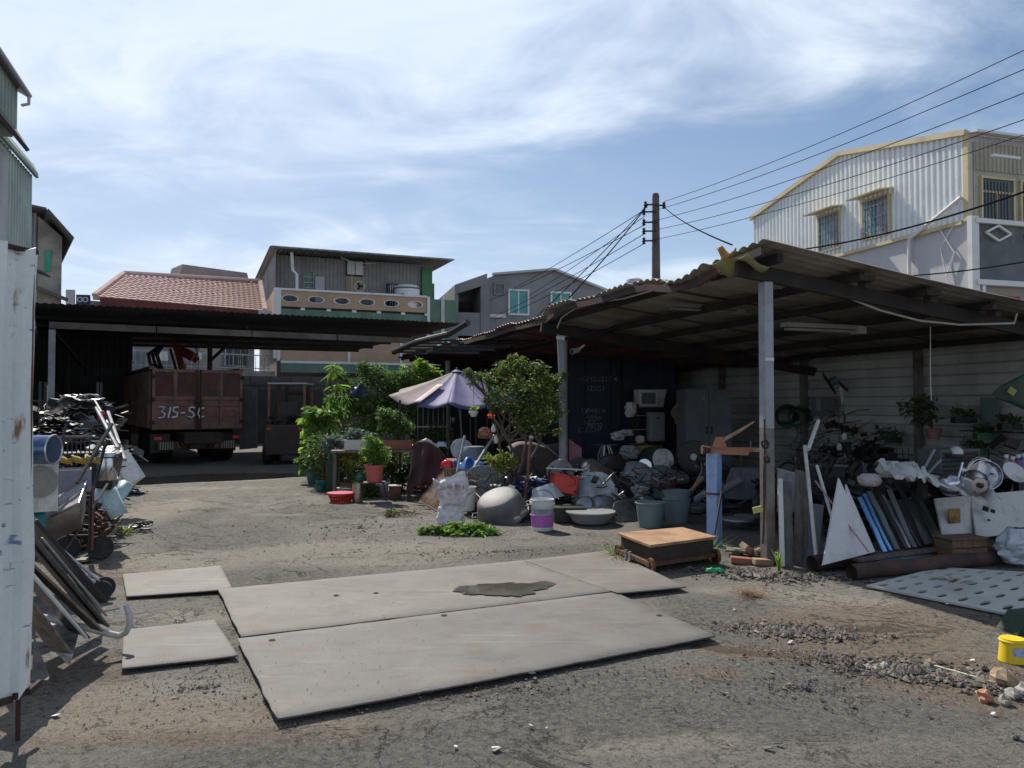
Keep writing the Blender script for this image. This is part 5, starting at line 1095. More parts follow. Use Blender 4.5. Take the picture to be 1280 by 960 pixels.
# the big pile
def at(px, py, D): return P(px, py, D)
heap_m = mk('mixed_scrap', (0.04,0.04,0.042), (0.3,0.29,0.28), 1.3, .5,.63,.45,.5,.15,40,.3,isl=.8)
heap2_m = mk('rusty_scrap', (0.12,0.065,0.035), (0.05,0.04,0.035), 2, .45,.6,.8,.2,.3,40,.3,isl=.6)
mb = scrap('h', [(G(70,640),.5,.9,.6),(G(85,610),.7,.8,.9),(G(50,620),.6,.8,.9),(G(60,590),.6,.8,1.1),(P(95,520,10.8)-Vector((0,0,.9)),.5,.6,1.1),(G(95,640),.4,.8,.8),(G(120,620),.4,.8,.7)], 2200, None, '', 11, .08, .5, .02)
obj('loose_metal_scrap', mb, heap_m, kind='stuff', sm=False)
mb = scrap('h', [(G(80,680),.35,.5,.35),(G(65,690),.3,.4,.3),(G(60,660),.3,.4,.6),(G(95,672),.35,.5,.35),(G(70,645),.3,.4,.6)], 1100, None, '', 12, .05, .3, .02); obj('rusty_scrap_bits', mb, heap2_m, kind='stuff', sm=False)
# flattened stacks on top: many thin sheets
for (cx_, cy_, D, n, w_, l) in ((105,535,10.6,16,.75,'tall stack of flattened appliance panels, topmost in the left scrap pile'),(85,560,10.0,9,.9,'lower stack of flattened panels with glinting edges below the tall stack'),(68,545,9.2,8,.6,'stack of bent sheet metal behind the gate edge')):
    st = T('panel_stack', l, 'scrap stack', P(cx_,cy_,D), R(10), 'stacks of flattened sheet metal')
    for k in range(n):
        mbk = MB(); sd = k+cx_; ww = w_*random.uniform(.6,1)*(1-.4*k/n); dd = .5*random.uniform(.6,1)
        mbk.grid(lambda u,v: Vector(((u-.5)*ww+random.uniform(-.01,.01),(v-.5)*dd,.03*k+.03*noise.noise(Vector((u*4,v*3,sd)))+.01*math.sin(u*20+k))),9,4)
        obj('sheet', mbk, random.choice([m_galv,m_darkmetal,m_darkmetal,m_whitepaint,m_black,m_black]), st, solid=.004, rot=(random.uniform(-.06,.06),random.uniform(-.06,.06),random.uniform(-.5,.5)), loc=(random.uniform(-.08,.08),random.uniform(-.08,.08),0))
cloth(lambda u,v: P(98,502,10.4)+Vector(((u-.5)*.36,(v-.5)*.4,.05*math.sin(u*5)+.07*u+.02*noise.noise(Vector((u*6,v*6,2))))), 14, 8, m_whitepaint, 'crumpled white sack on top of the left scrap pile', 'sack', 'sack')
# appliances of the pile
wm_ = T('washing_machine', 'washing machine lying open with a round drum cover behind the gate', 'washing machine', P(50,597,6.3)-Vector((0,0,.15)), R(33))
obj('cabinet', MB().box((0,.2,.12),(.27,.4,.5)), m_greyp, wm_, bev=.01); obj('front_panel', MB().box((0,-.005,.12),(.26,.01,.5)), m_whitepaint, wm_)
obj('drum_cover', MB().lathe([(.001,0),(.11,0),(.125,.012),(.13,.02)],24,Matrix.Rotation(R(90),3,'X'),(0.0,-.01,.12)), m_conc, wm_)
db = T('blue_drum', 'shiny blue drum lying on the washing machine behind the gate edge', 'drum', P(50,562,6.1), 0)
mb = MB(); mb.tube([(-.22,0,0),(.11,0,0)],.115,20); obj('barrel', mb, mk('shiny_blue', (0.12,0.19,0.33), (0.07,0.11,0.2), 3, rough=.2, metal=.6), db); obj('barrel_rim', MB().ring((.11,0,0),.115,.008,24,6,Matrix.Rotation(R(90),3,'Y')), m_alu, db)
cb = T('plastic_crate', 'white crate with yellow gloves along its rim below the wire basket', 'crate', P(82,600,7.0)-Vector((0,0,.1)), R(28))
for (c_, d_) in (((0,-.15,.1),(.4,.01,.2)),((0,.15,.1),(.4,.01,.2)),((-.2,0,.1),(.01,.29,.2)),((.2,0,.1),(.01,.29,.2))): obj('side_panel', MB().box(c_,d_), pl('lilac_grey_plastic', (0.26,0.26,0.33)), cb)
gl_ = T('yellow_gloves', 'row of limp yellow work gloves hanging over the crate', 'gloves', P(81,577,6.9), R(28))
for k in range(4):
    x = -.16+.11*k; mb = MB(); mb.tube([(x,0,.03),(x+.04,-.01,.015),(x+.09,-.005,-.01)],[.025,.03,.02],8); [mb.tube([(x+.07,-.01,.0+j*.008),(x+.11,-.02,-.03+j*.018)],.007,5) for j in range(4)]; obj('glove', mb, pl('mustard_cloth', (0.45,0.30,0.03), .8), gl_)
wk = T('wire_basket', 'dark slatted basket standing above the yellow gloves', 'basket', P(82,562,7.2)-Vector((0,0,.03)), R(28))
mb = MB(); mb.box((0,0,.14),(.46,.02,.02)); mb.box((0,.28,.14),(.46,.02,.02)); mb.box((-.23,.14,.14),(.02,.28,.02)); mb.box((.23,.14,.14),(.02,.28,.02)); obj('rim', mb, m_darkmetal, wk)
for k in range(12): obj('slat', MB().box((-.2+k*.036,0,.06),(.012,.01,.14)), m_black, wk)
obj('bottom', MB().box((0,.14,-.01),(.44,.26,.01)), m_darkmetal, wk)
for (a, b_, d0, d1, r_, l) in (((66,596),(83,530),6.6,6.9,.012,'black bar leaning nearly upright in front of the crate'),((96,604),(140,530),6.6,7.2,.016,'long dark handle slanting up to the right over the pile'),((100,590),(130,545),7.2,7.6,.014,'shorter dark handle parallel to the long one'),((147,560),(120,510),8.6,9.2,.022,'square pale bar leaning down the right slope of the pile'),((156,575),(135,515),8.8,9.6,.022,'second square bar on the right slope of the pile'),((148,600),(128,560),8.2,8.6,.012,'thin white rod near the foot of the slope'),((150,555),(118,500),9.0,10.2,.015,'thin grey bar at the right shoulder of the pile')):
    stick(P(*a,d0), P(*b_,d1), r_, m_darkmetal if 'dark' in l or 'black' in l else m_galv, l, 'bar', 'bar', 'bars leaning on the left scrap pile')
mc = T('metal_canister', 'upright shiny canister with a ribbed body among the dark handles', 'canister', P(134,600,8.4), 0)
obj('barrel', MB().lathe([(.09,0),(.1,.02),(.1,.26),(.08,.3),(.02,.31)],18), m_steel, mc); obj('collar', MB().ring((0,0,.25),.1,.008,18,6), m_darkmetal, mc)
rl = T('red_lamp_casing', 'red and clear lamp casing glinting at the right shoulder of the scrap pile', 'lamp casing', P(127,519,9.6), 0)
obj('lens', MB().lathe([(.04,-.05),(.05,0),(.03,.05),(.001,.06)],12), pl('red_lens', (0.4,0.03,0.03), .15), rl); obj('holder', MB().box((0,.04,-.06),(.1,.06,.08)), m_black, rl)
bk = T('dark_appliance', 'black box shaped appliance leaning below the lamp casing', 'appliance', P(130,585,8.8), R(15)); obj('case', MB().box((0,0,-.0),(.3,.3,.42),(.1,.2,0)), m_black, bk, bev=.02); obj('glass_lid', MB().box((-.03,-.02,.22),(.26,.26,.02),(.1,.2,0)), m_steel, bk)
# green machine base and rusty casting at the foot of the pile
board([(43,668),(58,668),(59,640),(43,640)], [6.2,6.2,6.4,6.4], .05, m_teal, 'teal green panel under the wheelbarrow', 'panel', 'panel')
rc = T('rusty_engine_block', 'rusty orange-brown machine casting at the foot of the left pile', 'machine part', G(76,668)+Vector((0,0,0)), R(15))
obj('casting', MB().box((0,0,.22),(.32,.25,.1)), mk('ochre_rust', (0.30,0.16,0.06), (0.1,0.06,0.035), 6, .42,.6,.8), rc, bev=.02); obj('foot', MB().box((-.06,0,.09),(.22,.2,.17)), m_rust, rc); obj('flange', MB().lathe([(.03,0),(.07,0),(.07,.03),(.03,.03)],12,Matrix.Rotation(R(80),3,'X'),(.05,-.13,.2)), m_rust, rc)
# styrofoam box
sb = T('foam_box', 'white foam box balancing on its corner at the end of the scrap pile', 'box', P(163,600,11.0)-Vector((0,0,.05)), 0, rot=(R(12),R(-32),R(-20)))
m_foam = mk('foam', (0.72,0.71,0.68), (0.58,0.56,0.52), 4, rough=.8, bump=.1)
for c_, d_ in (((0,0,.0),(.26,.36,.03)),((0,-.17,.22),(.26,.03,.41)),((0,.17,.22),(.26,.03,.41)),((-.115,0,.22),(.03,.309,.41)),((.115,0,.22),(.03,.309,.41)),((0,0,.44),(.28,.38,.03))): obj('foam_panel', MB().box(c_,d_), m_foam, sb, bev=.006)
# pale blue plastic covers and board
m_cyan = mk('pale_cyan_plastic', (0.45,0.60,0.62), (0.34,0.46,0.5), 4, rough=.35)
for i, (c_, r_, l) in enumerate(((P(132,612,9.2),(R(60),R(20),R(30)),'pale cyan appliance cover leaning upright near the foam box'),(P(140,625,9.0),(R(70),R(-15),R(60)),'pale cyan curved trim piece lying beside the appliance cover'),(P(146,622,9.3),(R(50),R(10),R(-10)),'second curved cyan trim piece nearer the white board'))):
    mb = MB().grid(lambda u,v: Vector(((u-.5)*.22,(v-.5)*.42,.07*math.sin(u*PI))),8,3); obj('plastic_cover', mb, m_cyan, loc=c_-Vector((0,0,.0)), rot=r_, label=l, cat='plastic cover', group='pale cyan plastic covers', solid=.006)
board([(157,644),(147,641),(138,606),(150,609)], [9.4,9.35,9.8,9.8], .012, m_foam, 'narrow white board leaning by the cyan covers', 'board', 'board')
board([(104,672),(147,668),(143,650),(108,652)], [0,0,0,0], .012, m_foam, 'x', 'x', 'x') if False else None
mb = MB().slab([G(112,673,.01),G(146,671,.01),G(146,652,.01),G(114,653,.01)], .012); wobj('board', mb, mk('cream_board', (0.5,0.45,0.4), (0.38,0.33,0.28), 4), 'cream board lying flat by the weed near the wheel', 'board', sm=False)
gr = T('metal_grilles', 'small stack of dark round grilles lying on the ground by the weed', 'grilles', G(170,665), 0)
for k in range(9): obj('ring_piece', MB().ring((random.uniform(-.14,.14),random.uniform(-.1,.1),.02+.012*k),random.uniform(.04,.08),.01,14,5,Euler((random.uniform(-.4,.4),random.uniform(-.4,.4),0)).to_matrix()), random.choice([m_black,m_darkmetal,m_galv]), gr)
pts = clumps([(0,0,.05,.1),(.08,.03,.04,.08)], 160, np.random.default_rng(3)); wd = T('small_weed', 'small yellow-green weed growing by the dark grilles', 'weed', G(150,669)); leafmesh('leaves', pts, .04, lf_yellow, wd, .35)
rg_ = T('dark_rag', 'dark rag lying flat under the foam box', 'rag', G(165,617)); obj('cloth', MB().grid(lambda u,v: Vector(((u-.5)*.45,(v-.5)*.3,.03+.025*noise.noise(Vector((u*5,v*5,1))))),14,9), pl('dark_blue_cloth',(0.04,0.05,0.08),.8), rg_, solid=.01)
# shelf rack in the dark behind the pile
rk = T('storage_rack', 'dark shelf rack standing behind the scrap pile under the truck shed', 'rack', P(50,500,13.5).xy.to_3d(), R(20))
for x in (0,.9):
    for y in (0,.4): obj('upright', MB().box((x,y,1),(.04,.04,2.0)), m_darkmetal, rk)
for z in (.6,1.1,1.6): obj('shelf', MB().box((.45,.2,z),(.9,.42,.03)), m_darkmetal, rk)
for k in range(6): obj('stored_box', MB().box((.12+k*.14,.2,1.215),(.12,.3,.2*random.uniform(.6,1))), random.choice([m_darkmetal,m_conc,m_black]), rk)
lg = T('leaning_rod', 'thin upright rod standing in the dark beside the rack', 'rod', P(58,500,12).xy.to_3d()); obj('shaft', MB().tube([(0,0,0),(.02,0,1.9)],.012,6), m_galv, lg)
# ================================================================ garden corner and central junk
rg = np.random.default_rng(21)
def shrub(name, label, base_, cs, n, size, mat, stems=5, cat='plant', pot=None, group=None, aspect=.45, droop=0, up=.6, seed=1, parts=None, stem_m=m_twig, mix=None, tight=.55, sr=.008):
    """leaves on stems; cs are (x,y,z,r) relative to the base"""
    t_ = T(name, label, cat, base_, 0, group); g = np.random.default_rng(seed); rr = random.Random(seed)
    z0 = pot or 0
    mb = MB()
    for k in range(stems):
        c = cs[k % len(cs)]; a = Vector((rr.uniform(-.03,.03), rr.uniform(-.03,.03), z0)); b_ = Vector(c[:3])+Vector((rr.uniform(-.5,.5)*c[3], rr.uniform(-.5,.5)*c[3], rr.uniform(-.2,.6)*c[3]))
        m_ = a.lerp(b_, .5)+Vector((rr.uniform(-.05,.05), rr.uniform(-.05,.05), .03)); mb.tube([a, m_, b_], [sr*1.3, sr, sr*.5], 5)
    obj('stems', mb, stem_m, t_)
    pts = clumps(cs, n, g, tight)
    pts = pts[pts[:,2] > z0*.9]
    if mix:
        k = g.random(len(pts)) < mix[1]; leafmesh('foliage', pts[~k], size, mat, t_, aspect, up, droop, seed); leafmesh('lighter_foliage', pts[k], size, mix[0], t_, aspect, up, droop, seed+1)
    else: leafmesh('foliage', pts, size, mat, t_, aspect, up, droop, seed)
    return t_
def potobj(parent, rt, rb, h, mat, z=0):
    o = obj('pot', MB().shell([(rb,z),(rt*.97,z+h*.85),(rt*1.06,z+h*.86),(rt*1.06,z+h)],22,th=.008), mat, parent); obj('soil', MB().lathe([(.001,z+h*.85),(rt*.95,z+h*.85)],18), m_soil, parent); return o
def potted(name, label, base_, pr, mat, cs, n, size, lm, **k):
    t_ = shrub(name, label, base_, cs, n, size, lm, pot=pr[2], cat='potted plant', **k); potobj(t_, *pr, mat); return t_
# ground-level positions and sizes: at D~13.5, 1 px = 0.014 m
def foot0(px, D): q = P(px,500,D); return Vector((q.x,q.y,0))
def gp(px, py): return G(px, py)
potted('potted_vine', 'tall leafy plant with broad bright leaves at the left end of the pot group', gp(393,604), (.17,.13,.25), m_teal, [(0,0,.75,.26),(.05,.1,1.1,.26),(-.05,0,1.35,.22),(.12,0,.95,.26),(-.1,0,.55,.2),(.2,.1,1.35,.22),(.28,0,1.0,.24),(-.18,0,.4,.14)], 1700, .12, lf_bright, aspect=.62, droop=.5, mix=(lf_mid,.5), seed=31, stems=9)
shrub('climbing_stalks', 'tall thin stalks with hanging narrow leaves rising above the pot group', gp(412,600)+Vector((0,.3,0)), [(0,0,1.7,.13),(.05,0,2.0,.12),(-.05,0,2.25,.08),(0.03,0,2.42,.1),(.1,0,1.45,.16),(.28,0,1.75,.1)], 190, .2, lf_mid, aspect=.22, droop=.9, mix=(lf_bright,.4), seed=33, stems=6)
potted('potted_shrub', 'small olive-leaved shrub in a round pot, lowest at the left of the pot group', gp(403,612)+Vector((.05,-.1,0)), (.15,.11,.2), m_teal, [(0,0,.42,.16),(-.05,0,.6,.13),(.1,0,.5,.15),(.05,0,.34,.13)], 620, .05, lf_olive, mix=(lf_yellow,.35), seed=35, stems=8)
potted('potted_shrub', 'yellow-green shrub in a terracotta pot between the red basket and the olive shrub', gp(434,617), (.15,.11,.2), m_terra, [(0,0,.5,.2),(.14,0,.62,.2),(-.1,0,.55,.17),(.24,.1,.7,.17),(.05,0,.74,.17)], 1200, .05, lf_yellow, mix=(lf_olive,.4), seed=36, stems=9)
potted('potted_plant', 'small bright green plant in a dark pot just behind the steel can', gp(447,612)+Vector((0,.05,0)), (.12,.09,.16), m_black, [(0,0,.24,.12),(-.1,0,.22,.1),(.1,0,.26,.11)], 420, .045, lf_bright, seed=37, stems=6)
tb = T('teal_pot', 'low empty teal pot beside the red basket', 'pot', gp(402,613)+Vector((.0,-.12,0))); potobj(tb, .085, .07, .12, m_teal)
# stool with pink pot
stl = T('plant_stool', 'low black wire stool carrying the pink pot', 'stool', gp(468,626), R(10))
for x in (-.15,.15):
    for y in (-.12,.12): obj('leg', MB().tube([(x*1.3,y*1.2,0),(x,y,.3)],.009,6), m_darkmetal, stl)
obj('top_frame', MB().box((0,0,.305),(.36,.3,.015)), m_darkmetal, stl); obj('foot_rail', MB().bar((-.2,-.15,.06),(.2,-.15,.06),.014,.014), m_darkmetal, stl)
potted('potted_herb', 'dense fine-leaved herb in a pink pot raised on the wire stool', gp(468,626)+Vector((0,0,.315)), (.155,.12,.28), m_pink, [(0,0,.42,.17),(-.14,0,.5,.13),(.13,0,.48,.14),(0,0,.62,.14),(-.08,0,.7,.1),(.1,.05,.34,.12)], 1500, .06, lf_mid, aspect=.3, mix=(lf_bright,.3), seed=41, stems=8)
# silver plants in foam box
fb = T('foam_planter', 'white foam planter box holding small grey-leaved plants behind the pink pot', 'planter', P(451,562,13.8), R(8))
for c_, d_ in (((0,-.13,.09),(.56,.025,.18)),((0,.13,.09),(.56,.025,.18)),((-.27,0,.09),(.025,.234,.18)),((.27,0,.09),(.025,.234,.18)),((0,0,.012),(.514,.234,.024))): obj('foam_side', MB().box(c_,d_), m_whitepaint, fb)
obj('soil', MB().box((0,0,.15),(.51,.23,.02)), m_soil, fb)
pb = T('plant_bench', 'dark plank bench carrying the foam planter and trough behind the front pots', 'bench', foot0(468,13.8), R(8))
zB = P(451,562,13.8).z; obj('top', MB().box((0,0,zB-.025),(1.5,.35,.04)), m_wood, pb)
for x in (-.68,0,.68): obj('leg', MB().box((x,0,zB/2-.02),(.06,.3,zB-.05)), m_wood, pb)
q0 = fb.location
shrub('grey_leaved_plant', 'grey-leaved rosette plant, right one in the foam planter', q0+Vector((.14,0,.16)), [(0,0,.06,.09),(.08,0,.08,.08),(-.06,0,.1,.07)], 260, .07, lf_silver, aspect=.6, seed=44)
shrub('grey_leaved_plant', 'taller grey-leaved plant, left one in the foam planter', q0+Vector((-.12,0,.16)), [(0,0,.09,.1),(.06,0,.14,.08),(-.08,0,.06,.08)], 280, .07, lf_silver, aspect=.6, seed=45)
potted('potted_agave', 'bluish rosette plant left of the foam planter', foot0(419,14.3)+Vector((0,0,.56)), (.12,.09,.16), m_green, [(0,0,.26,.13),(-.05,0,.34,.1)], 260, .13, lf_silver, aspect=.35, seed=46)
m_dgreen0 = pl('bottle_green', (0.01,0.04,0.02)); cr3 = T('pot_crate', 'upturned crate carrying the bluish rosette plant', 'crate', foot0(419,14.3)); obj('crate_body', MB().box((0,0,.28),(.28,.3,.55)), m_dgreen0, cr3, bev=.01)
tg = T('terracotta_trough', 'long terracotta trough planter at the right end of the bench', 'planter', Vector((P(497,562,13.95).x,13.95,zB)), R(8))
obj('trough', MB().add([(-.25,-.1,0),(.25,-.1,0),(.25,.1,0),(-.25,.1,0),(-.28,-.12,.17),(.28,-.12,.17),(.28,.12,.17),(-.28,.12,.17)],[(0,3,2,1),(0,1,5,4),(1,2,6,5),(2,3,7,6),(3,0,4,7)]), m_terra, tg, solid=.008); obj('soil', MB().box((0,0,.13),(.5,.2,.02)), m_soil, tg)
shrub('trough_shrub', 'dense dark green bush growing from the terracotta trough', tg.location+Vector((0,0,.14)), [(0,0,.22,.2),(-.2,0,.28,.18),(.16,0,.24,.16),(-.05,0,.42,.2),(-.25,0,.5,.16)], 1800, .06, lf_dark, mix=(lf_mid,.45), seed=47, stems=8)
# trees behind
def tree(name, label, base_, H_, cs, n, size, mat, mix=None, seed=1, tr=.05, lean_=(0,0), fork=.45, trunks=1, twist=.1, aspect=.45, group=None, up=.6, tight=.5):
    t_ = T(name, label, 'tree', base_, 0, group); rr = random.Random(seed); g = np.random.default_rng(seed)
    for q in range(trunks):
        ox = (q-(trunks-1)/2)*.09; fk_ = Vector((lean_[0]+ox*2.5, lean_[1], H_*fork))
        a = Vector((ox, rr.uniform(-.04,.04), 0)); pts = [a]
        for j in range(1,5): pts.append(a.lerp(fk_, j/4)+Vector((rr.uniform(-1,1), rr.uniform(-1,1), 0))*twist*.35)
        obj('trunk', MB().tube(pts, [tr*(1-.12*j) for j in range(5)], 9), m_bark, t_)
        mb = MB(); top = pts[-1]
        for c in cs[q::trunks]:
            cv = Vector(c[:3]); m1 = top.lerp(cv, .5)+Vector((rr.uniform(-.1,.1), rr.uniform(-.1,.1), rr.uniform(-.02,.1)))
            mb.tube([top, top.lerp(m1, .5)+Vector((rr.uniform(-.05,.05),0,0)), m1, cv], [tr*.55, tr*.4, tr*.3, tr*.12], 6)
            for _ in range(5):
                d = Vector((rr.gauss(0,1), rr.gauss(0,1), rr.gauss(.2,1))).normalized()*c[3]*.85; mb.tube([m1.lerp(cv, rr.random()), cv+d*.5, cv+d], [tr*.18, tr*.12, tr*.05], 4)
        obj('limbs', mb, m_bark, t_)
    pts = clumps(cs, n, g, tight)
    if mix:
        hi = pts[:,2]; k = g.random(len(pts)) < mix[1]; leafmesh('crown', pts[~k], size, mat, t_, aspect, up, 0.1, seed); leafmesh('young_leaves', pts[k], size, mix[0], t_, aspect, up, 0.1, seed+1)
    else: leafmesh('crown', pts, size, mat, t_, aspect, up, .1, seed)
    return t_
# at D 14.5: 1px=.0151 m. tree A spans px 425-520, py 448-560
tA = gp(470,600)+Vector((.25,1.6,0)); DA = tA.y
def rel(px, py, D, r, b): q = P(px, py, D); return (q.x-b.x, q.y-b.y, q.z-b.z, r)
tree('small_tree', 'leafy grey-green tree rising behind the potted plants', tA, 2.4, [rel(*a, tA) for a in ((445,485,DA,0.33),(470,470,DA+.2,0.38),(490,480,DA,0.38),(455,505,DA-.2,0.35),(480,505,DA,0.38),(500,500,DA+.1,0.35),(440,510,DA,0.28),(468,530,DA-.2,0.38),(495,530,DA,0.33),(508,470,DA,0.28),(430,495,DA,0.20),(450,540,DA,0.35),(520,520,DA,0.25),(425,470,DA,0.18),(415,500,DA,0.18),(455,460,DA,0.20))], 9500, .075, lf_dark, mix=(lf_mid,.45), seed=51, tr=.05, trunks=2)
tB = gp(520,598)+Vector((0,1.9,0)); DB = tB.y
tree('small_tree', 'tree with fresh yellow-green top leaves just behind the purple umbrella', tB, 2.5, [rel(*a, tB) for a in ((525,458,DB,.22),(510,468,DB,.2),(538,466,DB,.2),(505,482,DB,.16),(545,472,DB,.14),(518,475,DB,.2))], 1500, .10, lf_bright, mix=(lf_mid,.25), seed=52, tr=.035, aspect=.4)
# tree C: in the blue planter, px 580-705, py 442-600
tC = gp(648,640)+Vector((0,.9,0)); DC = tC.y
blu = T('blue_planter', 'big blue plastic tub holding the small twisted tree', 'planter', tC, 0)
obj('tub', MB().shell([(.36,0),(.42,.36),(.44,.38)],30,th=.01,sx=1.15), m_blue, blu); obj('soil', MB().lathe([(.001,.34),(.40,.34)],22,sx=1.1), m_soil, blu)
bC = tC+Vector((0,0,.33))
tree('potted_tree', 'twisted multi-stemmed tree with a rounded crown growing from the blue tub', bC, 1.75, [rel(*a, bC) for a in ((612,475,DC,.17),(630,462,DC,.2),(650,456,DC,.2),(672,462,DC,.2),(688,475,DC,.19),(600,470,DC-.1,.12),(620,492,DC,.2),(645,482,DC+.2,.26),(670,488,DC,.26),(692,498,DC,.2),(640,508,DC,.22),(662,512,DC-.1,.24),(685,520,DC,.2),(618,508,DC,.14),(655,530,DC,.18),(590,478,DC,.08),(700,515,DC,.12),(676,535,DC,.14),(585,466,DC,.1),(705,470,DC,.08),(640,446,DC,.08),(608,500,DC,.08),(698,540,DC,.08))], 5200, .055, lf_dark, mix=(lf_yellow,.3), seed=53, tr=.035, trunks=4, fork=.38, twist=.25, tight=.62)
# shrub with yellow leaves px 605-645, py 562-592
q = gp(628,646)+Vector((0,.35,0)); shrub('yellow_shrub', 'small yellow-green shrub in front of the twisted tree', q, [rel(*a, q) for a in ((630,572,q.y,.12),(618,578,q.y,.11),(640,578,q.y,.1),(627,585,q.y,.1),(612,572,q.y,.06))], 620, .05, lf_yellow, seed=54, stems=7, sr=.01)
# shadowy shrub under the umbrella
q = gp(540,600)+Vector((0,.6,.3)); shrub('umbrella_shrub', 'sparse shrub with pale round leaves standing in the shade of the umbrella', q, [rel(*a, q) for a in ((545,520,q.y,.14),(535,535,q.y,.14),(552,540,q.y,.14),(540,550,q.y,.12),(560,525,q.y,.1))], 260, .08, lf_silver, aspect=.7, seed=55, stems=9)
# dark bushes low, filling behind pots
for i, (px, py, D, r_, lab) in enumerate(((410,560,14.6,.4,'dark low bush behind the broad-leaved plant'),(440,570,14.8,.4,'dark low bush directly behind the foam planter'),(500,580,14.2,.36,'dark low bush under the terracotta trough'),(455,612,13.2,.22,'dark trailing plant under the wire stool'))):
    q = P(px,py,D); b_ = Vector((q.x,q.y,0)); shrub('low_bush', lab, b_, [(0,0,q.z,r_),(r_*.6,0,q.z*.8,r_*.7),(-r_*.6,0,q.z*.8,r_*.7),(0,0,max(.12,q.z*.4),r_*.8)], 1500, .07, lf_dark, seed=60+i, stems=6)
# blue tarp bundle in the tree
cloth(lambda u,v: P(438+18*u,482+14*v+3*math.sin(u*7),14.9)+Vector((0,.06*math.sin(u*6+v*5),.03*math.sin(u*9))), 10, 6, pl('dark_blue_tarp', (0.012,0.03,0.08), .5), 'dark blue cloth bundle hanging among the tree leaves')
# red basket, steel can
rb_ = T('red_basket', 'round red slotted plastic basket on the ground before the pots', 'basket', gp(426,627))
obj('rim', MB().lathe([(.19,.125),(.225,.125),(.23,.135),(.225,.15),(.19,.15)],28), pl('magenta_red', (0.5,0.03,0.08)), rb_)
for k in range(28):
    a = 2*PI*k/28; obj('rib', MB().bar((.165*math.cos(a),.165*math.sin(a),.01),(.205*math.cos(a),.205*math.sin(a),.13),.018,.006), m_red, rb_)
obj('base', MB().lathe([(.001,.0),(.17,.0),(.17,.02),(.001,.02)],24), m_red, rb_); obj('mid_band', MB().lathe([(.178,.06),(.186,.06),(.188,.07),(.18,.07)],28), m_red, rb_)
gb = basin(gp(432,623)+Vector((0,.14,.04)), .18, .12, m_grey, 'grey bowl standing just behind the red basket')
sc_ = T('steel_can', 'tall shiny steel can with a dark bottle cap showing above it', 'can', gp(447,627)); obj('can', MB().shell([(.085,0),(.085,.30)],24,th=.004), mk('warm_steel', (0.5,0.45,0.38), (0.3,0.25,0.2), 4, rough=.22, metal=.9), sc_); obj('seam', MB().box((.07,-.052,.15),(.006,.004,.29)), m_darkmetal, sc_)
tp_ = T('teal_bottle', 'short dark teal bottle behind the steel can', 'bottle', gp(448,622)+Vector((0,.12,.22))); obj('flask', MB().lathe([(.001,0),(.07,0),(.07,.13),(.03,.16),(.03,.19),(.001,.19)],16), m_teal, tp_)
bx = T('old_tin_box', 'old rusty tin box beneath the cluttered table', 'box', gp(494,624), R(5)); obj('tin', MB().box((0,0,.11),(.2,.18,.22)), m_rust, bx, bev=.006); obj('lid', MB().box((0,0,.23),(.22,.2,.015)), m_galv, bx)
cbx = T('pale_box', 'pale box standing under the wire stool', 'box', gp(470,622)+Vector((.03,.22,0)), R(3)); obj('carton', MB().box((0,0,.1),(.26,.2,.2)), m_conc, cbx, bev=.004)
# cluttered table between pots and maroon cloth
ctb = T('clutter_table', 'low table heaped with tangled wire and odds and ends behind the tin box', 'table', gp(503,615)+Vector((.1,.45,0)), R(8))
obj('table_top', MB().box((0,0,.5),(.8,.45,.025)), m_galv, ctb)
for x in (-.36,.36):
    for y in (-.18,.18): obj('leg', MB().box((x,y,.245),(.03,.03,.485)), m_darkmetal, ctb)
mb = MB(); rr = random.Random(8)
for k in range(46):
    c = Vector((rr.uniform(-.35,.3), rr.uniform(-.18,.18), .53+rr.random()*.12)); pts = [c+Vector((rr.gauss(0,.07), rr.gauss(0,.06), rr.gauss(0,.025))) for _ in range(5)]; mb.tube(pts, .005, 4)
obj('wire_tangle', mb, m_alu, ctb, kind='stuff'); obj('white_strap', MB().tube([(.1,-.2,.53),(.08,-.26,.42),(.02,-.27,.3)],.012,6), m_white, ctb); obj('white_strap', MB().tube([(.16,-.2,.53),(.17,-.26,.4),(.17,-.27,.28)],.012,6), m_white, ctb)
# maroon tarp over frame with orange pipes
m_mar = mk('maroon_cloth', (0.06,0.022,0.024), (0.04,0.018,0.02), 3, rough=.85)
DM = 12.7
cloth(lambda u,v: P(516+(46+4*v)*u-6*v*(1-u)+3*math.sin(v*5), 550+34*(1-abs(u-.35))*0+16*(u-.3)**2*4+v*(62-18*u), DM-.25*v+.05*math.sin(u*15)+.03*math.sin(v*9+u*6)), 26, 14, m_mar, 'maroon cloth draped over a frame with red pipes sticking out below', th=.006)
for i, (px, m_, l) in enumerate(((526,mk('orange_pipe', (0.36,0.09,0.03), (0.25,0.07,0.03), 4),'orange upright pipe under the left side of the maroon cloth'),(536,mk('dull_pink_pipe', (0.30,0.12,0.13), rough=.6),'dull pink upright pipe under the right side of the maroon cloth'))):
    stick(P(px,610,12.75), P(px+2,560,12.9), .055, m_, l, 'pipe', 'pipe', n=14)
stick(P(509,628,12.7), P(519,555,12.9), .02, m_ply, 'grey board edge propping up the left side of the maroon cloth', 'prop', 'plank', sq=.07)
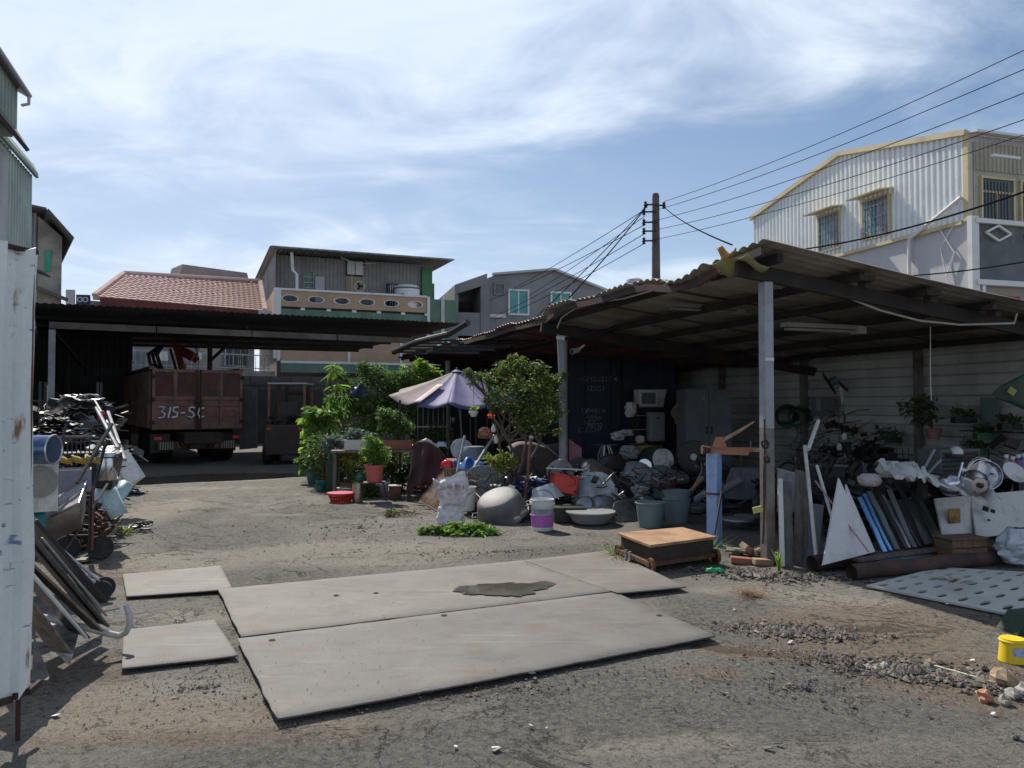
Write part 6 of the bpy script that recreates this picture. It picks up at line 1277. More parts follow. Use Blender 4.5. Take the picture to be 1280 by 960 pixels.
# purple umbrella
um = T('market_umbrella', 'faded purple market umbrella sagging over the junk, with a pale pink panel on its left', 'umbrella', gp(577,612)+Vector((0,1.2,0)))
ub = um.location; DU = ub.y
apx = P(571,463,DU+.1); ax = Vector((apx.x-ub.x, .1, apx.z))
obj('pole', MB().tube([(0,0,0),(ax.x,ax.y,ax.z)],.022,10), m_galv, um)
m_pur = mk('faded_purple', (0.13,0.125,0.28), (0.18,0.175,0.33), 3, .4,.65,.7,0,.05,30,.1, trans=.2); m_pnk = mk('faded_pink_panel', (0.24,0.19,0.2), (0.17,0.14,0.15), 3, rough=.8, trans=.15)
rim = [P(486,494,DU-.6)-ub, P(519,504,DU-1.45)-ub, P(560,505,DU-1.6)-ub, P(612,508,DU-1.2)-ub, P(655,498,DU-.1)-ub, P(630,487,DU+1.2)-ub, P(565,488,DU+1.5)-ub, P(500,487,DU+.8)-ub]
for k in range(8):
    a, b_ = rim[k], rim[(k+1)%8]
    def pan(u, v, a=a, b_=b_):
        e = a.lerp(b_, u); q = ax.lerp(e, v); q.z -= .03*math.sin(PI*v); q.z -= .09*math.sin(PI*u)*v; return q+Vector((0,0,.012*noise.noise(Vector((u*6,v*6,k)))))
    pn = obj('canopy_panel', MB().grid(pan, 8, 8), m_pnk if k in (0,7) else m_pur, um, solid=.003, ang=80)
    pts = [ax.lerp(a, v)-Vector((0,0,.03*math.sin(PI*v)+.015)) for v in np.linspace(0,1,7)]; obj('rib', MB().tube(pts,.007,5), m_galv, um)
obj('cap', MB().lathe([(.001,.06),(.015,.05),(.02,.02),(.06,.0),(.12,-.03)],14,c=ax), m_pur, um)
a, b_ = rim[1], rim[1]+Vector((.12,0,.0)); obj('pink_edge', MB().grid(lambda u,v: ax.lerp(rim[1], .45+.55*v)+Vector((-.04+.13*u, -.03, -.02*math.sin(PI*(.45+.55*v))+.012)),3,8), mk('pale_pink_cloth', (0.55,0.42,0.42), rough=.8), um, solid=.004)
# shade structure: poles behind, table with things under the umbrella
for i, (px, py0, py1, D, r_, l) in enumerate(((560,580,505,13.6,.03,'thick dark post standing beneath the umbrella'),(500,560,500,13.9,.02,'dark post at the left rim of the umbrella'))):
    stick(P(px,py0+30,D), P(px,py1,D), r_, m_darkmetal, l, 'post', 'post')
wf = T('window_frames', 'old white window frames with mesh leaning in the shade behind the umbrella', 'window frame', P(530,545,15.2).xy.to_3d(), R(6))
for k in range(7): obj('mullion', MB().box((-.12+.1*k,0,1.3),(.018,.03,1.1)), m_grey, wf)
for z in (.75,1.15,1.55,1.85): obj('transom', MB().box((.18,0,z),(.64,.034,.025)), m_galv, wf)
obj('mesh_panel', MB().box((.18,.03,1.3),(.6,.01,1.1)), m_dark, wf); obj('sill_leg', MB().box((-.2,0,.37),(.05,.05,.75)), m_galv, wf); obj('sill_leg', MB().box((.44,0,.37),(.05,.05,.75)), m_galv, wf)
for i, (px,py,D,w_,h_,m_,l) in enumerate(((530,556,13.6,.38,.16,m_whitepaint,'crumpled white plastic sheet on the junk behind the maroon cloth'),(552,558,13.7,.30,.18,mk('pale_blue_cloth',(0.35,0.42,0.5),rough=.7),'pale blue cloth lump beside the crumpled white sheet'))):
    cloth(lambda u,v: P(px,py,D)+Vector(((u-.5)*w_,(v-.5)*.3,.09*math.sin(u*PI)*math.sin(v*PI)+.05*noise.noise(Vector((u*5,v*5,px))))), 14, 10, m_, l, 'plastic_sheet', 'plastic sheet')
# pot plants hanging / white pot under umbrella, orange lamp, brown bag
hp = T('hanging_pot', 'small white hanging pot with a green sprout under the right rim of the umbrella', 'potted plant', P(592,521,12.6)); obj('pot', MB().shell([(.04,0),(.08,.07),(.075,.1)],14), m_white, hp); leafmesh('leaves', clumps([(0,0,.13,.05)],40,rg), .05, lf_bright, hp); obj('hanger', MB().tube([(0,0,.09),(0,0,.6)],.003,4), m_darkmetal, hp)
for k in range(6): 
    px = 588+7*k; 
    if k in (2,): continue
    stick(P(px,560,13.2), P(px,522,13.2), .008, m_darkmetal, ('leftmost','second','','third','fourth','rightmost')[k]+' thin upright rod of the dark row under the umbrella rim', 'rod', 'rod', 'row of thin dark rods')
lb = T('brown_helmet', 'shiny brown helmet catching the sun beside the dark rods', 'helmet', P(606,543,12.4)); obj('shell', MB().lathe([(.11,-.06),(.12,0),(.10,.07),(.05,.11),(.001,.12)],18), mk('glossy_brown', (0.22,0.08,0.03), rough=.15), lb); obj('visor', MB().box((0,-.11,-.02),(.14,.04,.02)), m_black, lb)
for i,(px,py,l) in enumerate(((617,536,'upper white spoon-shaped lamp bulb hanging by the twisted tree'),(620,550,'lower white bulb hanging by the twisted tree'))):
    t_ = T('white_bulb', l, 'bulb', P(px,py,12.3), 0, 'white bulbs by the twisted tree'); obj('bulb', MB().lathe([(.001,-.06),(.03,-.05),(.04,-.01),(.03,.03),(.012,.06),(.012,.08),(.001,.08)],14), m_white, t_); obj('wire', MB().tube([(0,0,.08),(0,0,.4)],.003,4), m_black, t_)
t_ = T('small_white_lamp', 'small round white lamp right of the tree trunks', 'lamp', P(664,547,12.3)); obj('globe', MB().lathe([(.001,-.04),(.03,-.03),(.04,0),(.03,.03),(.001,.04)],14), m_white, t_); obj('stem', MB().tube([(0,0,.03),(0,0,.3)],.004,4), m_darkmetal, t_)
fl1 = T('orange_flower', 'orange flower blossom between the umbrella and the twisted tree', 'flower', P(614,520,12.7)); leafmesh('petals', clumps([(0,0,0,.05)],26,rg), .05, mk('orange_petal', (0.7,0.12,0.04), rough=.5, trans=.3), fl1, .8); obj('stem', MB().tube([(0,0,0),(.03,.02,-.5)],.004,4), m_twig, fl1)
# desk and bins behind
bin_ = T('grey_tub', 'overturned grey tub resting on the stacked boards beneath the rods', 'tub', P(592,567,12.9)-Vector((0,0,.08))); obj('bowl', MB().lathe([(.26,0),(.25,.1),(.18,.2),(.001,.21)],24), pl('slate_plastic',(0.14,0.19,0.24)), bin_); obj('rim', MB().ring((0,0,0),.26,.012,24,6), m_grey, bin_)
mb = MB()
dk = T('board_table', 'makeshift table of stacked boards carrying the grey tub', 'table', P(590,575,13.0).xy.to_3d(), R(8)); obj('top', MB().box((0,0,.64),(1.0,.6,.05)), m_woodbrown, dk); [obj('leg', MB().box((x,0,.3),(.06,.5,.61)), m_darkmetal, dk) for x in (-.42,.42)]
# red ball, blue tarp
rb2 = T('red_helmet', 'shiny red helmet shell lying above the white sack', 'helmet', P(559,581,12.2)); obj('shell', MB().lathe([(.10,-.05),(.105,0),(.085,.05),(.04,.08),(.001,.085)],20), pl('gloss_red',(0.6,0.015,0.015),.1,.05), rb2); obj('brim', MB().ring((0,0,-.05),.1,.012,20,6), m_black, rb2)
cloth(lambda u,v: P(566+40*u,575+16*v+3*math.sin(u*9),12.5-.2*v)+Vector((0,.04*math.sin(u*12),.02*math.sin(u*17+v*4))), 18, 8, mk('bright_blue_tarp', (0.02,0.13,0.42), (0.015,0.07,0.25), 4, rough=.4), 'bright blue tarpaulin showing between the leaning poles')
cloth(lambda u,v: P(585+45*u,588+24*v+3*math.sin(u*7),12.6-.2*v)+Vector((0,.05*math.sin(u*10),.02*math.sin(u*13+v*4))), 18, 8, pl('navy_tarp', (0.02,0.045,0.09), .6), 'dark navy tarpaulin sagging below the bright blue one')
for (a, b_, D0, D1, r_, m_, l) in (((569,600),(581,545),11.8,12.2,.022,m_galv,'grey pole leaning upright behind the rusty sheet'),((588,592),(618,544),11.8,12.4,.022,m_galv,'long grey pole slanting right behind the rusty sheet'),((593,602),(628,571),11.7,12.0,.016,mk('dull_maroon_paint',(0.2,0.04,0.05),rough=.5),'maroon rod slanting right below the grey poles'),((590,612),(608,630),11.4,11.0,.008,m_black,'thin black strut crossing the white buckets')):
    stick(P(*a,D0), P(*b_,D1), r_, m_, l)
# rusty sheet behind bag
m_rs = mk('flaking_rust_sheet', (0.24,0.17,0.11), (0.10,0.045,0.025), 6, .42,.55,.85,.1,.35,60,.25)
board([(523,625),(556,584),(598,588),(588,632),(560,655)], [11.9,12.1,12.0,11.6,11.3], .008, m_rs, 'rusty flaking metal sheet leaning behind the white woven sack', 'sheet', 'metal sheet')
mb = MB(); 
for k in range(7): 
    a = P(556+6*k,586+1*k%2,11.7); mb.bar(a, P(560+6*k,612,11.5), .045, .008)
wobj('rusty_grating', mb, m_rs, 'row of upright rusty slats showing above the white sack', 'grating')
stick(P(534,632,11.6), P(560,648,11.3), .012, m_darkmetal, 'dark rod lying aslant before the rusty sheet', 'rod', 'rod')
# white woven sack
DS = G(565,660).y
sk = T('woven_sack', 'full white woven plastic sack with faint red lettering standing by the weed pile', 'sack', G(566,658))
m_sack = mk('woven_white', (0.7,0.68,0.7), (0.5,0.47,0.5), 7, rough=.7, bump=.6, bsc=18)
def sackf(u, v):
    a = 2*PI*u; r = .185*(1-.07*math.sin(v*PI*2)+.05*math.sin(v*11))*(min(1,(v+.03)/.1)**.5)*(1 if v < .86 else 1-(v-.86)*.9)
    d = noise.noise(Vector((math.cos(a)*1.5, math.sin(a)*1.5, v*3)))*.11+noise.noise(Vector((math.cos(a)*4, math.sin(a)*4, v*16)))*.09+.02*math.sin(v*46+3*math.sin(a))
    return Vector((r*(1+d)*math.cos(a)-.02*(v<.4), r*.72*(1+d)*math.sin(a), .66*v+.02*math.sin(a*2)*v+(.05*math.cos(a) if v > .85 else 0)))
obj('bag', MB().grid(sackf, 54, 60), m_sack, sk, ang=80)
ear = MB(); ear.grid(lambda u,v: Vector((-.14-.12*u, -.05+.1*v, .54+.07*u+.03*math.sin(v*5)-.05*v)), 6, 4); obj('torn_ear', ear, m_sack, sk, solid=.006)
m_ink = mk('faint_ink', (0.34,0.13,0.16), rough=.8, bump=0); m_ink2 = mk('blue_ink', (0.25,0.3,0.42), rough=.8, bump=0)
text('lettering', '台 中 肥 料', .075, FR((.02,-.155,.52),0,R(-6)), m_ink, sk); 
for k in range(3): text('lettering', 'NET 40 KG' if k == 2 else '---------', .045, FR((.02,-.150+.0*k,.44-.07*k),0,R(-4)), m_ink, sk)
# big basin on its side
bg_ = basin(G(622,655)+Vector((0,.12,.0)), .33, .30, mk('grey_basin', (0.17,0.17,0.17), (0.11,0.11,0.11), 3, rough=.6), 'large pale grey basin tipped over between the sack and the white pail', rot=(R(62),R(6),R(-12)), sx=1.1, rb=.8)
bg_.location = G(622,655)+Vector((0,.25,.21)); WM[bg_.name] = bg_.matrix_world
pr_ = [o for o in bg_.children]; bg_.rotation_euler = (R(-152),R(-14),R(-10)); bg_.location = G(620,655)+Vector((0,.22,.34))
# pile of green weeds
wp = T('weed_pile', 'heap of freshly pulled green weeds on the asphalt before the sack', 'weeds', G(572,668))
sp_ = G(572,668); cs = [rel(*a, sp_) for a in ((530,664,sp_.y,.06),(545,664,sp_.y,.08),(558,666,sp_.y-.05,.07),(570,660,sp_.y+.1,.1),(585,664,sp_.y,.1),(598,662,sp_.y+.05,.1),(610,665,sp_.y,.09),(620,668,sp_.y,.06),(575,670,sp_.y-.1,.08),(600,670,sp_.y-.1,.08))]
pts = clumps(cs, 2000, rg); pts = pts[pts[:,2] > .01]; k = rg.random(len(pts)) < .6
leafmesh('leaves', pts[k], .06, lf_mid, wp, .55, seed=71); leafmesh('lighter_leaves', pts[~k], .055, lf_bright, wp, .55, seed=72)
mb = MB(); rr = random.Random(9)
for _ in range(60): a = Vector((rr.uniform(-.45,.4), rr.uniform(-.1,.15), rr.uniform(.02,.08))); mb.tube([a, a+Vector((rr.uniform(-.12,.12), rr.uniform(-.08,.08), rr.uniform(-.01,.03)))], .004, 4)
obj('stalks', mb, lf_mid, wp, kind='stuff')
dp = T('dry_stalks', 'small heap of dried brown stalks and leaves near the shadow edge', 'weeds', G(502,645)); mb = MB()
for _ in range(70): a = Vector((rr.gauss(0,.12), rr.gauss(0,.09), rr.uniform(.01,.05))); b_ = Vector((rr.gauss(0,.12), rr.gauss(0,.09), rr.uniform(-.01,.02))); mb.tube([a, a+b_*.5+Vector((0,0,.02)), a+b_], .004, 4)
obj('stalks', mb, lf_dry, dp, kind='stuff'); leafmesh('leaves', clumps([(-.14,0,.04,.08),(-.2,.02,.03,.05)],80,rg), .05, lf_mid, dp)
# white pail (nested in purple)
pw = bucket(G(678,662), .152, .135, .20, pl('violet_plastic', (0.42,0.13,0.45)), 'violet and white round pail under the tall white paint pail', 'pail', name='violet_pail')
obj('white_base', MB().lathe([(.137,-.001),(.139,.05),(.137,.05)],24), m_white, pw)
pw2 = bucket(G(678,662)+Vector((0,0,.12)), .15, .128, .27, m_white, 'white paint pail with a printed label and wire handle, stacked in the violet pail', 'pail', handle=.7, name='paint_pail')
obj('lip', MB().lathe([(.15,.2),(.162,.2),(.162,.235),(.15,.235)],26), m_white, pw2); obj('black_band', MB().lathe([(.133,.04),(.141,.075),(.1335,.04)],24), m_black, pw2)
obj('label_band', MB().lathe([(.1395,.09),(.1465,.16),(.1395,.09)],24), mk('label_white', (0.6,0.62,0.64), rough=.5), pw2)
text('label_text', '水泥漆塗料', .042, FR((0,-.149,.135)), m_ink2, pw2); text('label_text', 'PAINT', .02, FR((0,-.146,.102)), m_ink2, pw2)
# white pails lying behind
bucket(P(583,622,11.2)-Vector((0,0,.18)), .14,.12,.34, m_white, 'white pail standing between the sack and the big basin, crossed by a black strut', 'pail', name='pail')
bucket(P(593,640,11.3)-Vector((0,0,.12)), .12,.1,.2, m_black, 'small dark pail tucked behind the sack', 'pail', name='pail')
basin(P(602,608,11.8), .28, .16, mk('slate_basin',(0.16,0.17,0.18),rough=.6), 'slate grey basin standing on edge behind the big grey basin', rot=(R(70),R(25),0))
# red box + white lid, white hexagonal tub
rbx = T('red_bin', 'bright red square bin tipped forward with a white lid on top', 'bin', P(703,606,11.2)-Vector((0,0,.12)), 0, rot=(R(-6),R(10),R(8)))
obj('bin_body', MB().box((0,0,.13),(.36,.3,.28),taper=1.0), m_red, rbx, bev=.02); obj('bin_rim', MB().box((0,0,.255),(.39,.33,.025)), m_red, rbx, bev=.006)
obj('flat_lid', MB().slab([(-.32,-.2,.30),(.2,-.2,.36),(.2,.18,.37),(-.26,.18,.31)], .02), m_whitepaint, rbx)
wtb = T('white_tub', 'white fluted plastic tub lying upside down beside the red bin', 'tub', P(684,612,11.0)-Vector((0,0,.16)), 0, rot=(R(-12),R(-14),R(10)))
mb = MB(); vs = []
for z, r_ in ((0,.22),(.03,.2),(.2,.14),(.22,.12)):
    for k in range(16): a = 2*PI*k/16; q = r_*(1+(.06 if k % 2 else -.04)); vs.append((q*math.cos(a)*1.15, q*math.sin(a), z))
fs = [(j*16+k, j*16+(k+1)%16, (j+1)*16+(k+1)%16, (j+1)*16+k) for j in range(3) for k in range(16)]+[tuple(48+k for k in range(16))]
obj('tub_shell', mb.add(vs, fs), pl('bluish_white',(0.5,0.53,0.57)), wtb, solid=.005)
m_dgreen = pl('deep_green_crate', (0.008,0.03,0.015))

for i,(px,py,w_,h_,m_,l) in enumerate(((712,655,.42,.2,m_dgreen,'dark green crate under the steel bowl'),(655,650,.3,.22,m_black,'black box in the shadow behind the white pail'),(730,640,.4,.3,m_black,'dark box behind the steel bowl'))):
    t_ = T('low_crate', l, 'crate', G(px,py)+Vector((0,.25,0)), R(6)); obj('crate_shell', MB().box((0,0,h_/2),(w_,.3,h_)), m_, t_, bev=.01); obj('crate_rim', MB().box((0,0,h_-.01),(w_+.02,.32,.025)), m_, t_)
tyre = T('scrap_tyre', 'old black scooter tyre lying against the twisted tree tub', 'tyre', P(650,632,11.1)-Vector((0,0,.05)), 0, rot=(R(70),R(10),R(20))); obj('rubber_ring', MB().ring((0,0,0),.19,.045,26,10), m_rubber, tyre)
stick(P(655,640,11.0), P(664,548,11.3), .022, m_woodbrown, 'thin brown stake standing in front of the blue tub', 'stake', 'stake')
t_ = T('metal_kettle', 'small crumpled white container beside the big basin', 'container', G(655,655)+Vector((-.12,.15,0))); obj('shell', MB().lathe([(.001,0),(.07,0),(.09,.06),(.05,.12),(.02,.14)],14), m_whitepaint, t_); obj('spout', MB().tube([(.06,0,.1),(.16,.02,.17)],[.03,.02],8), m_beige, t_)
# steel bowls and basins heap
m_dsteel = mk('dented_steel', (0.42,0.42,0.41), (0.25,0.23,0.21), 5, .4,.65,.32,.75,.25,14,.15)
basin(P(730,630,10.9), .23, .2, m_dsteel, 'dented steel wok-shaped bowl tilted towards the camera', rot=(R(-128),R(10),R(-20)), rb=.6)
basin(P(742,618,11.2), .34, .1, m_galv, 'wide ring-shaped basin rim standing behind the dented steel bowl', rot=(R(-105),R(35),R(-15)), rb=.9)
basin(P(795,597,12.2), .34, .20, m_galv, 'large dull metal tub tilted on the heap under the white bag', rot=(R(-118),R(28),R(-20)), rb=.8)
basin(P(783,627,11.6)-Vector((0,0,.12)), .42, .19, m_tealgrey, 'wide shallow grey basin in the middle of the heap', sx=1.1)
basin(P(793,651,11.2)-Vector((0,0,.12)), .40, .16, m_grey, 'wide grey basin on the ground under the middle one', sx=1.1)
basin(G(742,660)+Vector((0,.35,0)), .32, .16, m_grey, 'grey basin on the ground left of the other wide basins')
basin(P(765,590,12.2), .25, .12, m_darkmetal, 'dark iron pan standing on edge behind the steel bowl', rot=(R(-60),R(-20),0))
basin(P(806,583,12.4), .11, .05, m_steel, 'small round white-metal bowl hanging at the edge of the dark', rot=(R(80),0,R(-15)))
bucket(G(816,661)+Vector((0,.18,0)), .19,.15,.32, m_tealgrey, 'teal-grey bucket nearest the rusty platform, front one of the pair', handle=.0, group='teal-grey buckets')
bucket(P(823,628,11.6)-Vector((0,0,.16)), .16,.13,.27, m_tealgrey, 'teal-grey bucket raised behind the front one with a small wire handle', handle=.6, group='teal-grey buckets')
bucket(G(852,657)+Vector((0,.3,0)), .19,.14,.33, m_tealgrey, 'stacked grey bucket by the crouching figure, lower of its stack', group='teal-grey buckets')
bucket(G(852,657)+Vector((0,.3,.1)), .18,.14,.33, m_tealgrey, 'stacked grey bucket by the crouching figure, upper of its stack', group='teal-grey buckets')
bucket(P(834,612,12.0)-Vector((0,0,.12)), .16,.12,.22, pl('maroon_plastic',(0.22,0.04,0.06)), 'maroon bucket half hidden behind the teal-grey buckets')
for i,(px,py,D,sx,sz,l) in enumerate(((800,612,11.9,.14,.14,'white plastic bag lying on the wide basins'),(788,620,11.5,.12,.08,'flat white bag on the rim of the middle basin'),(762,580,12.5,.1,.3,'white bag hanging from the tangle behind the red bin'),(786,565,12.8,.14,.22,'grey striped paper bag above the dull metal tub'))):
    bag(P(px,py,D)-Vector((0,0,sz/2)), sx, sx*.7, sz, m_whitepaint if i < 3 else m_grey, l, seed=i*3, top=False, amp=.7)
for k,(px,l) in enumerate(((785,'left round white jar end beside the front bucket'),(797,'right curved white handle beside the front bucket'))):
    t_ = T('white_jar', l, 'jar', P(px,652,10.9)-Vector((0,0,.02))); obj('jar_body', MB().lathe([(.001,0),(.065,0),(.07,.02),(.07,.1),(.05,.12),(.001,.12)],18,Matrix.Rotation(R(80),3,'X')), mk('pale_aqua',(0.4,0.5,0.47),rough=.4), t_); obj('lid', MB().lathe([(.001,-.02),(.035,-.02),(.035,0)],14,Matrix.Rotation(R(80),3,'X')), m_grey, t_)
jb = T('amber_jar', 'amber oil jar between the wide basin and the raised bucket', 'jar', P(803,630,11.3)-Vector((0,0,.06))); obj('jar', MB().lathe([(.001,0),(.06,0),(.06,.11),(.04,.13)],14), mk('amber', (0.25,0.12,0.02), rough=.15), jb); obj('cap', MB().lathe([(.04,.13),(.045,.13),(.045,.16),(.001,.16)],14), m_white, jb)
# hanging bundle of grey strips and rods behind
hb_ = T('cable_bundle', 'bundle of grey cables and straps hanging behind the red bin', 'cable bundle', P(757,556,12.9))
rr = random.Random(17)
for k in range(14):
    x = rr.uniform(-.14,.16); obj('strap', MB().tube([(x*.5,0,.0),(x,rr.uniform(-.05,.05),-.15),(x*1.1,0,-.3-rr.random()*.25)],rr.uniform(.006,.014),6), rr.choice([m_galv,m_grey,m_darkmetal,m_white]), hb_)
obj('hook', MB().bar((-.2,0,.0),(.2,0,.0),.02,.02), m_darkmetal, hb_); obj('stand', MB().bar((0,.05,-.85),(0,.05,0),.03,.03), m_darkmetal, hb_)
# bicycle / red extinguisher / pink board near post
board([(712,598),(727,598),(727,560),(711,548)], 13.0, .02, mk('dull_pink_board',(0.3,0.13,0.15),rough=.7), 'dull pink board standing behind the middle post', 'board', 'board')
ex = T('red_cylinder', 'dark red gas cylinder in the shade right of the pink board', 'cylinder', P(737,597,12.8)-Vector((0,0,.2))); obj('tank', MB().lathe([(.001,0),(.08,0),(.08,.3),(.05,.36),(.02,.38),(.02,.42),(.001,.42)],16), pl('dark_red',(0.25,0.03,0.03)), ex); obj('valve', MB().box((0,0,.44),(.07,.03,.04)), m_darkmetal, ex)
ms = T('hand_mixer_stand', 'upright metal stand with a cross handle beside the middle post', 'stand', P(726,600,12.6)-Vector((0,0,.15))); obj('stem', MB().tube([(0,0,0),(0,0,.55)],.014,8), m_galv, ms); obj('cross_handle', MB().tube([(-.2,0,.3),(.15,0,.3),(.18,0,.2)],.012,8), m_galv, ms); obj('foot', MB().box((0,0,.01),(.3,.2,.02)), m_galv, ms)
# dark clutter behind tree and post (scooter under cover)
sco = T('covered_machine', 'covered machine under a dull brown sheet behind the twisted tree', 'machine', P(675,590,13.4).xy.to_3d(), R(8)); 
obj('cover', MB().grid(lambda u,v: Vector(((u-.5)*1.1,-.25*math.sin(PI*v)+.3*v,(.95-.25*abs(u-.45)+.05*math.sin(u*9))*math.sin(PI*.5*min(1,v*1.4))+.02*noise.noise(Vector((u*6,v*6,0))))),20,12), mk('dull_brown_cover',(0.10,0.07,0.07),(0.07,0.05,0.05),3,rough=.8), sco, solid=.006); obj('handlebar', MB().tube([(-.1,-.1,1.0),(.1,-.2,.85),(.4,-.2,.6)],.015,6), m_galv, sco)
heap3 = scrap('h', [(G(600,640)+Vector((0,1.4,0)),.9,.5,.5),(G(690,650)+Vector((0,.8,0)),.6,.4,.35),(G(780,655)+Vector((0,1.0,0)),.9,.5,.55),(G(560,625)+Vector((0,1.0,0)),.5,.4,.5),(G(520,620)+Vector((0,1.2,0)),.4,.4,.5),(G(740,650)+Vector((0,1.2,0)),.6,.6,.6)], 360, None, '', 31, .08, .45, .018)
obj('mixed_metal_scrap', heap3, heap_m, kind='stuff', sm=False)

# more tubs, pans and buckets filling the heap
m_rtin = mk('rusty_tin', (0.2,0.15,0.11), (0.09,0.055,0.04), 5, .42,.6,.7,.2,.2)
for (px,py,D,r_,h_,m_,rot,l) in (
(668,640,11.2,.16,.1,m_darkmetal,(60,0,20),'dark frying pan wedged behind the white paint pail'),
 (716,628,11.3,.2,.14,m_rtin,(-70,20,0),'rusty tin bowl between the red bin and the dented steel bowl'),(752,600,11.9,.26,.12,m_rtin,(-100,-15,0),'brown rusty wok leaning above the wide ring-shaped rim'),
 (770,640,11.3,.2,.1,m_dsteel,(15,10,0),'shallow steel tray lying in front of the middle basin'),(775,612,12.1,.22,.12,m_darkmetal,(-50,30,0),'blackened pot lid behind the middle basin'),
 (812,600,12.4,.2,.12,m_grey,(70,-20,0),'grey plastic bowl tilted below the small white-metal bowl'),(832,590,12.6,.22,.14,m_tealgrey,(-110,0,20),'teal-grey tub overturned in front of the green tarpaulin'),
 (845,600,12.6,.18,.12,m_galv,(30,10,0),'galvanised pot left of the crouching figure'),(760,655,10.9,.14,.08,m_darkmetal,(10,0,0),'low black tray on the ground before the left basin'),
 (700,585,12.2,.2,.12,m_galv,(95,20,0),'dull pan standing upright behind the red bin'),(725,585,12.4,.18,.14,m_darkmetal,(60,-20,0),'dark pot behind the red bin, right of the dull pan'),
 (610,628,11.7,.16,.1,m_whitepaint,(40,10,0),'white enamel bowl between the pail and the slate basin'),(870,640,11.3,.16,.1,m_grey,(8,0,0),'small grey bowl on the ground beside the stacked buckets'),
 (576,560,13.0,.18,.12,m_galv,(70,30,0),'galvanised bowl hanging behind the upright grey pole')):
    c = P(px,py,D); c.z = max(c.z-h_*.4, .02); basin(c, r_, h_, m_, l, rot=tuple(R(a) for a in rot))
for (px,D,z_,rt,h_,m_,l) in ((700,11.9,0,.15,.3,m_black,'black bucket hidden behind the red bin'),(748,11.7,0,.16,.3,m_tealgrey,'teal-grey bucket behind the wide ring-shaped rim'),(770,12.2,0,.17,.34,m_black,'black bucket behind the middle basin'),(826,12.2,0,.16,.42,m_grey,'tall grey bucket behind the raised teal-grey one'),(628,12.4,0,.15,.3,m_grey,'grey bucket between the twisted trunks and the slate basin'),(880,12.2,0,.15,.3,m_black,'black bucket behind the crouching figure')):
    q = P(px,500,D); bucket(Vector((q.x,q.y,z_)), rt, rt*.8, h_, m_, l)
for i,(px,py,D,w_,h_,m_,l) in enumerate(((600,615,12.2,.5,.35,m_black,'added crumpled black backdrop behind the white pails'),(530,590,13.2,.6,.4,m_mar,'added dark maroon backdrop lump behind the draped cloth'),(850,585,13.2,.5,.4,m_black,'added crumpled black backdrop under the round fan'),(480,560,14.4,.6,.3,m_black,'added dark backdrop cloth behind the pink pot'))):  # dark sheets added as a backdrop so the gaps read dark
    cloth(lambda u,v: P(px,py,D)+Vector(((u-.5)*w_,(v-.5)*.4,h_*.6*math.sin(u*PI)*math.sin(v*PI)-.1+.12*noise.noise(Vector((u*5,v*5,px))))), 16, 12, m_, l, 'backdrop_sheet', 'sheet')
for i,(px,py,l) in enumerate(((548,545,'dense dark shrub directly under the umbrella'),(530,560,'low shrub left of the dark umbrella post'))):
    q = P(px,py,14.6); shrub('shade_shrub', l, Vector((q.x,q.y,0)), [(0,0,q.z,.3),(.2,0,q.z*.7,.25),(-.25,0,q.z*.8,.25),(0,0,q.z*.4,.25)], 1300, .07, lf_dark, seed=90+i, stems=8)

mb = MB(); rr = random.Random(81)
for _ in range(150):
    c = P(rr.uniform(590,880), rr.uniform(585,650), rr.uniform(11.0,12.4)); c.z = max(c.z, .05); pts = [c]; d = Vector((rr.gauss(0,1), rr.gauss(0,.6), rr.gauss(0,.5))).normalized()
    for _k in range(7): d = (d+Vector((rr.gauss(0,.5), rr.gauss(0,.4), rr.gauss(-.15,.4)))).normalized(); q = pts[-1]+d*.07; q.z = max(q.z, .02); pts.append(q)
    mb.tube(pts, rr.choice((.004,.006,.009)), 4)
obj('cable_tangle', mb, mk('cable_mix', (0.02,0.02,0.022), (0.3,0.29,0.27), 1.2, .55,.6, .6, isl=.7), kind='stuff')
mb = MB()
for _ in range(60):
    c = P(rr.uniform(600,880), rr.uniform(590,652), rr.uniform(11.0,12.3)); c.z = max(c.z, .06); k0 = rr.random()*50; w_ = rr.uniform(.05,.16)
    mb.grid(lambda u,v: c+Vector(((u-.5)*w_+.03*noise.noise(Vector((u*4,v*4,k0))), (v-.5)*w_, .06*noise.noise(Vector((u*3+k0,v*3,1)))+.02*noise.noise(Vector((u*9,v*9,k0))))), 4, 4)
obj('torn_plastic_scraps', mb, mk('film_mix', (0.08,0.08,0.085), (0.45,0.45,0.45), 1.0, .42,.55, .5, isl=.6), kind='stuff')

for (px,py,D,r_,h_,m_,rot,l) in (
 (760,628,10.9,.24,.16,m_galv,(-120,20,10),'galvanised tub overturned between the dented bowl and the middle basin'),(708,642,10.75,.15,.1,m_whitepaint,(70,10,0),'white enamel pan leaning on the dark green crate'),
 (775,648,10.7,.2,.12,m_dsteel,(60,20,20),'scuffed steel bowl facing the camera before the wide grey basin'),(838,628,11.2,.14,.24,m_galv,(8,0,0),'galvanised pail between the raised bucket and the stacked buckets'),
 (745,582,12.1,.2,.12,m_dsteel,(-115,0,20),'steel bowl upturned on top of the wok pile'),(826,572,12.9,.18,.1,m_galv,(80,0,10),'galvanised lid standing below the yellow basket')):
    c = P(px,py,D); c.z = max(c.z-h_*.4, .02); basin(c, r_, h_, m_, l, rot=tuple(R(a) for a in rot))
# ================================================================ inside the open shed and its front right
def wallD(px, off=0.0):
    """distance of the shed's back wall (moved 'off' metres towards us) along the sight line through px"""
    k = (px-640)/F; o = SH_O+e1*(RW-off); t = (o.x-k*o.y)/(k*e2.y-e2.x); return o.y+e2.y*t
def wp_(px, py, off=0.1): return P(px, py, wallD(px, off))
def foot(px, D): q = P(px,500,D); return Vector((q.x,q.y,0))
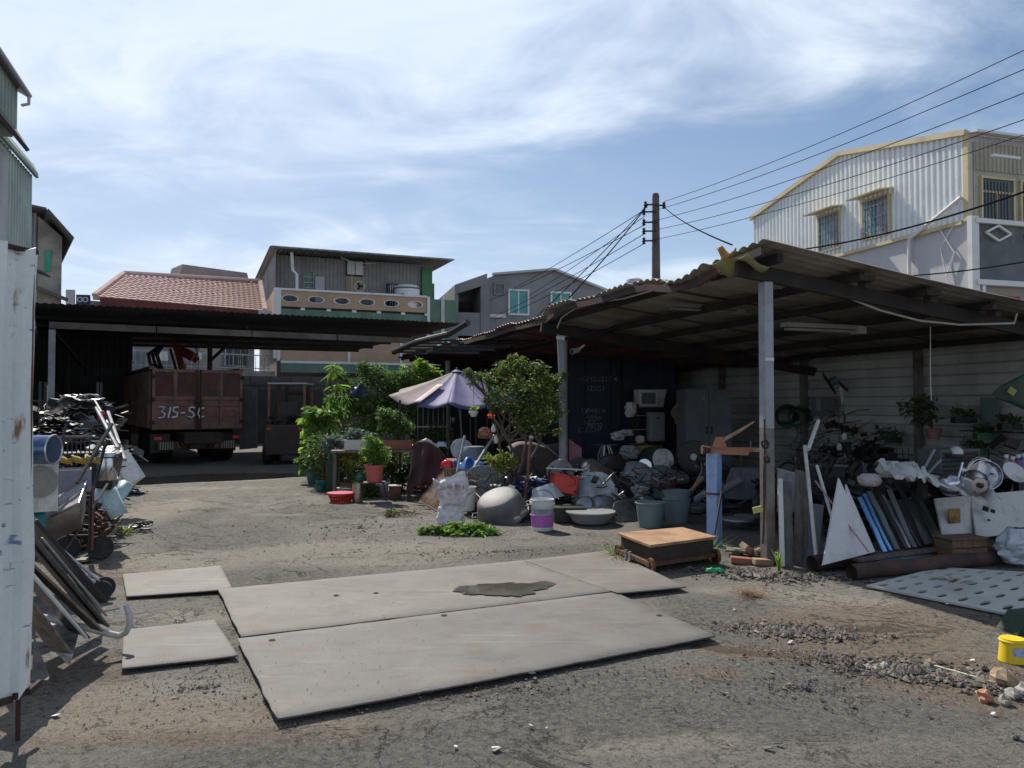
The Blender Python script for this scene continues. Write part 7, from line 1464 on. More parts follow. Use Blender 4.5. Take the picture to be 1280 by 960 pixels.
# ---- shipping container at the back
cD = 17.2; ca = foot(712, cD)
co = T('shipping_container', 'dark blue shipping container with faint white markings deep inside the shed', 'container', ca, R(10))
m_cont = mk('dark_blue_container', (0.02,0.033,0.07), (0.03,0.04,0.06), 2, .4,.6,.6,.1,.1,30,.2)
cw = 2.44; chh = 2.6
obj('body', MB().box((cw/2,3.0,chh/2+.12),(cw-.02,5.9,chh-.06)), m_cont, co)
for s in (0,1):
    d = obj('door', MB().box((cw*(.25+.5*s),-.0,chh/2+.12),(cw/2-.05,.04,chh-.2)), m_cont, co)
    for k in range(4): obj('door_rib', MB().box((cw*(.25+.5*s),-.03,.45+k*.62),(cw/2-.12,.03,.3)), m_cont, d)
    for x in (.3,.9): obj('lock_rod', MB().tube([(cw*.5*s+x,-.07,.2),(cw*.5*s+x,-.07,chh)],.018,6), m_cont, d)
for x in (.04,cw-.04): obj('corner_post', MB().box((x,-.01,chh/2+.12),(.1,.1,chh)), m_cont, co)
m_mark = mk('faded_marking', (0.26,0.27,0.29), (0.16,0.17,0.19), 9, .45,.6, rough=.8, bump=0)
for (px, py, s, z_) in ((741,474,'GMSU227 4',.17),(738,486,'22G1',.17),(715,485,'12',.15),(712,513,'MGW',.15),(712,521,'TARE',.15),(711,529,'NET',.15),(715,538,'CU.CAP',.15),(736,514,'30480 K',.15),(735,523,'2230',.15),(735,532,'28250',.15)):
    q = P(px+8,py,cD); lx = (q.x-ca.x)/math.cos(R(10)); text('marking', s, z_, FR((max(.45,lx),-.052,q.z)), m_mark, co)
# ---- grey two-door cabinet, microwave, small fridge, shelves
cbn = T('metal_cabinet', 'tall grey two-door steel cabinet against the shed wall', 'cabinet', foot(857,14.6), R(10))
m_cab = mk('grey_cabinet', (0.15,0.165,0.175), (0.11,0.12,0.13), 2, rough=.5)
obj('carcass', MB().box((.47,.25,.95),(.93,.46,1.86)), m_cab, cbn, bev=.008)
for s in (0,1): d = obj('door', MB().box((.235+.47*s,.008,.95),(.455,.02,1.8)), m_cab, cbn, bev=.004); obj('handle', MB().box((.42+.1*s,-.015,1.1),(.02,.03,.14)), m_darkmetal, d)
obj('sticker', MB().box((.36,-.004,1.72),(.07,.004,.09)), m_grey, cbn)
tbm = T('work_shelf', 'cluttered work shelf standing beside the grey cabinet', 'shelf', foot(797,16.4), R(12))
for z in (.75,1.25): obj('board', MB().box((.6,.2,z),(1.3,.45,.04)), m_darkmetal, tbm)
for x in (0,1.2):
    for y in (0,.4): obj('upright', MB().box((x,y,.8),(.04,.04,1.6)), m_darkmetal, tbm)
mw = T('microwave', 'old white microwave oven on a bracket high above the work shelf', 'microwave', P(799,509,16.4), R(10))
obj('housing', MB().prism([(0,0),(.54,0),(.62,.38),(0,.38)],0,.36), m_whitepaint, mw, bev=.01); obj('door', MB().box((.21,-.015,.19),(.40,.03,.34)), m_white, mw, bev=.006); obj('door_window', MB().box((.2,-.033,.19),(.31,.006,.24)), m_greyp, mw); obj('bracket', MB().box((.3,.18,-.03),(.66,.34,.05)), m_darkmetal, mw); [obj('bracket_post', MB().box((x,.3,-.73),(.05,.05,1.35)), m_darkmetal, mw) for x in (.03,.58)]
fr = T('small_fridge', 'small pale grey fridge door standing on the work shelf', 'fridge', P(812,552,16.2), R(10)); obj('fridge_door', MB().box((.17,.1,.31),(.33,.3,.62)), mk('pale_grey_enamel',(0.3,0.32,0.33),(.22,.23,.24),3), fr, bev=.03); obj('badge', MB().box((.17,-.055,.5),(.05,.006,.03)), m_black, fr)
wr = T('wire_shelf', 'dark wire shelf left of the small fridge', 'shelf', P(790,555,16.3), R(10))
for z in (0,.3,.6): obj('tray', MB().box((.18,.12,z),(.34,.26,.015)), m_galv, wr)
for x in (.02,.34): obj('rod', MB().tube([(x,0,-.6),(x,0,.62)],.01,5), m_darkmetal, wr)
for i,(px,py,D,sx,sz,m_,l) in enumerate(((788,512,15.6,.1,.3,m_whitepaint,'white plastic bag hanging left of the microwave'),(849,517,15.0,.12,.4,mk('brown_bag',(0.16,0.11,0.09),rough=.8),'brown and white bag hanging beside the grey cabinet'),(772,545,14.6,.11,.16,m_whitepaint,'white bundle on the left end of the dark bench'),(783,541,14.8,.13,.12,m_whitepaint,'small white bundle on top of the dark bench'),(800,549,15.4,.08,.15,m_white,'white bag hanging from the wire shelf'))):
    bag(P(px,py,D)-Vector((0,0,sz/2)), sx, sx*.8, sz, m_, l, seed=40+i, top=False, amp=.75)
bb = T('yellow_basket', 'low yellowish basket on the dark work bench', 'basket', P(812,562,14.4)-Vector((0,0,.06))); obj('tray', MB().shell([(.2,0),(.24,.12)],20), mk('dull_yellow',(0.28,0.23,0.07)), bb); obj('rim', MB().ring((0,0,.12),.24,.01,20,5), mk('dull_yellow',(0.28,0.23,0.07)), bb)
bch = T('dark_work_bench', 'dark work bench in the middle of the shed carrying the yellow basket', 'bench', foot(808,14.5), R(10)); obj('bench_top', MB().box((0,0,.66),(1.4,.6,.05)), m_darkmetal, bch); obj('edge_strip', MB().box((.05,-.31,.66),(.6,.012,.03)), m_galv, bch); [obj('leg', MB().box((x,y,.31),(.06,.06,.62)), m_darkmetal, bch) for x in (-.6,.6) for y in (-.2,.2)]
gsc = T('stand_fan', 'large round pale fan standing behind the crouching figure', 'fan', foot(866,13.0))
fz = P(866,571,13.0).z
obj('guard', MB().ring((0,0,fz),.27,.012,28,6,Matrix.Rotation(R(90),3,'X')), m_darkmetal, gsc); [obj('guard_wire', MB().ring((0,-.03,fz),.05+.045*k,.004,24,4,Matrix.Rotation(R(90),3,'X')), m_darkmetal, gsc) for k in range(5)]
obj('disc', MB().lathe([(.001,0),(.25,0),(.25,.02),(.001,.02)],26,Matrix.Rotation(R(90),3,'X'),(0,.03,fz)), mk('olive_grey',(0.09,0.1,0.085)), gsc); obj('hub', MB().lathe([(.001,-.02),(.055,-.02),(.055,.05),(.001,.05)],16,Matrix.Rotation(R(90),3,'X'),(0,-.0,fz)), m_white, gsc); obj('pole', MB().tube([(0,.06,0),(0,.06,fz)],.02,8), m_darkmetal, gsc)
# gas stove/dark green tarp
cloth(lambda u,v: P(800+62*u,566+34*v-9*math.sin(u*5),13.6-.3*v)+Vector((0,.08*math.sin(u*9+v*4),.04*noise.noise(Vector((u*6,v*6,3))))), 22, 12, mk('dark_green_cloth',(0.016,0.035,0.022),(0.03,0.045,0.03),4,rough=.8), 'dark green tarpaulin lying over junk below the work bench')
# ---- person crouching by the stacked buckets
def skin(name, verts, edges, rad, mat, parent, sub=2):
    me = bpy.data.meshes.new(name); me.from_pydata([tuple(v) for v in verts], edges, []); o = bpy.data.objects.new(name, me); col.objects.link(o); o.parent = parent; me.materials.append(mat); WM[o.name] = WM[parent.name]
    m = o.modifiers.new('skin','SKIN'); m.use_smooth_shade = True; sv_ = me.skin_vertices[0].data
    for i, r_ in enumerate(rad): sv_[i].radius = (r_, r_) if not isinstance(r_, tuple) else r_
    sv_[0].use_root = True; s = o.modifiers.new('sub','SUBSURF'); s.levels = sub; s.render_levels = sub; return o
pD = 11.6; pf = foot(897, pD)
per = T('person', 'person in dark clothes crouching behind the blue weighing post, reaching towards the stacked grey buckets', 'person', pf, 0)
m_skin = mk('skin', (0.30,0.17,0.11), (0.25,0.14,0.09), 8, rough=.55, bump=.05); m_shirt = mk('charcoal_shirt', (0.045,0.05,0.06), (0.03,0.035,0.04), 5, rough=.9); m_trou = mk('grey_trousers', (0.10,0.105,0.12), (0.07,0.075,0.085), 5, rough=.9); m_hair = mk('black_hair', (0.012,0.01,0.01), rough=.6, bsc=200, bump=.4)
hip, wst, chs, nck, hd0, hd1 = (.30,.1,.36), (.22,.08,.50), (.02,.02,.66), (-.10,.0,.73), (-.17,-.01,.74), (-.26,-.01,.70)
shL, elL, wrL = (-.06,-.17,.66), (-.30,-.22,.50), (-.47,-.20,.30); shR, elR, wrR = (-.02,.19,.66), (-.22,.24,.45), (-.34,.18,.28)
hpL, knL, akL, ftL = (.28,-.08,.34), (-.06,-.20,.42), (.10,-.18,.09), (-.08,-.19,.045); hpR, knR, akR, ftR = (.30,.22,.34), (-.03,.30,.40), (.13,.27,.09), (-.05,.29,.045)
V_ = [hip,wst,chs,nck,hd0,hd1,shL,elL,wrL,shR,elR,wrR,hpL,knL,akL,ftL,hpR,knR,akR,ftR]
E_ = [(0,1),(1,2),(2,3),(3,4),(4,5),(2,6),(6,7),(7,8),(2,9),(9,10),(10,11),(0,12),(12,13),(13,14),(14,15),(0,16),(16,17),(17,18),(18,19)]
Rr = [.12,.12,.13,.05,.075,.07,.055,.042,.028,.055,.042,.028,.085,.06,.04,.035,.085,.06,.04,.035]
body = skin('body', V_, E_, Rr, m_skin, per)
skin('shirt', [hip,wst,chs,shL,elL,shR,elR,(-.08,.0,.72)], [(0,1),(1,2),(2,3),(3,4),(2,5),(5,6),(2,7)], [.13,.14,.15,.075,.06,.075,.06,.06], m_shirt, per)
skin('trousers', [hip,hpL,knL,(.08,-.18,.13),hpR,knR,(.12,.27,.13)], [(0,1),(1,2),(2,3),(0,4),(4,5),(5,6)], [.13,.10,.078,.06,.10,.078,.06], m_trou, per)
obj('hair', MB().lathe([(.001,.10),(.05,.095),(.085,.06),(.098,.0),(.09,-.04)],16,Matrix.Rotation(R(-55),3,'Y'),(-.225,-.01,.755)), m_hair, per)
obj('nose', MB().box((-.335,-.01,.665),(.03,.025,.04)), m_skin, per, bev=.008); [obj('ear', MB().box((-.22,y,.70),(.035,.015,.05)), m_skin, per, bev=.005) for y in (-.095,.075)]
[obj('eye', MB().lathe([(.001,-.01),(.012,0),(.001,.01)],8,c=(-.325,y,.70)), m_black, per) for y in (-.045,.025)]; obj('mouth', MB().box((-.322,-.01,.635),(.012,.05,.008)), m_hair, per)
for w_, d in ((wrL,(-.08,.0,-.10)),(wrR,(-.07,-.01,-.08))):
    w0 = Vector(w_); d = Vector(d); pal = w0+d*.6; vs = [w0, pal]; es = [(0,1)]; rd = [.026,(.034,.02)]
    for k in range(4):
        b_ = pal+Vector((0,(k-1.5)*.017,0)); l = (.045,.055,.05,.04)[k]; vs += [b_+d.normalized()*l, b_+d.normalized()*l*1.7+Vector((.018,0,-.008))]; n_ = len(vs); es += [(1,n_-2),(n_-2,n_-1)]; rd += [.009,.008]
    vs += [w0+d*.4+Vector((.02,-.03,0)), w0+d*.8+Vector((.03,-.04,0))]; n_ = len(vs); es += [(0,n_-2),(n_-2,n_-1)]; rd += [.011,.009]
    skin('hand', vs, es, rd, m_skin, per, 1)
for f_ in (ftL, ftR): obj('shoe', MB().box((f_[0]+.05,f_[1],.04),(.27,.095,.08)), m_black, per, bev=.025)
# grey sack heap to the right of the person
gsk = T('grey_sack', 'bulging grey sack slumped on the junk between the blue post and the front post', 'sack', P(932,612,11.2)-Vector((0,0,.1)))
mb = MB().grid(lambda u,v: Vector(((.34*(1-v*.35)*math.cos(2*PI*u)*(1+.15*noise.noise(Vector((math.cos(2*PI*u)*2,math.sin(2*PI*u)*2,v*3)))))+.04, .22*(1-v*.35)*math.sin(2*PI*u), -.02+.44*math.sin(v*PI/2))) , 28, 12); mb.f.append(tuple(12*29+k for k in range(28))); obj('sackcloth', mb, mk('grey_sackcloth',(0.13,0.135,0.15),(0.1,0.1,0.11),5,rough=.9), gsk)
arm = T('bent_hose', 'thick grey bent hose lying from the sack towards the buckets', 'hose', (0,0,0)); obj('hose', MB().tube([P(925,600,11.0), P(912,608,10.9), P(900,616,10.8), P(880,618,11.0), P(870,625,11.1)], .055, 12), m_grey, arm)
# pans below
for i,(px,py,D,r_,l) in enumerate(((922,650,9.9,.2,'flat metal lid lying in the shadow behind the front post'),(935,646,10.2,.17,'second metal lid stacked on the first behind the front post'),(915,633,10.6,.14,'round dark pan above the two metal lids'))):
    basin(P(px,py,D)-Vector((0,0,.04)), r_, .05, m_galv if i < 2 else m_darkmetal, l)
# ---- wall things between the posts
cl = T('cable_coils', 'coils of green-grey cable hanging on the shed wall right of the front post', 'cable coil', wp_(984,520,.12), SH_A)
for k in range(7): obj('coil', MB().ring((0,-.0-.03*k,0),.22-.012*k,.012,24,5,Matrix.Rotation(R(90)+.1*k,3,'X')@Matrix.Rotation(.08*k,3,'Y')), random.choice([m_green,m_darkmetal,m_black]), cl)
cl.rotation_euler = (0,0,SH_A-R(70)+R(20))
cl2 = copy_tree(cl, loc=wp_(1001,522,.12), rz=SH_A-R(60), label='second, smaller looking coil of cable on the wall, right of the first'); cl['group'] = cl2['group'] = 'cable coils on the shed wall'
wfn = T('wall_mounted_fan', 'black caged fan with a teal motor on the wall post above the meter box', 'fan', wp_(1036,480,.55), 0)
Mf = Matrix.Rotation(R(-20),3,'Z')@Matrix.Rotation(R(60),3,'Y')
for k in range(7): obj('cage_ring', MB().ring((0,0,0),.04+.03*k,.005,24,4,Mf), m_black, wfn)
for k in range(10): a = PI*k/10; obj('cage_spoke', MB().bar(Mf@Vector((.22*math.cos(a),.22*math.sin(a),.02)), Mf@Vector((-.22*math.cos(a),-.22*math.sin(a),.02)), .005,.005), m_black, wfn)
for k in range(3): a = 2*PI*k/3; obj('blade', MB().box(Mf@Vector((.1*math.cos(a),.1*math.sin(a),.0)),(.16,.09,.008),Mf@Matrix.Rotation(a,3,'Z')), m_darkmetal, wfn)
obj('motor', MB().tube([Mf@Vector((0,0,.02)), Mf@Vector((0,0,.16))],.075,14), m_teal, wfn); obj('bracket', MB().bar(Mf@Vector((0,0,.14)),(.45,.3,-.1),.03,.03), m_darkmetal, wfn); obj('hang_tag', MB().box((.2,-.05,-.2),(.05,.01,.28),(0,-.15,0)), m_whitepaint, wfn)
mtb = T('meter_box', 'grey electric meter box with a pale cover on the wall post under the fan', 'meter box', wp_(1028,508,.3), SH_A-R(90)); obj('box_body', MB().box((0,0,0),(.42,.16,.34)), m_greyp, mtb, bev=.01); obj('cover', MB().box((-.0,-.09,.03),(.1,.03,.24)), m_grey, mtb, bev=.006)
# bicycles and wheels against the wall
def bike(px, D, ang, label):
    b_ = T('bicycle', label, 'bicycle', foot(px, D), ang, 'old bicycles against the shed wall')
    for x in (-.5,.5):
        w_ = obj('wheel', MB().ring((x,0,.33),.31,.018,28,6,Matrix.Rotation(R(90),3,'X')), m_rubber, b_); mb = MB(); [mb.tube([(x+.02*math.cos(a),.0,.33+.02*math.sin(a)),(x+.3*math.cos(a),0,.33+.3*math.sin(a))],.003,3) for a in np.linspace(0,2*PI,18,endpoint=False)]; obj('spokes', mb, m_galv, w_, kind='stuff')
    mb = MB(); [mb.tube([a,c],.016,6) for a,c in (((-.5,0,.33),(-.12,0,.32)),((-.12,0,.32),(-.22,0,.75)),((-.22,0,.75),(-.5,0,.33)),((-.12,0,.32),(.33,0,.75)),((-.2,0,.68),(.33,0,.8)),((.33,0,.88),(.5,0,.33)))]; obj('frame', mb, m_darkmetal, b_)
    obj('saddle', MB().box((-.24,0,.86),(.24,.13,.06)), m_black, b_, bev=.02); obj('seat_post', MB().tube([(-.22,0,.7),(-.24,0,.85)],.014,6), m_galv, b_); obj('handlebar', MB().tube([(.22,-.26,1.0),(.33,-.12,1.02),(.34,0,.95),(.33,.12,1.02),(.22,.26,1.0)],.012,6), m_galv, b_); obj('stem', MB().tube([(.33,0,.8),(.34,0,.96)],.014,6), m_galv, b_)
    bk_ = obj('basket', MB().box((.55,0,.72),(.24,.3,.015)), m_darkmetal, b_); [obj('basket_wire', MB().box((.55+x,y,.82),(.008,.008,.2)), m_darkmetal, bk_) for x in (-.12,-.04,.04,.12) for y in (-.15,.15)]
    obj('pedal', MB().box((-.05,-.12,.25),(.09,.06,.02)), m_black, b_); return b_
bike(1052, wallD(1052,.6), R(5), 'dark bicycle seen from the side against the shed wall below the meter box')
bike(1075, wallD(1075,1.0), R(-25), 'second dark bicycle leaning in front of the first with its wheel showing')
bike(1010, wallD(1010,1.2), R(30), 'third bicycle, mostly hidden behind the leaning pipes')
for i,(px,py,l) in enumerate(((1055,546,'upper pale bulb-shaped light hanging among the bicycles'),(1049,559,'lower pale bulb-shaped light hanging among the bicycles'))):
    t_ = T('pale_bulb', l, 'bulb', P(px,py,9.8), 0, 'pale bulbs among the bicycles'); obj('bulb', MB().lathe([(.001,-.05),(.03,-.03),(.03,.02),(.015,.05),(.001,.05)],12), mk('pale_olive',(0.3,0.32,0.27)), t_); obj('wire', MB().tube([(0,0,.05),(0,0,.5)],.004,4), m_black, t_)
lat = T('lattice_basket', 'tall black lattice basket behind the white pipes', 'basket', P(1012,595,8.9)-Vector((0,0,.1)), R(15), rot=(0,R(15),R(15)))
for k in range(12):
    a = 2*PI*k/12; obj('strip', MB().tube([(.14*math.cos(a),.14*math.sin(a),0),(.19*math.cos(a+.5),.19*math.sin(a+.5),.18),(.22*math.cos(a+1),.22*math.sin(a+1),.36)],.008,5), m_black, lat); obj('strip', MB().tube([(.14*math.cos(a),.14*math.sin(a),0),(.19*math.cos(a-.5),.19*math.sin(a-.5),.18),(.22*math.cos(a-1),.22*math.sin(a-1),.36)],.008,5), m_black, lat)
obj('rim', MB().ring((0,0,.36),.22,.012,20,5), m_black, lat); obj('base', MB().ring((0,0,0),.14,.012,20,5), m_black, lat)
bxc = T('black_cabinet', 'small dark cabinet standing behind the white pipes', 'cabinet', foot(1030,9.3), R(15)); obj('carcass', MB().box((.13,.15,.42),(.3,.32,.84)), mk('charcoal_box',(0.035,0.04,0.045)), bxc, bev=.006); obj('top_edge', MB().box((.13,.13,.85),(.33,.36,.02)), m_greyp, bxc); obj('drawer', MB().box((.13,-.02,.6),(.25,.02,.25)), m_black, bxc)
# hanging potted plant on the wall
hpp = T('wall_pot_plant', 'leafy plant in a pink pot hanging against the wall post under the string', 'potted plant', wp_(1167,549,.35)); obj('pot', MB().shell([(.08,0),(.115,.13),(.12,.16)],18), mk('dusty_pink_pot',(0.32,0.15,0.12)), hpp)
b0 = hpp.location; pts = clumps([rel(*a, b0) for a in ((1150,500,b0.y,.14),(1140,512,b0.y,.13),(1160,508,b0.y,.14),(1165,522,b0.y,.1),(1130,505,b0.y-.1,.08),(1148,525,b0.y,.1))], 300, rg); leafmesh('leaves', pts, .085, leafmat('leaf_shade',(0.07,0.10,0.045),(0.1,0.13,0.05)), hpp, .4, droop=.3); mb = MB(); [mb.tube([(0,0,.12),tuple((np.array([0,0,.2])+pts[k])/2),tuple(pts[k])],.006,4) for k in range(0,200,16)]; obj('stems', mb, m_twig, hpp)
for i,(px,py,r_,l) in enumerate(((1205,520,.16,'dark leafless pot plant on the wall right of the pink pot'),(1232,540,.15,'dark planter trough plant on the wall, second from the right'),(1262,528,.14,'dark plant on the right wall shelf beside the orange cup'),(1222,560,.13,'low dark plant under the wall trough'),(1110,545,.2,'dark thin-leaved plant low against the wall left of the pink pot'))):
    q = wp_(px,py,.35); t_ = T('shaded_plant', l, 'potted plant', q, 0, 'dark plants along the shed wall'); leafmesh('leaves', clumps([(0,0,.05,r_*.7),(r_*.7,0,.02,r_*.55),(-r_*.7,0,.06,r_*.5)],240,rg), .06, lf_dark, t_, .35); obj('planter', MB().box((0,0,-.06),(r_*2.0,.12,.09)), m_green if i%2 else m_black, t_)
shf = T('wall_shelf', 'thin wall shelf with small cups at the right edge of the shed', 'shelf', wp_(1258,540,.25), SH_A-R(90)); obj('board', MB().box((0,0,0),(1.3,.2,.02)), m_darkmetal, shf); obj('cup', MB().lathe([(.03,0),(.04,.09)],12,c=(-.15,0,.01)), pl('orange_cup',(0.5,0.16,0.05)), shf); obj('cup', MB().lathe([(.03,0),(.04,.08)],12,c=(.12,0,.01)), m_white, shf)
pnl = T('grey_mesh_panel', 'pale square mesh panel pinned to the wall above the trough plants', 'panel', wp_(1237,515,.1), SH_A-R(90)); obj('sheet', MB().box((0,0,0),(.28,.02,.42)), mk('teal_grey_panel',(0.12,0.17,0.16)), pnl)
# dark green banner at right edge
cloth(lambda u,v: P(1240+60*u,492-(26*min(1,u*1.6))*(1-v)+ (22*min(1,u*1.5))*v,9.0)+Vector((0,.05*math.sin(u*8),0)), 12, 6, mk('dark_green_banner',(0.02,0.05,0.025),(0.015,0.03,0.02),4,rough=.5), 'dark green pointed banner hanging at the right edge with a yellowish label', 'banner', 'banner')
q = P(1265,489,8.93); tb_ = T('yellow_label', 'small tilted yellowish label stuck on the dark green banner', 'label', q, 0); obj('card', MB().box((0,0,0),(.09,.006,.08),(0,R(35),0)), mk('olive_label',(0.25,0.25,0.08)), tb_)
for i,(px,m_,h_,l) in enumerate(((1258,m_grey,.16,'grey bottle, leftmost of the bottles at the right edge'),(1266,mk('pink_bottle',(0.4,0.16,0.2)),.14,'pale pink bottle between the grey and the purple one'),(1273,mk('purple_bottle',(0.2,0.09,0.18)),.16,'purple bottle left of the blue one'),(1280,pl('bright_blue',(0.05,0.3,0.6)),.17,'bright blue bottle at the right edge'))):
    t_ = T('bottle', l, 'bottle', P(px,590,8.6), 0, 'bottles at the right edge'); obj('flask', MB().lathe([(.001,0),(.045,0),(.045,h_*.7),(.02,h_*.85),(.02,h_)],14), m_, t_); obj('cap', MB().lathe([(.024,h_),(.024,h_+.035),(.001,h_+.035)],10), m_white, t_)
rbn = T('junk_bench', 'long dark bench carrying bottles and pans behind the white boards', 'bench', foot(1190,8.75), SH_A-R(2)); obj('bench_top', MB().box((.9,.15,.78),(3.2,.8,.04)), m_darkmetal, rbn); [obj('leg', MB().box((x,y,.38),(.07,.07,.76)), m_darkmetal, rbn) for x in (-.6,.8,2.2) for y in (-.15,.45)]; 
vb = T('vented_box', 'dark louvred box on the bench behind the steel kettles', 'box', P(1180,592,8.9), SH_A); obj('box_body', MB().box((.2,.1,.14),(.62,.3,.28)), mk('greenish_grey',(0.10,0.115,0.11)), vb); [obj('louvre', MB().box((.2,-.056,.04+k*.05),(.56,.015,.02)), m_black, vb) for k in range(5)]
cap_ = T('white_dome', 'small white dome on a dark plate on top of the louvred box', 'dome', P(1195,567,8.9)); obj('dome', MB().lathe([(.08,0),(.07,.05),(.03,.08),(.001,.085)],16), m_white, cap_); obj('plate', MB().lathe([(.001,-.03),(.2,-.03),(.2,-.0),(.001,0)],20,c=(.03,0,0)), m_black, cap_)
pt_ = T('oval_plate', 'white oval plate standing at the right end of the bench', 'plate', P(1267,592,8.3)-Vector((0,0,0)), 0, rot=(R(50),R(10),0)); obj('dish', MB().lathe([(.001,0),(.07,0),(.13,.02),(.13,.03),(.06,.012),(.001,.012)],20), m_whitepaint, pt_)
# steel pots and kettles
def kettle(c, r_, rot, label):
    t_ = T('steel_pot', label, 'pot', c, 0, 'steel pots piled on the white boards', rot)
    obj('belly', MB().lathe([(.001,-r_*.8),(r_*.75,-r_*.78),(r_,-r_*.2),(r_*.95,r_*.3),(r_*.6,r_*.7),(r_*.55,r_*.85),(.001,r_*.88)],26), m_steel, t_); obj('lid_knob', MB().lathe([(.02,r_*.88),(.03,r_*1.05),(.001,r_*1.1)],10), m_black, t_); obj('handle', MB().tube([(r_*.8,0,r_*.5),(r_*1.4,0,r_*.5),(r_*1.4,0,-r_*.2),(r_*.9,0,-r_*.3)],.012,6), m_steel, t_); return t_
kettle(P(1190,605,7.9), .125, (R(70),R(25),R(30)), 'steel pot lying on its side, left of the pair on the boards')
kettle(P(1218,604,7.8), .135, (R(95),R(-30),R(-10)), 'steel pot lying on its side, right of the pair with an upright handle')
rg2 = T('steel_rings', 'nest of large steel rings standing behind the steel pots', 'rings', P(1232,594,8.15)); [obj('ring_piece', MB().lathe([(.15+.02*k,-.03),(.155+.02*k,-.03),(.155+.02*k,.03),(.15+.02*k,.03),(.15+.02*k,-.03)],28,Matrix.Rotation(R(80+k*5),3,'X')@Matrix.Rotation(R(15*k-15),3,'Y'),(-.04*k,0,0)), m_steel, rg2) for k in range(3)]
for i,(px,py,r_,h_,l) in enumerate(((1200,583,.012,.16,'curved steel handle rising above the left pot'),)):
    stick(P(1196,603,7.8), P(1203,578,7.85), .012, m_steel, l, 'handle_bar', 'bar')
cloth(lambda u,v: P(1093+120*u,583+22*u-6*math.sin(u*6)+ 4*v,8.25-.1*v)+Vector((0,-.45*v+.06*math.sin(u*14+v*3),.12*math.sin(v*PI)*(.5+noise.noise(Vector((u*7,v*2,3))))+.08*noise.noise(Vector((u*18,v*6,3)))-.06*v)), 40, 8, m_whitepaint, 'long crumpled white sheet lying across the top of the leaning slats', 'white_sheet', 'sheet')
bag(P(1113,588,8.2)-Vector((0,0,.07)), .15,.1,.17, m_whitepaint, 'white stuffed pillow-like bag at the left end of the crumpled sheet', seed=9, top=False)
bag(P(1087,600,8.0)-Vector((0,0,.06)), .12,.1,.13, mk('dirty_cloth',(0.42,0.37,0.34)), 'dirty white rag lump above the white triangular board', seed=19, top=False)
ld = T('round_lid', 'round white lid standing beside the pillow-like bag', 'lid', P(1137,592,8.05), 0, rot=(R(75),0,R(15))); obj('disc', MB().lathe([(.001,0),(.085,0),(.09,.01),(.085,.02),(.001,.025)],22), m_whitepaint, ld)
for (a,b_,l) in (((1150,595),(1168,562),'pale scoop handle sticking up behind the round lid'),((1152,600),(1176,575),'second pale handle beside the scoop handle')): stick(P(*a,8.2), P(*b_,8.4), .014, m_grey, l, 'handle_bar', 'bar')
stick(P(1073,608,8.0), P(1083,580,8.1), .012, m_darkmetal, 'black bar standing in a V above the blue slat', 'bar', 'bar'); stick(P(1091,612,8.0), P(1078,578,8.1), .014, m_darkmetal, 'second black bar forming the V above the blue slat', 'bar', 'bar')
# ---- leaning slats and profiles
fD = 7.5
def slat(x0,y0,x1,y1,w_,th,m_,l,D0=None,D1=None,name='slat'):
    s_ = (x1-1020)/260; a = P(x1,y1,(D0 or 7.35+.95*s_)); a.z = max(a.z,.03); b_ = P(x0+random.uniform(-4,3),y0+random.uniform(-7,6),(D1 or 7.75+.95*s_)+random.uniform(-.06,.06)); mb = MB(); n_ = 5; cv = [a.lerp(b_, k/n_)+Vector((random.uniform(-.006,.006), random.uniform(-.01,.01), 0)) for k in range(n_+1)]; w_ *= random.uniform(.75,1.25); [mb.bar(cv[k], cv[k+1]+(cv[k+1]-cv[k])*.02, w_, th) for k in range(n_)]; return wobj(name, mb, m_, l, name, 'slats and profiles leaning in a row', bev=.002)
m_bluealu = mk('blue_anodised', (0.15,0.36,0.70), (0.2,0.42,0.7), 4, rough=.3, metal=.4)
m_dgl = mk('dark_green_slat', (0.022,0.03,0.028), (0.035,0.04,0.035), 4, rough=.4)
sl_ = [((1073,622,1106,690),.045,m_bluealu,'bright blue metal slat, leftmost of the leaning row'),((1080,620,1113,688),.03,m_bluealu,'narrow blue-edged slat beside the bright blue one'),((1087,618,1122,687),.05,m_greyp,'grey slat, third from the left of the row'),((1095,620,1132,686),.04,m_darkmetal,'dark grey perforated slat in the left half of the row'),((1102,618,1137,685),.03,m_galv,'thin galvanised slat with a bright edge in the row'),((1108,616,1143,684),.05,m_greyp,'wide grey slat near the middle of the row'),((1115,612,1150,683),.04,m_darkmetal,'dark slat with a bent top near the middle of the row'),((1120,606,1158,681),.055,m_dgl,'long black-green slat standing highest in the row'),((1131,622,1163,680),.05,m_dgl,'black-green slat right of the highest one'),((1140,616,1170,679),.05,m_dgl,'second to last black-green slat of the row'),((1148,618,1176,678),.06,m_dgl,'last black-green slat beside the white board')]
for (c_,w_,m_,l) in sl_: slat(*c_, w_, .02, m_, l)
board([(1100,688),(1168,680),(1150,625),(1075,628)],[7.8,8.05,8.5,8.3],.02,mk('dark_slate_board',(0.05,0.06,0.06)),'dark flat board lying behind the leaning slats','board','board')
board([(1034,650),(1062,700),(1090,692),(1062,650)],[8.0,7.5,7.6,8.0],.02,m_dgl,'dark board behind the white triangle','board','board')
m_wb = mk('chalky_white_board', (0.58,0.56,0.56), (0.33,0.29,0.27), 2.2, .5,.75,.7,0,.08,40,.08)
board([(1027,707),(1089,691),(1047,598)],[7.2,7.45,7.7],.02,m_wb,'white triangular board standing against the leaning slats','board','board')
board([(1060,699),(1092,690),(1056,606)],[7.36,7.56,7.8],.02,m_wb,'second white pointed board just behind the triangular one','board','board')
board([(1178,680),(1216,681),(1211,620),(1167,624)],[8.0,8.15,8.4,8.3],.02,m_whitepaint,'white cabinet side panel with an orange-stained cut-out','board','board')
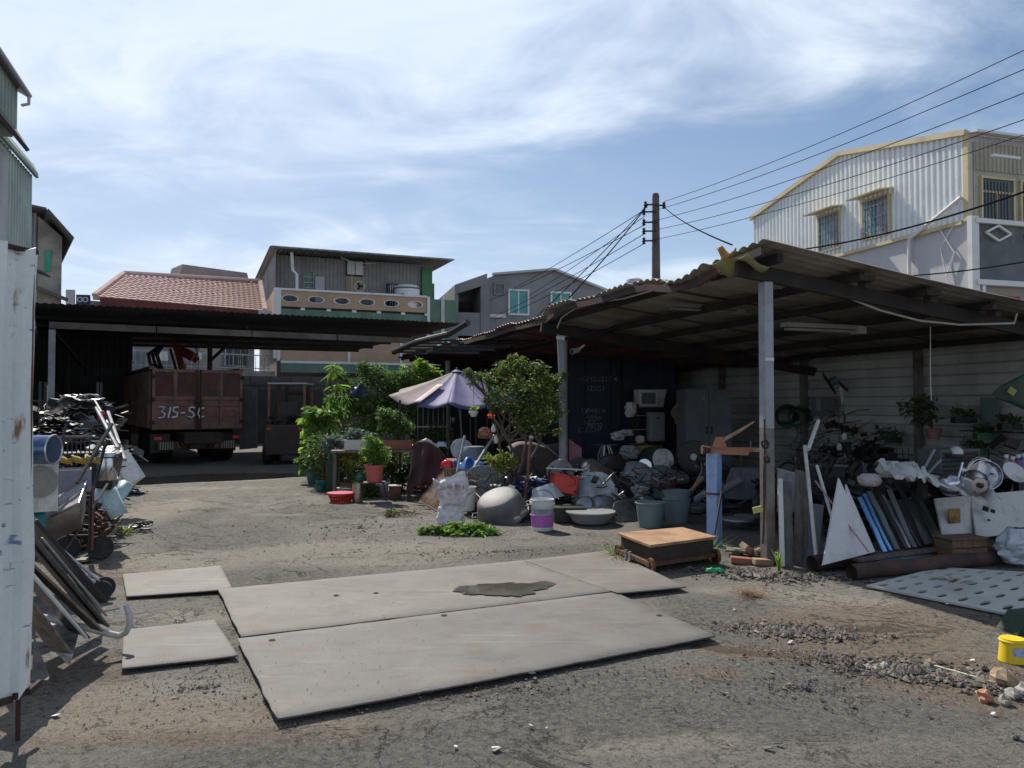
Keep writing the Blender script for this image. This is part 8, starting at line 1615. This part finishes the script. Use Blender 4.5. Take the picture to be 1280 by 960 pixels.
t_ = T('stained_patch', 'yellow-brown stained patch of bare wood on the white cabinet side panel', 'patch', P(1193,645,8.14), SH_A-R(2)); obj('bare_wood', MB().box((0,-.0,0),(.15,.015,.15)), mk('ochre_stain',(0.38,0.22,0.05),(0.12,0.06,0.02),6), t_)
board([(1219,673),(1300,664),(1300,612),(1212,620)],[8.1,8.5,8.7,8.4],.02,m_whitepaint,'wide white panel with torn black holes at the right','board','board')
for (px,py,s) in ((1232,636,.05),(1241,639,.035),(1236,650,.02)): 
    t_ = T('torn_hole', {1232:'largest torn black hole in the wide white panel',1241:'middle torn hole, right of the largest one',1236:'smallest torn hole, below the others'}[px], 'hole', P(px,py,8.2), SH_A); obj('ragged_edge', MB().box((0,-.0,0),(s*1.6,.012,s),(0,.3,0)), m_hole, t_)
wbx = T('wooden_box', 'brown slatted wooden box standing before the white panels', 'box', foot(1188,7.55)+Vector((0,0,.02)), SH_A-R(6))
for z in (.045,.125,.205): obj('front_board', MB().box((.2,0,z),(.42,.012,.072)), m_woodbrown, wbx); obj('back_board', MB().box((.2,.22,z),(.42,.012,.072)), m_woodbrown, wbx)
for x in (-.0,.4): obj('side_board', MB().box((x,.11,.125),(.014,.206,.24)), m_woodbrown, wbx)
obj('lid_board', MB().box((.2,.11,.253),(.45,.25,.014)), m_woodbrown, wbx)
bag(foot(1268,7.6)+Vector((0,0,.04)), .17,.13,.34, mk('clear_plastic_bag',(0.48,0.51,0.55),(0.36,0.39,0.43),5,rough=.35), 'crumpled clear plastic bag against the wide white panel', seed=77, top=False, amp=.5)
mb = MB(); a,b_ = G(1069,700,.12), G(1204,682,.14); mb.bar(a,b_,.10,.03); wobj('pale_plank', mb, m_ply, 'pale plank lying lengthwise at the foot of the slats', 'plank', bev=.003)
mb = MB(); a,b_ = G(1072,708,.05), G(1220,686,.06); mb.bar(a,b_,.06,.03); wobj('blue_white_strip', mb, mk('pale_blue_strip',(0.42,0.55,0.68)), 'thin pale blue strip under the long pale plank', 'strip', bev=.002)
# rusty pipes on the ground
m_pr = mk('rusty_pipe', (0.085,0.045,0.032), (0.05,0.03,0.025), 5, .4,.6,.85,.1,.35,60,.3)
for i,((x0,y0),(x1,y1),r_,l) in enumerate((((1022,716),(1330,684),.075,'upper thick rusty pipe lying along the front of the junk'),((1072,727),(1340,697),.07,'lower thick rusty pipe lying in front of the upper one'))):
    a,b_ = G(x0,y0), G(x1,y1); d = (b_-a).normalized(); n_ = Vector((-d.y,d.x,0)); t_ = T('rusty_pipe', l, 'pipe', a+n_*r_+Vector((0,0,r_)), 0, 'thick rusty pipes on the ground')
    L0 = (b_-a).length; mb = MB(); pr0 = [d*(L0*k/10)+Vector((0,0,.006*math.sin(k*2))) for k in range(11)]; mb.tube(pr0, r_, 16, cap=False); mb.tube([pr0[0]-d*.001,pr0[-1]], r_*.86, 16, cap=False); obj('pipe_wall', mb, m_pr, t_); obj('dark_bore', MB().tube([d*.05,d*.06], r_*.86, 16), m_hole, t_)
# pvc pipes and boards right beside the front post
stick(P(1006,557,8.0), G(1022,713), .019, m_whitepaint, 'long white plastic pipe leaning from the lattice basket down to the rusty pipe', 'pipe', 'pipe'); stick(P(1023,526,8.6), P(1010,562,8.2), .022, m_whitepaint, 'short white pipe end leaning right behind the long one', 'pipe', 'pipe')
stick(P(1021,582,8.0), P(1050,682,7.5), .016, m_whitepaint, 'thinner white pipe crossing in front of the dark board', 'pipe', 'pipe'); stick(P(1019,601,7.9), P(1086,690,7.25), .009, mk('dusty_rose',(0.4,0.22,0.24)), 'thin pink rod lying across the white triangular board', 'rod', 'rod')
for i,(x0,x1,y0,y1,D,m_,l) in enumerate(((975,981,598,708,7.65,m_whitepaint,'narrow white batten standing right of the front post'),(981,992,602,712,7.7,m_ply,'grey plank, first right of the white batten'),(992,1003,588,712,7.8,m_ply,'tall grey plank, second right of the white batten'),(1003,1008,590,700,7.85,m_wood,'dark narrow plank between the tall planks and the wide board'))):
    a,b_ = P((x0+x1)/2,y1,D-.12), P((x0+x1)/2+(-3 if i < 2 else 2),y0,D+.12); a.z = max(a.z,.0); w_ = (x1-x0)/F*D; mb = MB(); mb.bar(a,b_,w_,.02,up=(0,1,0.2)); mb2 = MB(); d = (b_-a)
    mb2.bar(a,b_,w_,.02,up=Vector((0,-1,0))); wobj('plank', mb2, m_, l, 'plank', 'planks standing beside the front post', bev=.003)
board([(1000,712),(1022,716),(1030,632),(1001,628)],[7.7,7.6,7.95,8.0],.02,mk('blue_grey_board',(0.14,0.16,0.18)),'blue-grey board behind the long white pipe','board','board')
board([(972,585),(1000,592),(996,640),(972,640)],[8.2,8.2,8.1,8.1],.015,mk('speckled_grey_board',(0.25,0.25,0.25),(0.15,0.15,0.15),20),'speckled grey board with a torn corner at the top of the planks','board','board')
# ---- platform scale
g0_ = G(811,711); sca = T('platform_scale', 'low platform scale on small iron wheels with an orange-brown rusty top', 'scale', g0_, 0)
top = [P(774,668,1),P(813,684,1),P(895,674,1),P(852,661,1)]; zt_ = .245
top = [G(a,b,zt_) for a,b in ((772,669),(813,685),(896,674),(853,662))]
obj('top_plate', MB().slab([top[0],top[1],top[2],top[3]],.028), mk('orange_rust_plate', (0.36,0.21,0.115), (0.22,0.12,0.065), 3.5, .42,.62,.7,.1,.15,60,.12), sca, W=True, bev=.004)
cen = sum(top, Vector())/4
def inset(k, z): return [cen+(q-cen)*k+Vector((0,0,z-q.z)) for q in top]
lo = inset(.93,.09); hi = inset(.93,zt_-.006); mb = MB(); mb.add(lo+hi,[(3,2,1,0),(4,5,6,7),(0,1,5,4),(1,2,6,5),(2,3,7,6),(3,0,4,7)]); obj('frame_box', mb, m_rustdark, sca, W=True)
lo = inset(1.0,.09)
for k in range(4): obj('frame_rail', MB().bar(lo[k],lo[(k+1)%4],.035,.04), m_rust, sca, W=True)
ax_ = (top[1]-top[0]).normalized()
for k,(q,s) in enumerate(((lo[0],.12),(lo[1],.0),(lo[2],.0),(lo[3],.1))):
    c = cen+(q-cen)*.98; dirr = (top[2]-top[1]).normalized(); M_ = Matrix((ax_, Vector((0,0,1)), dirr)).transposed(); c.z = .075
    w_ = obj('iron_wheel', MB().lathe([(.05,-.018),(.073,-.02),(.073,.02),(.05,.018),(.05,-.018)],18,M_,c), m_rust, sca, W=True); obj('wheel_hub', MB().lathe([(.001,-.02),(.02,-.02),(.02,.02),(.001,.02)],10,M_,c), m_rustdark, w_, W=True)
for s in (.38,.5): q = lo[0].lerp(lo[1],s); o_ = (lo[0]-lo[3]).normalized()*.04; obj('lug', MB().tube([q+o_+Vector((0,0,.06)),q+o_+Vector((0,0,-.02)),q+o_*1.3+Vector((0,0,-.04))],.014,8), m_galv, sca, W=True)
# blue weighing post and beam
colm = T('weighing_post', 'pale blue steel weighing post with a rusty orange beam and counterweights on top', 'weighing post', foot(892,8.75), R(-42))
m_lb = mk('pale_blue_paint', (0.28,0.42,0.66), (0.18,0.24,0.33), 6, .5,.72,.45,.1,.08,50,.12); hz2 = P(892,566,8.75).z; 
obj('column', MB().box((0,.0,hz2/2),(.13,.13,hz2)), m_lb, colm, bev=.008); obj('worn_band', MB().box((0,-.0,hz2*.56),(.134,.134,.022)), m_rust, colm)
m_ob = mk('orange_rust_beam', (0.40,0.19,0.11), (0.3,0.13,0.07), 6, .45,.65,.7,.2,.2)
bR = R(42); 
def lr(v): return Matrix.Rotation(bR,3,'Z')@Vector(v)
obj('beam', MB().bar(lr((-.12,0,hz2+.04)),lr((.46,-.0,hz2+.035)),.04,.05), m_ob, colm); obj('beam_plate', MB().bar(lr((-.05,-.05,hz2+.015)),lr((.38,-.05,hz2+.0)),.012,.05), m_ob, colm); obj('beam_end', MB().box(lr((.5,0,hz2+.035)),(.10,.05,.045),(0,0,bR)), mk('ochre_end',(0.35,0.24,0.11)), colm)
for k in range(3): obj('counterweight', MB().tube([lr((-.16-.0+.035*k,-.09+.0*k,hz2+.04)),lr((-.135+.035*k,-.09,hz2+.04))],.05-.006*k,16), m_rust, colm)
obj('bracket', MB().prism([(-.02,.0),(.14,.0),(.10,.12),(.03,.12)],-.03,.03,Matrix.Translation(Vector((0,0,hz2+.06)))@Matrix.Rotation(bR,4,'Z')), m_ob, colm); obj('lever_arm', MB().tube([lr((.06,0,hz2+.12)),lr((.28,0,hz2+.24)),lr((.46,0,hz2+.355))],[.024,.02,.009],8), mk('tan_lever',(0.38,0.27,0.17),(0.3,0.17,0.1),6), colm)
obj('pointer', MB().tube([lr((.42,0,hz2+.06)),lr((.42,0,hz2+.13))],.004,5), m_galv, colm); obj('chain', MB().tube([lr((.3,-.02,hz2)),lr((.3,-.02,hz2-.3))],.006,5), m_darkmetal, colm)
stick(P(904,604,8.6), P(893,668,8.3), .012, m_darkmetal, 'dark rod leaning against the blue weighing post', 'rod', 'rod')
# ---- rubble, bricks, weeds at the post
m_brick = mk('tan_brick', (0.36,0.25,0.15), (0.24,0.16,0.1), 8, .4,.6,.9,0,.3,60,.2)
def brick(px,py,z,rot,l,m_=m_brick,s=(.2,.1,.06),grp='bricks by the front post'):
    o = obj('brick', MB().box((0,0,0),s), m_, loc=G(px,py)+Vector((0,0,z)), rot=tuple(R(a) for a in rot), label=l, cat='brick', group=grp, bev=.006, sm=False); return o
brick(936,699,.10,(20,30,35),'tan brick tilted on top of the rubble, leftmost by the front post'); brick(953,706,.03,(0,5,10),'tan brick lying flat at the front of the rubble'); brick(966,703,.07,(10,0,80),'small light brick standing upright by the post foot',s=(.1,.09,.08)); brick(926,704,.03,(0,4,-8),'reddish flat brick under the tilted one',m_=m_terra); brick(955,696,.09,(15,-25,-30),'brown brick leaning behind the dark lump')
lp = T('dark_lump', 'round dark lump between the bricks by the front post', 'lump', G(951,702)+Vector((0,.02,.0))); mbk = MB(); mbk.lathe([(.001,0),(.06,.01),(.075,.06),(.05,.11),(.001,.12)],12); obj('lump_body', mbk, m_rustdark, lp)
board([(907,690),(950,692),(944,688),(908,686)],[8.1,8.0,8.2,8.3],.02,m_wood,'weathered short board lying behind the bricks','board','board')
def tuft(px,py,h_,n,m_,l,spread=.1,cat='grass tuft',w_=.006,seed=1,z=0):
    r_ = random.Random(seed); mb = MB()
    for _ in range(n):
        a = Vector((r_.gauss(0,spread*.3),r_.gauss(0,spread*.3),z)); d = Vector((r_.gauss(0,spread),r_.gauss(0,spread),h_*r_.uniform(.5,1))); s = Vector((r_.gauss(0,1),r_.gauss(0,1),0)).normalized()*w_
        m1 = a+d*.55+Vector((0,0,h_*.12)); b_ = len(mb.v); mb.v += [tuple(a-s),tuple(a+s),tuple(m1+s*.8),tuple(m1-s*.8),tuple(a+d*1.1)]; mb.f += [(b_,b_+1,b_+2,b_+3),(b_+3,b_+2,b_+4)]
    return obj('grass_tuft', mb, m_, loc=G(px,py), label=l, cat=cat, sm=False)
tuft(974,715,.22,26,lf_bright,'bright green grass tuft at the foot of the front post',.03,seed=2); tuft(876,700,.26,60,lf_mid,'arching grass tuft in front of the platform scale',.16,seed=3,w_=.005); tuft(882,702,.24,30,lf_yellow,'yellow-green grass behind the arching tuft by the scale',.12,seed=13,w_=.005); tuft(770,700,.12,70,lf_olive,'dry small weeds at the left wheel of the platform scale',.12,seed=4); tuft(795,706,.09,60,lf_dry,'brown dry weeds under the corner of the platform scale',.12,seed=5); tuft(764,694,.12,24,lf_bright,'small fresh green weed left of the platform scale',.05,seed=6)
tuft(940,745,.05,170,lf_dry,'flat patch of straw-coloured dry grass before the rubble',.14,seed=7,w_=.003); tuft(1190,730,.06,40,lf_dry,'small dry tuft by the lower rusty pipe',.1,seed=8)
bag(G(893,716), .075,.04,.05, pl('bright_green_film',(0.03,0.38,0.17),.4), 'scrap of bright green plastic film before the rubble', seed=5, top=False, amp=.6)
gcn = T('green_can', 'small dark green can lying behind the bricks', 'can', G(917,696)); obj('can', MB().tube([(0,0,.04),(.09,.02,.04)],.04,12), m_green, gcn); obj('rim', MB().ring((0,0,.04),.04,.004,12,4,Matrix.Rotation(R(90),3,'Y')), m_green, gcn)
hang_ = T('yellow_padlock', 'yellow tag wired to the front post at knee height', 'tag', P(947,637,7.7)); obj('tag_plate', MB().box((0,0,0),(.09,.02,.06),(0,-.25,0)), mk('dull_yellow_tag',(0.45,0.4,0.12)), hang_); obj('wire', MB().tube([(.03,0,.03),(.06,.02,.1)],.004,4), m_galv, hang_)
# yellow bucket and rubble at the right edge
yb = bucket(G(1266,826), .068,.08,.135, m_yellow, 'upturned small yellow bucket with a pale label near the right edge', rim=True)
obj('base_disc', MB().lathe([(.001,.136),(.068,.136),(.068,.142),(.001,.142)],22), m_yellow, yb); obj('label_band', MB().add(*(lambda n: ([ (.0765*math.cos(a),.0765*math.sin(a),z) for a in np.linspace(R(-120),R(-60),9) for z in (.045,.1)],[(2*k,2*k+2,2*k+3,2*k+1) for k in range(8)]))(0)), mk('label_blue_white',(0.45,0.55,0.65),(0.15,0.25,0.45),40,rough=.4), yb)
gbn = T('dark_green_bin', 'dark green folded tarpaulin wedge at the right edge behind the yellow bucket', 'tarpaulin', G(1275,794)); obj('sheet', MB().prism([(-.02,.0),(.5,.0),(.5,.16),(.06,.12)],0,.22), mk('deep_green_tarp',(0.02,0.045,0.025)), gbn)
stick(G(1168,833,.012), G(1247,855,.02), .02, m_beige, 'pale wooden stick lying on the gravel near the right edge', 'stick', 'stick', sq=.016)
rb5 = random.Random(44)
for i,(px,py,s,c,l) in enumerate(((1258,858,.075,(0.36,0.26,0.16),'large tan rubble block near the right edge'),(1231,876,.045,(0.45,0.22,0.12),'orange rubble piece left of the pale stones'),(1256,880,.035,(0.34,0.31,0.27),'pale cream stone in front of the tan block'),(1267,872,.04,(0.27,0.26,0.24),'round grey stone right of the pale cream one'),(1279,868,.045,(0.33,0.31,0.29),'pale stone at the very edge of the rubble'),(1162,832,.03,(0.36,0.27,0.18),'small tan stone at the left end of the pale stick'),(1105,836,.03,(0.38,0.36,0.32),'pale flat stone on the dark gravel'),(1008,862,.02,(0.12,0.12,0.12),'dark stone alone on the asphalt left of the gravel'),(1270,923,.02,(0.15,0.15,0.15),'dark pebble near the lower right corner'))):
    mbk = MB(); n0 = 14
    for j in range(6):
        for k in range(9):
            th = PI*(j+.5)/6; ph = 2*PI*k/9; v = Vector((math.sin(th)*math.cos(ph),math.sin(th)*math.sin(ph),math.cos(th)*.75)); v *= s*(1+.7*noise.noise(v*1.6+Vector((i*3,0,0)))); mbk.v.append(tuple(v+Vector((0,0,s*.55))))
    mbk.f = [(j*9+k,(j+1)*9+k,(j+1)*9+(k+1)%9,j*9+(k+1)%9) for j in range(5) for k in range(9)]+[tuple(range(9)),tuple(45+k for k in range(9))[::-1]]
    obj('rubble_stone', mbk, mk('stone_%d' % 0 if False else 'stone_'+'abcdefghi'[i], c, tuple(q*.6 for q in c), 12, rough=.9, bump=.3), loc=G(px,py), label=l, cat='stone', group='single stones on the ground', sm=False)
# deep clutter filling the shed floor
def flr(px, D): return foot(px, D)
cells = [(flr(1000,10.2),.6,.6,.6),(flr(1060,9.4),.5,.5,.55),(flr(1110,9.4),.6,.5,.6),(flr(1160,9.2),.5,.4,.6),(flr(1050,11),.8,.5,1.0),(flr(1120,10.6),.8,.4,.7),(flr(1230,9.3),.7,.4,.6),(flr(860,13.3),.8,.6,.6),(flr(820,14.2),.6,.5,.6),(flr(930,12.5),.7,.5,.5),(flr(760,13.6),.8,.5,.6),(flr(770,12.6),.6,.4,.5)]
mb = scrap('h', cells, 1100, None, '', 55, .08, .55, .016); obj('shed_floor_scrap', mb, mk('dark_scrap', (0.035,0.036,0.038), (0.14,0.14,0.145), 1.3, .55,.66,.55,.3,.15,40,.3,isl=.8), kind='stuff', sm=False)
mb = scrap('h', [(wp_(1060,545,.5)-Vector((0,0,.5)),.5,.3,.9),(wp_(1090,560,.5)-Vector((0,0,.5)),.4,.3,.6),(wp_(1250,560,.5)-Vector((0,0,.4)),.5,.3,.5),(wp_(1030,550,.5)-Vector((0,0,.6)),.4,.3,1.0)], 160, None, '', 56, .08, .5, .01); obj('wall_side_scrap', mb, m_darkmetal, kind='stuff', sm=False)
# little litter on the yard
lit = MB(); r_ = random.Random(70)
for _ in range(90):
    px = r_.uniform(60,1260); py = r_.uniform(640,940); q = G(px,py)
    if 150 < px < 900 and 690 < py < 905: continue
    s = r_.uniform(.008,.03); lit.box((q.x,q.y,.008),(s*1.6,s,.004),(r_.uniform(-.3,.3),r_.uniform(-.3,.3),r_.random()*3))
obj('litter_bits', lit, mk('litter', (0.5,0.49,0.46), (0.08,0.08,0.08), 1.5, .45,.5, rough=.8, isl=.5), kind='stuff', sm=False)
